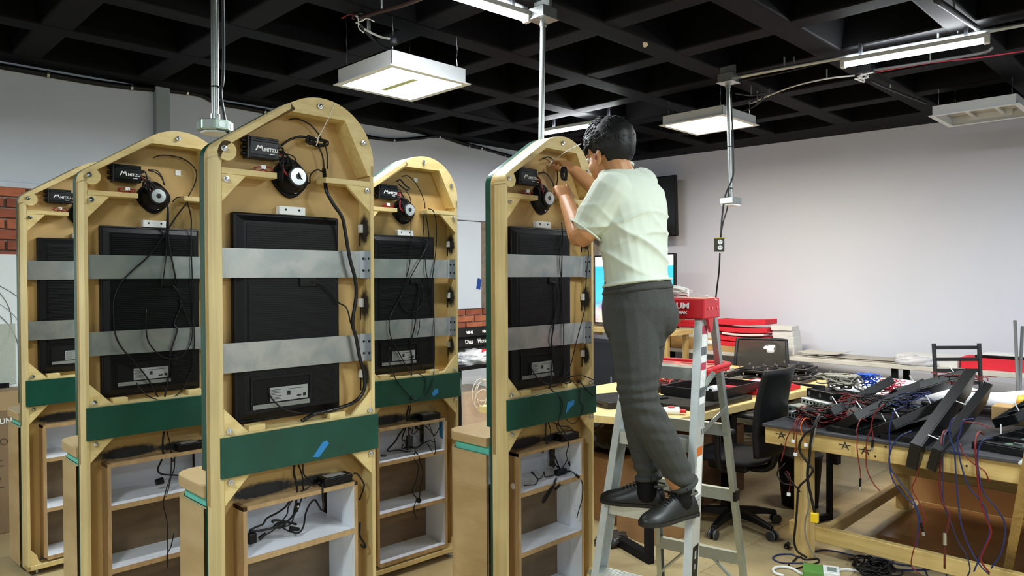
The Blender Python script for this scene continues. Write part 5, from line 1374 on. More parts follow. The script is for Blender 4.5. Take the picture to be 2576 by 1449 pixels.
device('media_box', (5.45, 3.02, T0), .22, .30, .045, 0, 'grey media box under the black one on the pine table', M_GREY, 4)
device('media_box', (5.45, 3.02, T0 + .046), .2, .26, .04, .08, 'black media box with ports stacked on the grey one', M_BLACK, 5)
device('media_box', (5.42, 3.0, T0 + .087), .12, .2, .03, .1, 'small silver box on top of the black media box', M_ALU, 2)
def led_module(c, rz, label):
    E_ = empty('led_module', c, rz); MB().box(-.16, .16, -.16, .16, 0, .02).build('module_frame', M_TRAY, E_, bevel=.002)
    MB().box(-.13, .13, -.13, .13, .02, .028).build('module_back', M_BLACKM, E_, bevel=.002)
    for x in (-.12, .12):
        for y in (-.12, 0, .12): MB().lathe([(.004, 0), (.004, .018), (.009, .019), (.009, .026), (.004, .028)], (x, y, .02), (0, 0, 1), 10).build('thumb_screw', M_STEEL, E_)
    MB().box(-.05, .05, -.02, .02, .028, .034).build('connector', M_DGREY, E_)
    tag(E_, label, 'panel', 'black display modules on the pine table'); return E_
mods = ((5.85, 2.95, 0), (5.85, 2.60, .03), (6.22, 2.93, -.02), (6.22, 2.58, .04), (5.9, 2.90, 1), (6.26, 2.75, 1))
for (x, y, f), lb in zip(mods, ('black display module at the left rear of the group on the pine table', 'black display module nearest the black chair', 'black display module at the far rear of the pine table', 'black display module at the right rear near the heap of wires', 'black display module lying on top of two others, left', 'black display module lying on top of two others, right')):
    led_module((x, y, T0 + (.05 if f == 1 else 0)), f if f != 1 else .1, lb)

# ------------------------------------------------------------------ chairs
def office_chair(loc, rz, label, m_back, mesh=False, seat_m=None):
    C = empty('office_chair', loc, rz); tag(C, label, 'chair', 'black office chairs')
    sm = seat_m or mat('black chair fabric', rgb(10, 12, 17), .8, spec=.3)
    def pad(u, v):
        a = 2 * PI * u; k_ = (abs(math.cos(a)) ** 4 + abs(math.sin(a)) ** 4) ** -.25; r_ = 1 - (1 - min(1, v * 2)) ** 3 if v < .5 else 1 - (1 - min(1, (1 - v) * 2)) ** 3
        return (.245 * k_ * math.cos(a) * (.75 + .25 * r_) * (r_ if r_ > .02 else .02), .24 * k_ * math.sin(a) * (r_ if r_ > .02 else .02), .43 + .08 * v)
    MB().grid(pad, 32, 10).build('seat', sm, C, smooth=True)
    MB().box(-.13, .13, -.11, .11, .385, .435).build('seat_plate', M_BLACK, C, bevel=.01)
    MB().cyl((0, 0, .09), (0, 0, .24), .032, seg=16).build('column_cover', M_BLACK, C, smooth='auto'); MB().cyl((0, 0, .24), (0, 0, .40), .016, seg=14).build('gas_lift', M_CHROME, C, smooth='auto')
    for i in range(5):
        a = 2 * PI * i / 5 + .35; d = Vector((math.cos(a), math.sin(a), 0))
        n_ = Vector((-d.y, d.x, 0)); vs = []
        for (r_, w, z0, z1) in ((.03, .032, .075, .13), (.17, .026, .075, .115), (.30, .018, .06, .085)):
            c = d * r_; vs += [c - n_ * w + U_ * z0, c + n_ * w + U_ * z0, c + n_ * w * .8 + U_ * z1, c - n_ * w * .8 + U_ * z1]
        fs = [(3, 2, 1, 0), (8, 9, 10, 11)]
        for k_ in (0, 4):
            for j in range(4): fs.append((k_ + j, k_ + (j + 1) % 4, k_ + 4 + (j + 1) % 4, k_ + 4 + j))
        MB().add(vs, fs).build('base_arm', M_BLACK, C, bevel=.004)
        p = d * .30; w = MB()
        ca = empty_part = MB().cyl(p + n_ * .008 + U_ * .03, p + n_ * .026 + U_ * .03, .029, seg=18); ca.cyl(p - n_ * .026 + U_ * .03, p - n_ * .008 + U_ * .03, .029, seg=18); ca.cyl(p + U_ * .03, p + U_ * .075, .008, seg=8); ca.cyl(p - n_ * .01 + U_ * .03, p + n_ * .01 + U_ * .03, .012, seg=10)
        co_ = ca.build('caster', M_DGREY, C, smooth='auto')
        ti = MB()
        for s in (1, -1): ti.lathe([(.026, 0), (.0305, .002), (.0305, .007), (.026, .009)], p + n_ * (s * .017 - .0045) + U_ * .0305, n_, 18)
        ti.build('caster_tyre', M_GREY, co_, smooth='auto')
    # backrest on the -x side
    def back(u, v):
        y = (u - .5) * (.46 - .05 * v); z = .52 + .53 * v; return (-.235 - .05 * v + .045 * (1 - (2 * u - 1) ** 2) * -1 + .03 * math.sin(PI * v), y, z)
    bk = MB().grid(back, 14, 16); bo = bk.build('backrest', m_back, C, smooth=True)
    if not mesh:
        so = bo.modifiers.new('so', 'SOLIDIFY'); so.thickness = .03
    else:
        so = bo.modifiers.new('so', 'SOLIDIFY'); so.thickness = .004
        fr = [Vector(back(i / 10, 0)) for i in range(11)] + [Vector(back(1, i / 10)) for i in range(1, 11)] + [Vector(back(1 - i / 10, 1)) for i in range(1, 11)] + [Vector(back(0, 1 - i / 10)) for i in range(1, 11)]
        MB().tube(fr, .014, 8).build('back_frame', M_DGREY, C, smooth=True)
    MB().tube(spline([(-.05, 0, .40), (-.2, 0, .41), (-.265, 0, .48), (-.285, 0, .7)], 5), .024, 8).build('back_spine', M_BLACK, C, smooth=True)
    for s in (1, -1):
        MB().tube(spline([(-.06, s * .16, .41), (-.04, s * .26, .43), (-.03, s * .28, .52), (-.03, s * .28, .655)], 5), .018, 8).build('arm_post', M_BLACK, C, smooth=True)
        MB().box(-.13, .13, s * .28 - .04, s * .28 + .04, .655, .685).build('arm_pad', M_DGREY, C, bevel=.012, bseg=3)
    return C
office_chair((4.29, 2.275, 0), math.radians(92), 'black office chair between the pine table and the black-topped table', mat('black chair shell', rgb(8, 9, 11), .5, spec=.3))
t = NT('see-through mesh'); t.color(rgb(64, 60, 54)); t.b.inputs['Alpha'].default_value = .72; t.b.inputs['Roughness'].default_value = .7
office_chair((5.75, 3.62, 0), math.radians(52), 'office chair with a see-through grey mesh back beyond the pine table', t.m, True)
bpy.data.objects['office_chair.001'].location = (6.83, 3.36, 0); bpy.data.objects['office_chair.001'].rotation_euler = (0, 0, math.radians(200)); bpy.data.objects['office_chair.001'].scale = (1.1, 1.18, .92)

SCH = empty('slatted_chair', (6.70, 1.57, 0), math.radians(-135)); tag(SCH, 'black metal chair with a slatted back in front of the wall bench', 'chair')
for s in (1, -1):
    MB().tube([(0, s * .18, 0), (0, s * .18, .45), (-.05, s * .185, 1.06)], .016, 8).build('back_post', M_DGREY, SCH)
    MB().tube([(.40, s * .19, 0), (.38, s * .19, .45)], .016, 8).build('leg', M_DGREY, SCH)
MB().box(-.02, .41, -.21, .21, .44, .47).build('seat', M_BLACK, SCH, bevel=.01)
for z in (.74, .84, .93, 1.025): MB().box(-.06 - (z - 1) * .08, -.045 - (z - 1) * .08, -.18, .18, z - .014, z + .014).build('slat', M_DGREY, SCH, bevel=.003)
for i, (x0, x1) in enumerate(((2553, 2560), (2572, 2566))):
    a = at_d(x0, 806 + 15 * i, 5.7); b = at_d(x1, 960, 5.6); b2 = b + (b - a) * ((b.z - .0) / (a.z - b.z))
    o = MB().tube([a, Vector((b2.x, b2.y, .0))], .012, 8).build('metal_rod', M_GREY, None, smooth=True); tag(o, ('taller' if i == 0 else 'shorter') + ' grey metal rod standing at the right edge before the bench', 'rod', 'metal rods at the right edge')
# ------------------------------------------------------------------ heap on the black-topped table
R0 = .7525
M_HOUS = mat('black housing', rgb(13, 13, 14), .42, var=.1, vscale=8, spec=.4)
def long_housing(p0, p1, w, h, roll, label, open_face=True, pins=4):
    """long sheet-metal housing from p0 to p1; roll turns its open face"""
    p0 = Vector(p0); p1 = Vector(p1); d = p1 - p0; L = d.length; d.normalize()
    E_ = empty('black_housing', p0); E_.rotation_mode = 'QUATERNION'
    sd = Vector((0, 0, 1)).cross(d).normalized(); up = d.cross(sd)
    up2 = up * math.cos(roll) + sd * math.sin(roll); sd2 = up2.cross(d)
    E_.rotation_quaternion = Matrix((d, sd2, up2)).transposed().to_quaternion()
    MB().box(0, L, -w / 2, w / 2, 0, .006).build('web', M_HOUS, E_, bevel=.001)
    for s in (-1, 1):
        MB().box(0, L, s * (w / 2 - .004) - .004, s * (w / 2 - .004) + .004, .006, h).build('side_flange', M_HOUS, E_, bevel=.002)
    MB().box(0, .008, -w / 2 + .008, w / 2 - .008, .006, h).build('end_flange', M_HOUS, E_, bevel=.001); MB().box(L - .008, L, -w / 2 + .008, w / 2 - .008, .006, h).build('end_flange', M_HOUS, E_, bevel=.001)
    if not open_face: MB().box(.004, L - .004, -w / 2 + .002, w / 2 - .002, h - .004, h).build('cover', M_HOUS, E_)
    else:
        for i in range(4):
            x = L * (.08 + .23 * i); MB().box(x, x + L * .04, -w / 2 + .008, w / 2 - .008, .006, h * .8).build('rib', M_HOUS, E_)
            MB().box(x + L * .07, x + L * .16, -w * .25, w * .2, .006, .018).build('circuit_board', mat('board green', rgb(84, 112, 92), .5, var=.4, vscale=60), E_)
            MB().box(x + L * .09, x + L * .12, -w * .1, w * .05, .018, .032).build('component', M_WHITE if i % 2 else M_STEEL, E_)
    for i in range(pins):
        x = L * (.12 + .76 * i / max(1, pins - 1)); y = (w / 2 - .006) * (1 if i % 2 else -1); MB().cyl((x, y, h), (x, y, h + .05), .003, seg=8).build('standoff', M_WHITE, E_)
    tag(E_, label, 'housing', 'black housings heaped on the table'); return E_
long_housing((3.95, 1.10, .70), (4.77, 1.05, 1.0), .15, .055, 1.30, 'longest black housing, rising like a ramp over the table edge', False, 0)
long_housing((3.95, 1.015, .70), (4.74, .965, .945), .13, .045, 1.25, 'black housing lying along the right side of the ramp-like one', False, 4)
long_housing((4.16, 1.66, .775), (4.86, 1.56, .90), .19, .05, .55, 'black housing under the red wire bundle, furthest left of the heap', True, 2)
long_housing((4.08, 1.50, .775), (4.84, 1.37, .90), .19, .05, .6, 'black housing in the middle of the heap with circuit boards inside', True, 3)
long_housing((4.07, 1.32, .765), (4.74, 1.20, .84), .20, .05, .5, 'black housing at the front of the heap above the blue wires', True, 4)
long_housing((4.60, 1.42, .87), (5.12, 1.20, .95), .14, .05, .7, 'black housing lying on top at the back of the heap', True, 3)
long_housing((4.10, .78, R0 + .001), (4.9, .62, R0 + .001), .28, .035, 0, 'wide flat black housing on the table at right', True, 4)
long_housing((4.62, .86, .80), (5.12, .74, .90), .13, .05, .4, 'short black housing with red parts behind the flat one', True, 2)
long_housing((4.05, 1.52, R0 + .0005), (4.6, 1.46, R0 + .0005), .16, .028, 0, 'flat black housing in the shade under the middle of the heap', False, 0)
long_housing((4.05, 1.24, R0 + .0005), (4.6, 1.18, R0 + .0005), .16, .028, 0, 'flat black housing in the shade beside the ramp-like one', False, 0)
long_housing((4.30, .38, R0 + .001), (4.9, .28, R0 + .001), .24, .03, 0, 'flat black housing at the right edge of the picture on the table', False, 2)
device('set_top_box', (4.30, 1.80, R0), .14, .20, .04, -.5, 'silver set-top box at the left corner of the black-topped table', M_ALU, 6)
device('set_top_box', (4.62, 1.83, R0 + .04), .16, .24, .04, -.45, 'lower silver box of the pile of devices among the wires', M_ALU, 7)
device('set_top_box', (4.66, 1.80, R0 + .082), .18, .26, .055, -.5, 'black device on the lower silver box among the wires', M_BLACK, 3)
device('circuit_board', (4.55, 1.88, R0), .18, .24, .039, -.3, 'bare circuit board under the pile of devices', mat('pale board', rgb(150, 160, 150), .5, var=.3, vscale=40), 3, 'circuit board')
# antenna bars sticking out over the corner
for i in range(3):
    a = on_x(2075, 972 + 3 * i, 4.66); b = a + (on_x(1990 + 8 * i, 962 + 2 * i, 4.72) - a)
    o = MB().tube([a, b], .006, 6).build('antenna', M_DGREY, None, smooth=True); tag(o, ('upper', 'middle', 'lower')[i] + ' grey antenna rod pointing left from the device pile', 'antenna', 'antenna rods')
def tangle(name, c, rx, ry, rz_, n, r_, m, label, seed, steps=10, size=.05):
    rnd = random.Random(seed); mb = MB()
    for i in range(n):
        a = rnd.uniform(0, 2 * PI); w = rnd.uniform(-.5, .5); cx, cy = rnd.uniform(-.35, .35) * rx, rnd.uniform(-.35, .35) * ry
        ra, rb = rx * rnd.uniform(.25, .7), ry * rnd.uniform(.25, .7); z0 = rnd.uniform(0, .7) * rz_; tl = rnd.uniform(-.5, .5) * rz_; pts = []
        for j in range(steps):
            t_ = a + j * (.35 + .5 * abs(w)) * (1 if w > 0 else -1); k_ = 1 + .25 * math.sin(j * 1.3 + i)
            pts.append(Vector((c[0] + cx + ra * k_ * math.cos(t_), c[1] + cy + rb * k_ * math.sin(t_), c[2] + max(r_, min(rz_, z0 + tl * math.sin(t_ * 1.3) + .3 * rz_)))))
        mb.tube(spline(pts, 4), r_, 5)
    o = stuff(mb.build(name, m, None, smooth=True)); o['label'] = label; o['category'] = 'wires'; return o
tangle('wire_tangle', (4.24, 1.70, R0), .17, .16, .085, 46, .0035, M_REDW, 'tangle of red wires at the left end of the black-topped table', 1)
tangle('wire_tangle', (4.22, 1.72, R0), .16, .15, .09, 26, .0042, M_CABLE, 'tangle of black wires at the left end of the black-topped table', 2)
tangle('wire_tangle', (4.70, 1.76, R0 + .14), .10, .15, .09, 34, .0055, mat('grey ribbon wire', rgb(150, 146, 134), .5, var=.4, vscale=20), 'tangle of grey ribbon cables on top of the device pile', 3)
tangle('wire_tangle', (4.80, 1.64, R0 + .15), .07, .08, .09, 16, .004, mat('bright blue wire', rgb(44, 92, 196), .45), 'tangle of bright blue wires on the device pile', 4)
tangle('wire_tangle', (4.92, 1.52, R0 + .10), .10, .10, .10, 18, .0035, mat('pink red wire', rgb(206, 60, 84), .45), 'tangle of pink and red wires behind the black housings', 5)
tangle('wire_tangle', (5.05, 1.18, R0 + .16), .16, .2, .10, 16, .003, M_REDW, 'loose dark red wires arching over the back of the heap', 6, 8)
tangle('wire_tangle', (4.75, .62, R0 + .05), .3, .2, .05, 7, .0035, M_BLUEW, 'loose blue wires over the flat housing at right', 7, 8)
tangle('wire_tangle', (4.75, .62, R0 + .05), .3, .2, .05, 5, .003, M_REDW, 'loose red wires over the flat housing at right', 9, 8)
tangle('wire_tangle', (4.45, 1.45, R0 + .06), .22, .2, .10, 18, .003, M_CABLE, 'black wires strewn over the middle of the heap', 14, 9)
tangle('wire_tangle', (4.5, 1.35, R0 + .09), .25, .2, .09, 9, .0028, M_BLUEW, 'thin blue wires strewn over the middle of the heap', 15, 9)
tangle('wire_tangle', (4.42, 1.58, R0 + .08), .2, .12, .08, 14, .003, M_REDW, 'thin red wires strewn over the housings left of the middle', 16, 9)
# white sheet of foam along the back and small things on it
mb = MB()
def foamf(u, v): return (5.12 + .40 * v, 2.0 - 1.9 * u, R0 + .05 + .09 * math.sin(PI * min(1, v * 1.6)) + .035 * noise.noise(Vector((u * 7, v * 3, 2))) + .02)
mb.grid(foamf, 40, 10); o = mb.build('packing_foam', mat('white packing foam', rgb(244, 246, 250), .5), None, smooth=True); so = o.modifiers.new('s', 'SOLIDIFY'); so.thickness = .05; so.offset = -1
tag(o, 'rumpled white packing foam along the back of the black-topped table', 'foam')
device('white_case', (5.02, 1.58, R0), .16, .34, .10, .1, 'white plastic case in front of the packing foam', M_WHITE, 4, 'case')
carton(4.95, 5.1, .82, 1.0, R0, .85, M_CARD2, 'small brown carton beside the tallest black housing', flap=False)
lump('yellow_tape', (5.12, .86, R0 + .10), .05, .05, .035, mat('yellow tape', rgb(232, 190, 60), .4), 'yellow wad of tape in front of the packing foam', 'tape', 2, .3)
rl = empty('tape_reel', (5.02, .72, R0), 0); tag(rl, 'brown tape reel near the yellow wad of tape', 'tape')
MB().lathe([(.045, 0), (.045, .05), (.03, .05), (.03, 0)], (0, 0, 0), (0, 0, 1), 24).build('reel_body', mat('brown tape', rgb(134, 92, 62), .35), rl, smooth='auto')
lump('black_case', (5.0, .48, R0), .10, .13, .06, M_BLACKM, 'round-ended black case at the right edge of the table', 'case', 1, .05)
for i, (x, y) in enumerate(((2550, 1128), (2545, 1137), (2552, 1105), (2540, 1115))):
    p = on_z(x, y, R0 - .0005); o = MB().cyl((0, 0, .004), (.012, .004, .004), .004, seg=8).build('screw', M_CHROME, None); o.location = p; tag(o, 'small bright screw lying at the right end of the black table top', 'screw', 'loose screws on the table')
p = on_z(2570, 1168, R0 - .0005); o = MB().box(-.02, .14, -.18, .01, 0, .012).build('aluminium_bar', M_ALU, None, bevel=.002); o.location = p; tag(o, 'aluminium bar lying at the right corner of the black table top', 'bar')
# wires that hang over the front edge
def hang(pts, m, label, r_=.003, x=3.985, ends=None, kind='hanging_wire', group='wires hanging from the table', start=None):
    P3 = []
    for (px, py) in pts: P3.append(on_x(px, py, x))
    if start is not None: P3 = [P3[0] + Vector((.16, 0, .02 + .0)), P3[0] + Vector((.06, 0, .045))] + P3
    zmin = .006
    P3 = [Vector((p.x, p.y, max(p.z, zmin))) for p in P3]
    E_ = empty(kind, P3[-1]); loc = Vector(E_.location)
    MB().tube(spline([p - loc for p in P3], 5), r_, 6).build('wire', m, E_, smooth=True)
    if ends == 'jack':
        d = (P3[-1] - P3[-2]).normalized(); MB().cyl(-d * .03, d * .012, .006, seg=10).build('jack', M_BLACK, E_); MB().cyl(d * .012, d * .03, .0075, seg=10).build('jack_tip', M_STEEL, E_)
    if ends == 'white': MB().cbox((0, 0, -.008), .012, .018, .018).build('connector', M_WHITE, E_, bevel=.001)
    if ends == 'yellow':
        MB().cbox((0, 0, -.03), .03, .04, .055).build('plug_body', mat('yellow plug', rgb(232, 196, 28), .4), E_, bevel=.005)
        MB().box(-.008, .008, .02, .038, -.035, -.031).build('plug_pin', M_STEEL, E_); MB().box(-.008, .008, .02, .038, -.022, -.018).build('plug_pin', M_STEEL, E_)
    tag(E_, label, 'wire', group); return E_
S_ = crop(1900, 880, 2.546)
hang(S_([(245, 490), (205, 560), (185, 640), (165, 715)]), M_REDW, 'leftmost red wire hanging from the black-topped table', ends=None, start=1)
hang(S_([(255, 500), (245, 580), (243, 575)]), M_REDW, 'short red wire ending in a white connector, left of the first leg', ends='white', start=1)
hang(S_([(275, 500), (262, 580), (262, 640), (258, 660)]), M_REDW, 'red wire with a white connector hanging lowest by the first leg', ends='white', start=1)
hang(S_([(290, 500), (315, 570), (325, 600)]), mat('orange wire', rgb(190, 90, 40), .5), 'orange wire with a white connector on the table beam', ends='white', start=1)
hang(S_([(370, 500), (320, 540), (285, 600), (290, 660), (340, 730), (368, 770), (340, 820), (280, 880), (270, 960), (265, 1050), (255, 1150), (250, 1230), (270, 1290), (330, 1330)]), M_CABLE, 'thick black cable running down the first table leg to the floor', .0062, start=1)
hang(S_([(385, 480), (360, 560), (345, 700), (335, 820), (360, 950), (380, 1040)]), M_CABLE, 'black cord ending in a yellow plug beside the table leg', .0075, ends='yellow', start=1)
hang(S_([(388, 490), (375, 560), (345, 660), (330, 780), (335, 930), (345, 990), (322, 1090), (320, 1180), (345, 1260), (385, 1330)]), mat('grey cord', rgb(120, 116, 110), .5), 'grey cord hanging beside the yellow plug', .004, start=1)
hang(S_([(650, 510), (655, 560), (652, 620), (660, 700), (675, 800), (672, 860)]), M_REDW, 'red wire with a bright jack between two pen marks on the beam', ends='jack', start=1)
hang(S_([(830, 345), (770, 400), (745, 480), (755, 560), (750, 610)]), M_REDW, 'red wire ending in a silver plug above the beam', ends='jack')
hang(S_([(745, 500), (715, 580), (710, 700), (720, 780), (760, 860), (800, 905)]), M_REDW, 'long red wire swinging right under the middle of the beam')
hang(S_([(950, 360), (890, 400), (860, 500), (860, 600), (860, 720), (880, 830), (960, 940), (1020, 1000), (1045, 1080), (1040, 1200), (1030, 1260)]), M_BLUEW, 'blue wire hanging from the heap, left one of the first pair', .0035)
hang(S_([(1000, 520), (920, 560), (870, 640), (860, 740), (930, 850), (1000, 940), (1050, 1060), (1070, 1150)]), M_BLUEW, 'blue wire hanging from the heap, right one of the first pair', .0035, ends='jack')
hang(S_([(1060, 600), (1055, 700), (1030, 820), (1005, 890), (1050, 980), (1085, 1080), (1060, 1150), (1020, 1260), (1000, 1380), (1060, 1440)]), M_REDW, 'red wire falling from the tall housing to the floor', start=1)
hang(S_([(1190, 590), (1190, 700), (1180, 850), (1200, 980), (1245, 1050), (1230, 1150), (1215, 1230), (1212, 1400)]), mat('dark wine wire', rgb(90, 22, 28), .5), 'dark red wire with a silver inline joint', .0055, start=1)
hang(S_([(1205, 590), (1200, 800), (1205, 980), (1250, 1100), (1300, 1230), (1350, 1310), (1375, 1400), (1360, 1449)]), mat('navy wire', rgb(34, 38, 70), .5), 'navy wire beside the dark red one', .0035, start=1)
p = on_x(*S_([(1215, 1210)])[0], 3.985); o = MB().cyl((0, 0, -.03), (0, 0, .03), .009, seg=12).build('inline_joint', M_STEEL, None, smooth='auto'); o.location = p; tag(o, 'silver inline joint on the dark red wire under the table', 'connector')
hang(S_([(1275, 435), (1250, 470), (1245, 560), (1275, 650), (1285, 800), (1300, 980), (1320, 1120), (1370, 1260), (1440, 1380), (1500, 1440)]), M_BLUEW, 'long blue wire arching over the table edge, left of three', .0035)
hang(S_([(1400, 440), (1330, 455), (1315, 520), (1295, 600), (1320, 740), (1370, 880), (1460, 990), (1490, 1080), (1500, 1180), (1450, 1300), (1400, 1420)]), M_BLUEW, 'long blue wire arching over the table edge, middle of three', .0035)
hang(S_([(1330, 460), (1420, 470), (1510, 500)]), M_REDW, 'red wire lying over the flat housing')
hang(S_([(1310, 600), (1330, 660), (1400, 730), (1470, 780), (1500, 850)]), M_REDW, 'red wire curling right below the table edge', .003)
hang(S_([(1410, 600), (1415, 720), (1430, 860), (1450, 1000), (1490, 1100), (1510, 1180), (1460, 1290), (1445, 1350), (1500, 1430)]), M_REDW, 'pair of red wires falling near the right edge of the table', .005, start=1)
hang(S_([(1520, 565), (1460, 580), (1425, 660), (1430, 780), (1460, 910), (1540, 1010), (1590, 1090), (1600, 1180), (1570, 1310), (1510, 1400)]), M_BLUEW, 'rightmost blue wire hanging from the table', .0035)
hang([(1975, 1165), (1955, 1190), (1970, 1215), (2000, 1222), (2012, 1238), (1995, 1215), (1975, 1190), (1985, 1210)], M_CABLE, 'black coil of cord hanging beside the black chair', .004)
hang([(1978, 1185), (1986, 1195), (1988, 1215), (1984, 1240)], M_REDW, 'thin red wire with a white connector beside the black chair', .0028, ends='white')

# ------------------------------------------------------------------ on the floor
def floor_cable(pts, m, label, r_=.0045, z=None):
    P3 = [on_z(x, y, r_) for x, y in pts]
    P3 = [p + Vector((0, 0, (z or 0) * (i % 2))) for i, p in enumerate(P3)]
    c = P3[0].copy(); c.z = 0; E_ = empty('floor_cable', c)
    MB().tube(spline([p - c for p in P3], 6), r_, 6).build('cable', m, E_, smooth=True); tag(E_, label, 'cable', 'cables on the floor under the table'); return E_
V_ = crop(1900, 1250, 3.811)
floor_cable(V_([(600, 590), (480, 600), (420, 570), (360, 620)]), M_CABLE, 'short black cable end lying by the first table leg', .005)
floor_cable(V_([(560, 690), (500, 640), (400, 635), (250, 630), (170, 590), (220, 555), (340, 550), (430, 575), (560, 530), (640, 510), (760, 520), (960, 565), (1200, 590), (1350, 640), (1490, 660)]), M_BLUEW, 'blue cable looping on the floor below the first table leg')
floor_cable(V_([(320, 650), (360, 690), (460, 670), (600, 630), (610, 600)]), M_CABLE, 'black cable loop on the floor beside the blue loop')
floor_cable(V_([(270, 756), (190, 730), (175, 690), (240, 670), (350, 685), (440, 735), (520, 750)]), M_WHITE, 'thick white cable curl at the lower edge, left', .008)
floor_cable(V_([(740, 720), (840, 695), (960, 705), (1060, 735), (1110, 756)]), M_WHITE, 'thick white cable curl at the lower edge, right', .008)
floor_cable(V_([(1310, 690), (1330, 590), (1430, 550), (1520, 580), (1600, 650), (1650, 750)]), mat('navy wire', rgb(34, 38, 70), .5), 'navy cable hoop on the floor under the red wire')
floor_cable(V_([(1310, 690), (1500, 700), (1700, 690), (1830, 665), (1920, 680), (1980, 750)]), M_BLUEW, 'blue cable running along the floor at the lower edge')
floor_cable(V_([(1830, 750), (1890, 680), (1970, 655), (2050, 690), (2100, 750)]), mat('navy wire', rgb(34, 38, 70), .5), 'navy cable hoop at the lower edge, right')
floor_cable(V_([(660, 650), (720, 670), (760, 730)]), mat('pinkish wire', rgb(196, 130, 110), .5), 'thin pink wire on the floor beside the green box', .003)
tangle('floor_tangle', (*on_z(2200, 1440, 0)[:2], .0), .16, .12, .05, 24, .005, M_CABLE, 'black cable tangle on the floor at the lower edge', 12)
gb = empty('green_box', on_z(2045, 1452, 0), .4); tag(gb, 'green box with a white printed card at the lower edge', 'box')
MB().box(-.06, .06, -.05, .05, 0, .05).build('box_body', mat('green card', rgb(94, 146, 66), .6), gb, bevel=.002)
MB().box(-.055, .055, -.13, -.05, .03, .055).build('white_card', M_WHITE, gb, bevel=.002); MB().box(-.03, .03, -.115, -.07, .055, .0556).build('card_print', mat('grey print', rgb(130, 140, 136), .6), gb)
pl = empty('power_plug', on_z(1982, 1380, 0)); tag(pl, 'black power plug lying on the floor by the first table leg', 'plug')
MB().cyl((-.02, 0, .018), (.03, .01, .018), .016, .012, seg=12).build('plug_body', M_BLACK, pl, smooth='auto'); MB().box(-.04, -.02, -.006, -.003, .015, .021).build('plug_pin', M_STEEL, pl)
# cardboard, panels and cartons under the tables
o = MB().box(-.01, .01, -.75, .42, 0, .56).build('leaning_panel', mat('tan door skin', rgb(196, 150, 104), .28, var=.08, vscale=3), None); o.location = (5.72, 1.35, 0); tag(o, 'tan glossy panel standing behind the black-topped table', 'panel')
o = MB().box(0, .9, -.9, .2, 0, .02).build('floor_board', mat('orange varnished board', rgb(150, 104, 62), .22, var=.15, vscale=3), None); o.location = (4.72, 1.35, 0); tag(o, 'varnished orange board lying on the floor under the black-topped table', 'board')
fr = empty('metal_stand', (4.75, 1.93, 0), -.35); tag(fr, 'black rectangular frame standing under the left end of the black-topped table', 'frame')
for (a, b, c_, d_) in ((-.13, .13, .0, .04), (-.13, .13, .52, .56)): MB().box(a, b, -.015, .015, c_, d_).build('frame_bar', M_BLACKM, fr)
for s in (-1, 1): MB().box(s * .115 - .015, s * .115 + .015, -.015, .015, .04, .52).build('frame_bar', M_BLACKM, fr)
carton(3.78, 4.25, 2.78, 3.25, 0, .42, M_CARD, 'brown carton with printed lines under the pine table by the ladder', rz=-.25, flap=False, seam=True)
E_ = bpy.data.objects[[o_.name for o_ in bpy.data.objects if o_.name.startswith('carton')][-1]]
for i, s_ in enumerate(('STORE', 'THIS', 'SIDE')):
    text('box_print', s_, .036, M_INK, (-.2362, .14 - .045 * i, .37), (0, 0, -1), (0, -1, 0), E_)
MB().box(-.2365, -.235, -.06, -.02, .27, .32).build('box_print_mark', M_INK, E_)
carton(3.64, 3.98, 2.42, 2.72, 0, .22, M_CARD, 'torn low carton on the floor in front of the printed one', rz=-.2, flap=False)
carton(4.45, 5.1, 2.62, 3.2, 0, .5, mat('shade darkened cardboard', rgb(104, 72, 44), .8, var=.08), 'big brown carton under the pine table behind the black chair', flap=False, seam=True)  # shade under the table is put into this darker card colour
lump('black_bag', (4.05, 3.02, .4225), .22, .2, .11, mat('black bin bag', rgb(14, 14, 15), .3, bump=.6, vscale=20), 'black plastic bag on the printed carton under the pine table', 'bag', 4, .35, 3)
lump('grey_bag', (3.50, 2.66, 0), .12, .08, .04, mat('dark grey film', rgb(58, 56, 54), .25, bump=.6, vscale=24), 'dark grey plastic film on the floor by the ladder', 'bag', 6, .4, 4)
bf = empty('floor_frame', (3.47, 2.48, 0), -.34); tag(bf, 'black monitor frame lying on the floor behind the ladder', 'frame')
MB().box(-.03, .03, -.15, .30, 0, .05).build('frame_bar', M_BLACKM, bf); MB().box(-.03, .01, -.19, -.15, 0, .28).build('frame_post', M_BLACKM, bf)
bin_ = empty('waste_bin', (5.02, 2.16, 0)); tag(bin_, 'black bin standing under the pine table beside the chair', 'bin')
MB().lathe([(.12, 0), (.15, .36), (.14, .36), (.11, .01)], (0, 0, 0), (0, 0, 1), 24).build('bin_body', M_BLACKM, bin_, smooth='auto')
MB().lathe([(.15, .355), (.156, .36), (.15, .37)], (0, 0, 0), (0, 0, 1), 24).build('bin_rim', M_BLACK, bin_, smooth='auto')

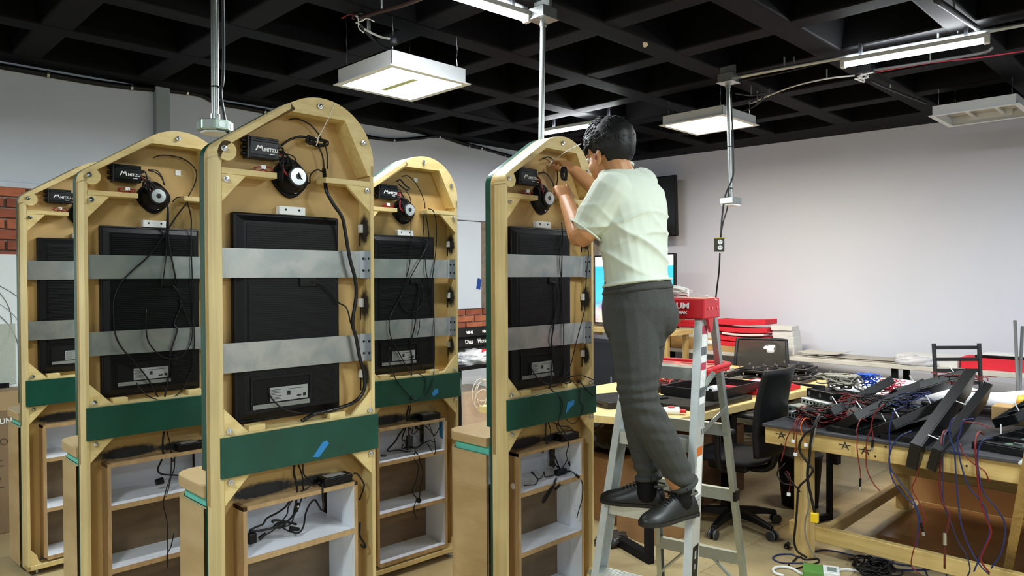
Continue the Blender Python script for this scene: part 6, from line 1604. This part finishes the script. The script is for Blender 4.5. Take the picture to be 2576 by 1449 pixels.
# ------------------------------------------------------------------ by the left wall
sb_ = empty('television_box', (.62, 5.72, 0)); tag(sb_, 'tall brown television carton with handwriting at the left edge', 'box')
M_KRAFT = mat('brown kraft', rgb(134, 112, 84), .8, var=.06, vscale=5)
MB().box(-.9, .50, -.20, .16, 0, .90).build('box_body', M_KRAFT, sb_, bevel=.004)
MB().box(-.9, .50, -.202, -.2, .78, .90).build('box_flap', mat('pale kraft', rgb(168, 142, 104), .8), sb_)
text('brand_lettering', 'SAMSUNG', .046, M_WHITE, (.20, -.2035, .70), (1, 0, 0), (0, 0, 1), sb_, extrude=.0006, bold=.0015)
for i, (s_, x) in enumerate((('Lorn', .26), ('oc L', .24), ('Z  A', .27), ('J', .29))):
    text('handwriting', s_, .10, M_INK, (x, -.2035, .56 - .135 * i), (1, 0, .05), (-.2, 0, 1), sb_, extrude=.0005, bold=-.003)
wbd = empty('display_board', (.62, 5.76, .901)); tag(wbd, 'white panel with curved grey lines standing on the brown carton', 'panel')
MB().box(-.9, .52, -.02, .01, 0, .88).build('panel_body', mat('gloss white panel', rgb(232, 238, 240), .3), wbd)
for (cx, cz, r_, w) in ((.10, .22, .52, .006), (.10, .22, .42, .003), (.10, .22, .36, .006), (.12, .44, .30, .005), (.10, .30, .2, .003)):
    pts = [(cx + r_ * math.cos(a * PI / 24), -.0215, cz + r_ * math.sin(a * PI / 24)) for a in range(0, 49)]
    pts = [p for p in pts if 0.01 < p[2] < .87 and p[0] < .515]
    for seg_ in (pts,):
        if len(pts) > 3:
            ok = [pts[0]]
            for q in pts[1:]:
                if (Vector(q) - Vector(ok[-1])).length < .1: ok.append(q)
            if len(ok) > 2: MB().tube(ok, w / 2, 5).build('grey_line', M_GREY, wbd)
MB().box(.24, .44, -.024, -.0215, .02, .42).build('film_wrap', clear('crinkled film', rgb(206, 212, 200), .1, .6), wbd)
MB().box(.12, .40, -.04, -.022, .0, .03).build('panel_foot', M_BLACKM, wbd)
# shelf between the stands with display strips and bubble wrap
SHf = empty('side_shelf', (4.55, 5.05, 0), 0); tag(SHf, 'black shelf unit seen between two arched stands', 'shelf')
MB().box(-.5, .9, -.35, .45, .815, .845).build('shelf_top', M_BLACKM, SHf); 
for (x, y) in ((-.48, -.33), (.86, -.33), (-.48, .41), (.86, .41)): MB().box(x, x + .03, y, y + .03, 0, .815).build('leg', M_BLACKM, SHf)
MB().box(-.48, .88, -.33, .43, .06, .08).build('low_shelf', M_BLACKM, SHf)
lump('bubble_wrap', (4.42, 4.86, .8455), .26, .16, .07, clear('bubble film', rgb(226, 226, 230), .1, .75), 'heap of clear bubble wrap on the black shelf between the stands', 'bubble wrap', 9, .5, 5, 40, 22)
o = MB().box(-.02, .02, -.01, .01, 0, .03).build('red_label', M_RED, None); o.location = (4.44, 4.80, .94); tag(o, 'red scrap on the clear bubble wrap', 'scrap')
for i, (y, z) in enumerate(((5.02, 1.022), (5.00, 1.116))):
    o = empty('display_strip', (4.65, y, z)); tag(o, ('lower' if i == 0 else 'upper') + ' black display strip with white lettering above the bubble wrap', 'sign')
    o.rotation_euler = (-.25, 0, .02)
    MB().box(-.6, .55, -.01, .04, -.045, .045).build('strip_body', M_BLACK, o, bevel=.003)
    for s_, dx in (((('Dias', -.26), ('Horas', -.10))) if i == 0 else ((('MINS', -.26), ('HRS', -.06)))):
        text('strip_lettering', s_, .055 if i == 0 else .035, M_WHITE, (dx, -.0112, -.018), (1, 0, 0), (0, 0, 1), o, extrude=.0006, bold=.0012)
o = MB().box(-.6, .55, -.02, .02, -.0, .135).build('mesh_panel', mat('grey green mesh', rgb(92, 96, 84), .7, var=.3, vscale=120), None); o.location = (4.66, 5.06, .8456); o.rotation_euler = (-.3, 0, 0); tag(o, 'grey green mesh panel leaning below the lower display strip', 'panel')
carton(4.15, 4.6, 4.8, 5.2, .081, .6, mat('pale cardboard', rgb(206, 170, 130), .7, var=.06), 'pale carton inside clear wrap under the black shelf', flap=False)
def filmf(u, v): return (4.08 + .6 * u, 4.72 - .02 * math.sin(9 * u + 3 * v), .09 + .66 * v + .02 * noise.noise(Vector((u * 5, v * 5, 0))))
o = MB().grid(filmf, 16, 14).build('plastic_wrap', clear('clear plastic film', rgb(235, 238, 238), .12, .22), None, smooth=True); tag(o, 'sheet of clear plastic wrap hanging before the pale carton', 'plastic wrap')
for i in range(5):
    pts = []; rnd = random.Random(60 + i); cx, cz = rnd.uniform(4.2, 4.5), rnd.uniform(.45, .7)
    for j in range(9): a = 2 * PI * j / 8; pts.append((cx + .09 * math.cos(a), 4.70 + .004 * i, cz + .13 * math.sin(a) * (1 - .4 * i / 5)))
    o = MB().tube(spline(pts, 4), .004, 5).build('clear_tube', mat('clear tubing', rgb(232, 222, 206), .2), None, smooth=True); tag(o, 'loop of clear tubing against the plastic wrap between the stands', 'tubing', 'loops of clear tubing')
o = MB().box(-.03, .03, -.004, .0, -.06, .06).build('blue_cloth', mat('blue cloth', rgb(30, 70, 150), .8), None, bevel=.002); o.location = (5.40, WALL_Y - .011, 1.55); o.rotation_euler = (0, .2, 0); tag(o, 'scrap of blue tape on the edge of the white wall panel', 'tape')

# ------------------------------------------------------------------ conduit poles, ceiling wiring
def pole(p_top, p_bot, label, r_=.015, clips=(), box=True, box_top=True, wire=True):
    p_top = Vector(p_top); p_bot = Vector(p_bot); E_ = empty('conduit_pole', p_bot); tag(E_, label, 'conduit pole', 'steel conduit poles hanging from the ceiling')
    o0 = p_bot
    MB().cyl(p_bot - o0, p_top - o0, r_, seg=16).build('conduit', M_CONDUIT, E_, smooth='auto')
    MB().cyl(p_bot - o0, p_bot - o0 + Vector((0, 0, .03)), r_ * 1.35, seg=16).build('coupling', M_CONDUIT, E_, smooth='auto')
    if box_top:
        MB().box(-.055, .055, -.055, .055, .0, .06).build('junction_box', M_CONDUIT, E_, bevel=.004, loc=p_top - o0)
        MB().box(-.062, .062, -.062, .062, -.003, .0).build('box_cover', M_CONDUIT, E_, loc=p_top - o0)
        MB().box(-.01, .01, -.055, .055, .06, CEIL - p_top.z + .001).build('box_bracket', M_CONDUIT, E_, loc=p_top - o0)
        MB().cyl((0, 0, -.035), (0, 0, 0), r_ * 1.35, seg=16).build('coupling', M_CONDUIT, E_, smooth='auto', loc=p_top - o0)
    return E_
P1b = at_d(541, 306, 3.0); P1t = Vector((P1b.x + .003, P1b.y - .002, CEIL - .06))
e1 = pole(P1t, P1b, 'conduit pole at the left, ending in a round socket box above the stands')
oc = [(.072 * math.cos(2 * PI * (i + .5) / 8), .072 * math.sin(2 * PI * (i + .5) / 8)) for i in range(8)]
MB().prism(oc, -.042, .0, 'xy').build('octagon_box', mat('greenish zinc', rgb(178, 196, 184), .4, .7), e1, bevel=.004)
MB().prism([(x * .8, y * .8) for x, y in oc], -.052, -.042, 'xy').build('socket_face', M_WHITE, e1, bevel=.003)
for i in range(8):
    a = 2 * PI * i / 8; MB().cyl((.0665 * math.cos(a), .0665 * math.sin(a), -.021), (.0680 * math.cos(a), .0680 * math.sin(a), -.021), .014, seg=14).build('knockout', M_CONDUIT, e1)
MB().tube(spline([(.02, -.012, .8), (.03, -.02, .5), (.028, -.02, .2), (.02, -.014, .12), (.025, -.03, .03), (.03, -.055, -.05)], 5), .006, 6).build('cord', M_DGREY, e1, smooth=True)
for z in (.14, .62): MB().lathe([(.019, 0), (.019, .006)], (.004, -.003, z), (0, 0, 1), 14).build('tie_band', M_BLACK, e1)
P2t = Vector((2.885, 2.64, 2.995)); P2b = at_d(1358, 356, (P2t.x + P2t.y) * C45); P2b = Vector((P2b.x, P2b.y, 1.95))
e2 = pole(P2t, P2b, 'conduit pole in the middle, running down behind the stand the man wires', clips=())
MB().box(-.05, .05, -.05, .05, -.05, 0).build('socket_box', M_CONDUIT, e2, bevel=.004)
P3t = Vector((4.72, 2.545, 2.985)); P3b = at_d(1838, 498, (P3t.x + P3t.y) * C45)
e3 = pole(P3t, P3b, 'conduit pole at the right with an outlet hanging below it')
MB().box(-.068, .068, -.05, .05, -.045, .0).build('socket_box', M_CONDUIT, e3, bevel=.004); MB().box(-.06, .06, -.045, .045, -.058, -.045).build('socket_face', M_WHITE, e3, bevel=.003)
d3 = (P3t.x + P3t.y) * C45
q = [at_d(x, y, d3 - .03) - P3b for x, y in ((1838, 230), (1843, 330), (1845, 420), (1842, 450), (1825, 490), (1817, 540), (1813, 600))]
MB().tube(spline(q, 5), .006, 6).build('cord', M_DGREY, e3, smooth=True)
q = [at_d(x, y, d3 - .03) - P3b for x, y in ((1834, 470), (1830, 520), (1819, 560), (1812, 600))]
MB().tube(spline(q, 5), .005, 6).build('cord', M_DGREY, e3, smooth=True)
for y_ in (370, 475): MB().lathe([(.02, 0), (.02, .006)], at_d(1836, y_, d3) - P3b, (0, 0, 1), 14).build('tie_band', M_BLACK, e3)
ho = empty('hanging_outlet', at_d(1810, 616, d3 - .03), math.radians(-45)); tag(ho, 'white outlet in an open metal box dangling on a cord over the bench', 'outlet')
MB().box(-.032, .032, -.012, .03, -.048, .048).build('outlet_box', mat('dark box', rgb(58, 60, 48), .4, .5), ho, bevel=.003)
MB().box(-.036, .036, -.014, -.012, .044, .052).build('outlet_strap', mat('brass strap', rgb(190, 170, 70), .4, .6), ho)
for s in (1, -1):
    of = MB().cyl((0, -.012, s * .02), (0, -.018, s * .02), .017, seg=18).build('outlet_face', M_WHITE, ho, smooth='auto')
    for dx in (-.006, .006): MB().box(dx - .0012, dx + .0012, -.0186, -.018, s * .02, s * .02 + .008).build('outlet_slot', M_BLACKM, of)
q = [at_d(x, y, d3 - .03 + (i * .02)) for i, (x, y) in enumerate(((1811, 636), (1809, 680), (1803, 730), (1797, 790), (1800, 850)))]
MB().tube(spline([ho.matrix_basis.inverted() @ p for p in q], 5), .0055, 6).build('cord', M_CABLE, ho, smooth=True)

def ceiling_run(pts, r_, m, label, name='ceiling_conduit', cat='conduit'):
    c = Vector(pts[0]); E_ = empty(name, c); MB().tube(spline([Vector(p) - c for p in pts], 5), r_, 8).build('run', m, E_, smooth=True)
    for p in pts[1:-1:2]: MB().cyl(Vector(p) - c, Vector((p[0], p[1], CEIL + .02)) - c, .006, seg=8).build('strap', M_CONDUIT, E_)
    tag(E_, label, cat); return E_
ceiling_run([(4.75, 2.50, 3.02), (4.86, 2.2, 3.045), (4.97, 1.7, 3.06), (5.02, 1.3, 3.06), (5.07, .8, 3.06), (5.12, .2, 3.06)], .014, M_CONDUIT, 'steel conduit running above the tube lamp at the upper right')
ceiling_run([(4.78, 2.5, 3.0), (4.9, 2.15, 3.03), (4.98, 1.7, 3.075), (5.05, 1.2, 3.075), (5.1, .6, 3.075)], .007, M_CABLE, 'black cable sagging along the steel conduit at the upper right', 'ceiling_cable', 'cable')
ceiling_run([(2.84, 2.72, 3.065), (2.3, 2.76, 3.08), (1.6, 2.8, 3.08), (1.0, 2.84, 3.08)], .014, M_CONDUIT, 'steel conduit above the tube lamp at the top edge')
def wz(pts, z): return [tuple(on_z(x, y, z)) for x, y in pts]
ceiling_run(wz([(1885, 262), (1935, 240), (2000, 216), (2080, 198), (2150, 190)], 3.05), .006, M_WHITE, 'white cable along the ceiling left of the knot of wires', 'ceiling_cable', 'cable')
ceiling_run(wz([(2200, 182), (2340, 158), (2460, 145), (2576, 128)], 3.06), .005, mat('pink red wire', rgb(206, 60, 84), .45), 'red wire along the ceiling at the upper right', 'ceiling_cable', 'cable')
ceiling_run(wz([(2190, 178), (2340, 155), (2470, 133), (2497, 120)], 3.065), .010, M_GREY, 'grey conduit looping back to the tube lamp at the upper right', 'ceiling_cable', 'cable')
ceiling_run(wz([(2190, 203), (2240, 225), (2330, 260)], 3.06), .009, M_DGREY, 'thin dark conduit crossing the ceiling to the unlit lamp')
ceiling_run(wz([(2355, 0), (2400, 30), (2460, 72)], 3.06), .016, M_DGREY, 'dark pipe on the ceiling rib at the upper right')
kn = empty('wire_knot', on_z(2178, 192, 3.03)); tag(kn, 'white knot of wires hanging from a ceiling box at the upper right', 'wires')
MB().box(-.05, .05, -.05, .05, .02, .07).build('ceiling_box', M_DGREY, kn, bevel=.003)
rnd = random.Random(3); pts = [Vector((rnd.uniform(-.06, .06), rnd.uniform(-.06, .06), rnd.uniform(-.04, .02))) for i in range(12)]
MB().tube(spline(pts, 5), .005, 6).build('knot_wire', M_WHITE, kn, smooth=True)
ceiling_run([tuple(on_z(x, y, z)) for (x, y), z in zip(((1850, 235), (1890, 240), (1925, 235), (1905, 262), (1870, 280)), (3.0, 3.02, 3.03, 2.99, 2.96))], .006, M_DGREY, 'grey cord drooping from the ceiling box to the warm lamp', 'ceiling_cable', 'cable')
# feed of the bright lamp
ceiling_run([tuple(on_z(x, y, z)) for (x, y), z in zip(((905, 60), (930, 90), (960, 115), (985, 125)), (3.07, 3.03, 2.97, 2.92))], .008, M_DGREY, 'grey cord feeding the brightest square lamp', 'ceiling_cable', 'cable')
ceiling_run([tuple(on_z(x, y, z)) for (x, y), z in zip(((908, 66), (925, 78), (955, 92), (982, 98)), (3.07, 3.04, 3.0, 2.97))], .006, M_WHITE, 'white cord feeding the brightest square lamp', 'ceiling_cable', 'cable')
kn = empty('wire_knot', on_z(893, 52, 3.06)); tag(kn, 'loose wire ends at the ceiling above the brightest lamp', 'wires')
for i in range(7):
    pts = [Vector((0, 0, .03))]; 
    for j in range(3): pts.append(pts[-1] + Vector((rnd.uniform(-.05, .05), rnd.uniform(-.05, .05), rnd.uniform(-.03, .01))))
    MB().tube(spline(pts, 4), .003, 5).build('wire_end', (M_WHITE, M_REDW, M_DGREY)[i % 3], kn, smooth=True)
lb = lump('dark_bulb', on_z(990, 112, 2.93), .022, .022, .03, mat('dark rubber', rgb(44, 46, 54), .5), 'small dark bulb holder above the brightest square lamp', 'bulb holder', 1, .1)
ceiling_run([tuple(on_z(x, y, 3.06)) for x, y in ((905, 45), (960, 28), (1010, 14), (1060, -4))], .012, mat('dark brown pipe', rgb(44, 26, 22), .5), 'dark brown pipe along the ceiling at the top edge')
pt = MB().prism([(0, 0), (.03, .01), (.045, .06), (.03, .11), (.012, .07)], -.002, .0, 'xy').build('paint_flake', mat('bare plaster', rgb(222, 214, 196), .8), None); pt.location = on_z(1617, 106, CEIL - .003); pt.rotation_euler = (0, 0, -.8); tag(pt, 'pale patch of flaked paint on the black ceiling', 'flaked paint')
# black cable swagged along the left wall
def wall_cable(pts, r_, label, y=WALL_Y - .02):
    P3 = [on_y(x, y_, y) for x, y_ in pts]; c = P3[0].copy(); E_ = empty('wall_cable', c); MB().tube(spline([p - c for p in P3], 6), r_, 8).build('cable_run', M_CABLE, E_, smooth=True)
    for p in P3[1:-1:2]: MB().lathe([(r_ * 1.3, -.008), (r_ * 1.3, .008)], p - c, (1, 0, 0), 10).build('cable_clip', M_STEEL, E_)
    tag(E_, label, 'cable'); return E_
wall_cable([(0, 166), (120, 187), (250, 209), (330, 219), (405, 226), (470, 232), (510, 240), (545, 258), (600, 268), (665, 280), (760, 300), (850, 324), (930, 345)], .022, 'thick black cable swagged under the ceiling along the left wall')
wall_cable([(929, 345), (990, 352), (1050, 348), (1105, 343), (1160, 358), (1210, 372), (1260, 386), (1300, 396), (1400, 415), (1480, 432)], .017, 'thick black cable on the wall between the middle stands')
wall_cable([(1105, 343), (1180, 368), (1230, 378), (1270, 392), (1330, 406), (1400, 420), (1480, 438)], .010, 'thin black cable under the thick one on the wall behind the middle stands')
# ------------------------------------------------------------------ lamps
M_TROF = mat('white enamel', rgb(226, 230, 232), 0.45)
def troffer(x0, x1, y0, y1, z, label, on=True, warm=False, h=0.10, watts=None, chain=True):
    T = empty('ceiling_lamp', ((x0 + x1) / 2, (y0 + y1) / 2, z))
    hx, hy = (x1 - x0) / 2, (y1 - y0) / 2; fl_ = 0.022; ins = 0.012
    ho = MB()
    ho.box(-hx + fl_, hx - fl_, -hy + fl_, hy - fl_, h - .004, h)
    for a, b, c, d in ((-hx + fl_, hx - fl_, -hy + fl_, -hy + fl_ + .003), (-hx + fl_, hx - fl_, hy - fl_ - .003, hy - fl_), (-hx + fl_, -hx + fl_ + .003, -hy + fl_, hy - fl_), (hx - fl_ - .003, hx - fl_, -hy + fl_, hy - fl_)):
        ho.box(a, b, c, d, .004, h)
    ho.build('housing', M_TROF, T)
    fr = MB()
    for a, b, c, d in ((-hx, hx, -hy, -hy + .04), (-hx, hx, hy - .04, hy), (-hx, -hx + .04, -hy + .04, hy - .04), (hx - .04, hx, -hy + .04, hy - .04)):
        fr.box(a, b, c, d, 0, .006)
    fr.build('rim', M_TROF, T)
    if on:
        col = (1.0, 0.86, 0.62, 1) if warm else (0.88, 0.98, 1.0, 1)
        MB().box(-hx + .038, hx - .038, -hy + .038, hy - .038, .010, .014).build('diffuser', emit('warm diffuser' if warm else 'lit diffuser', col, 7.0), T)
        if not warm: MB().box(-.045, .0, -.17, .17, -.004, .002).build('diffuser_louvre', mat('dull diffuser strip', rgb(206, 214, 150), .5), T)
        ld = bpy.data.lights.new('lamp_light', 'AREA'); ld.shape = 'RECTANGLE'; ld.size = hx * 2 - .09; ld.size_y = hy * 2 - .09
        ld.energy = watts or LAMP_W; ld.color = col[:3]
        lo = bpy.data.objects.new('lamp_light', ld); COL.objects.link(lo); lo.parent = T; lo.location = (0, 0, .004)
    else:
        MB().box(-hx + .03, hx - .03, -hy + .03, hy - .03, h - .012, h - .008).build('reflector', mat('dull reflector', rgb(186, 180, 168), .5), T)
        for yy in (-.1, .1):
            MB().cyl((-hx + .06, yy, .05), (hx - .06, yy, .05), .013, seg=12).build('lamp_tube', mat('unlit tube', rgb(232, 228, 216), .3), T, smooth=True)
        for sx in (-1, 1): MB().box(sx * (hx - .05) - .012, sx * (hx - .05) + .012, -.16, .16, .03, h - .012).build('tube_holder', M_TROF, T)
    if chain:
        for sx in (-1, 1):
            for sy in (-1, 1):
                p = [(sx * (hx - .06), sy * (hy - .06), h + (CEIL + .26 - z - h) * i / 8 + 0) for i in range(9)]
                MB().tube([(a + .003 * (-1) ** i, b, c) for i, (a, b, c) in enumerate(p)], .0022, 5).build('hanging_chain', M_STEEL, T)
    tag(T, label, 'ceiling lamp', 'square ceiling lamps')
    return T
troffer(2.385, 2.985, 3.335, 3.935, 2.80, 'brightest square ceiling lamp, hanging over the arched stands')
troffer(5.23, 5.84, 2.86, 3.46, 2.895, 'warm yellowish square ceiling lamp behind the hanging outlet pole', warm=True, h=.085)
troffer(6.45, 7.05, 1.13, 1.74, 2.885, 'unlit square ceiling lamp near the right wall', on=False, h=.085)
# unseen lamps added behind the viewer and to the sides to light the room
for (x, y, w_) in ((-0.6, 1.1, 'left of where the viewer stands'), (2.7, 0.1, 'right of where the viewer stands'), (-0.6, -2.1, 'straight behind the viewer'), (2.7, -2.4, 'behind the viewer to the right'), (5.9, -0.9, 'nearest the wall bench, outside the view'), (-0.9, 4.1, 'far left, outside the view')):
    troffer(x - .3, x + .3, y - .3, y + .3, 2.80, 'added unseen square fill lamp ' + w_, chain=False)

def batten(p0, p1, label, watts=None):
    p0 = Vector(p0); p1 = Vector(p1); d = (p1 - p0); L = d.length; a = math.atan2(d.y, d.x)
    T = empty('tube_lamp', p0, a)
    MB().box(0, L, -.022, .022, .012, .042).build('batten_body', M_TROF, T, bevel=.003)
    MB().cyl((.03, 0, 0), (L - .03, 0, 0), .017, seg=14).build('lamp_tube', emit('lit tube', (0.94, 0.97, 1.0, 1), 16.0), T, smooth=True)
    for x in (0.0, L - .03): MB().box(x, x + .03, -.024, .024, -.02, .03).build('end_cap', M_WHITE, T, bevel=.004)
    for x in (.12, L - .12): MB().box(x - .01, x + .01, -.012, .012, .042, CEIL + .262 - p0.z).build('hanger_strap', M_DGREY, T)
    ld = bpy.data.lights.new('tube_light', 'AREA'); ld.shape = 'RECTANGLE'; ld.size = L - .08; ld.size_y = .05; ld.energy = watts or TUBE_W; ld.color = (0.93, 0.97, 1.0)
    lo = bpy.data.objects.new('tube_light', ld); COL.objects.link(lo); lo.parent = T; lo.location = (L / 2, 0, -.022)
    ld2 = bpy.data.lights.new('tube_upglow', 'AREA'); ld2.shape = 'RECTANGLE'; ld2.size = L - .08; ld2.size_y = .05; ld2.energy = (watts or TUBE_W) * .3; ld2.color = (0.93, 0.97, 1.0)
    l2 = bpy.data.objects.new('tube_upglow', ld2); COL.objects.link(l2); l2.parent = T; l2.location = (L / 2, 0, .045); l2.rotation_euler = (PI, 0, 0)
    tag(T, label, 'tube lamp', 'bare tube lamps on the ceiling')
    return T
batten((2.84, 2.70, 3.0), (1.62, 2.79, 3.0), 'tube lamp cut by the top edge, beside the pole in the middle')
batten((4.923, 1.846, 3.0), (5.025, 1.029, 3.0), 'tube lamp at the upper right with a red wire below it')
batten((5.14, 4.70, 3.0), (5.225, 3.86, 3.0), 'tube lamp partly hidden behind the man\'s head')
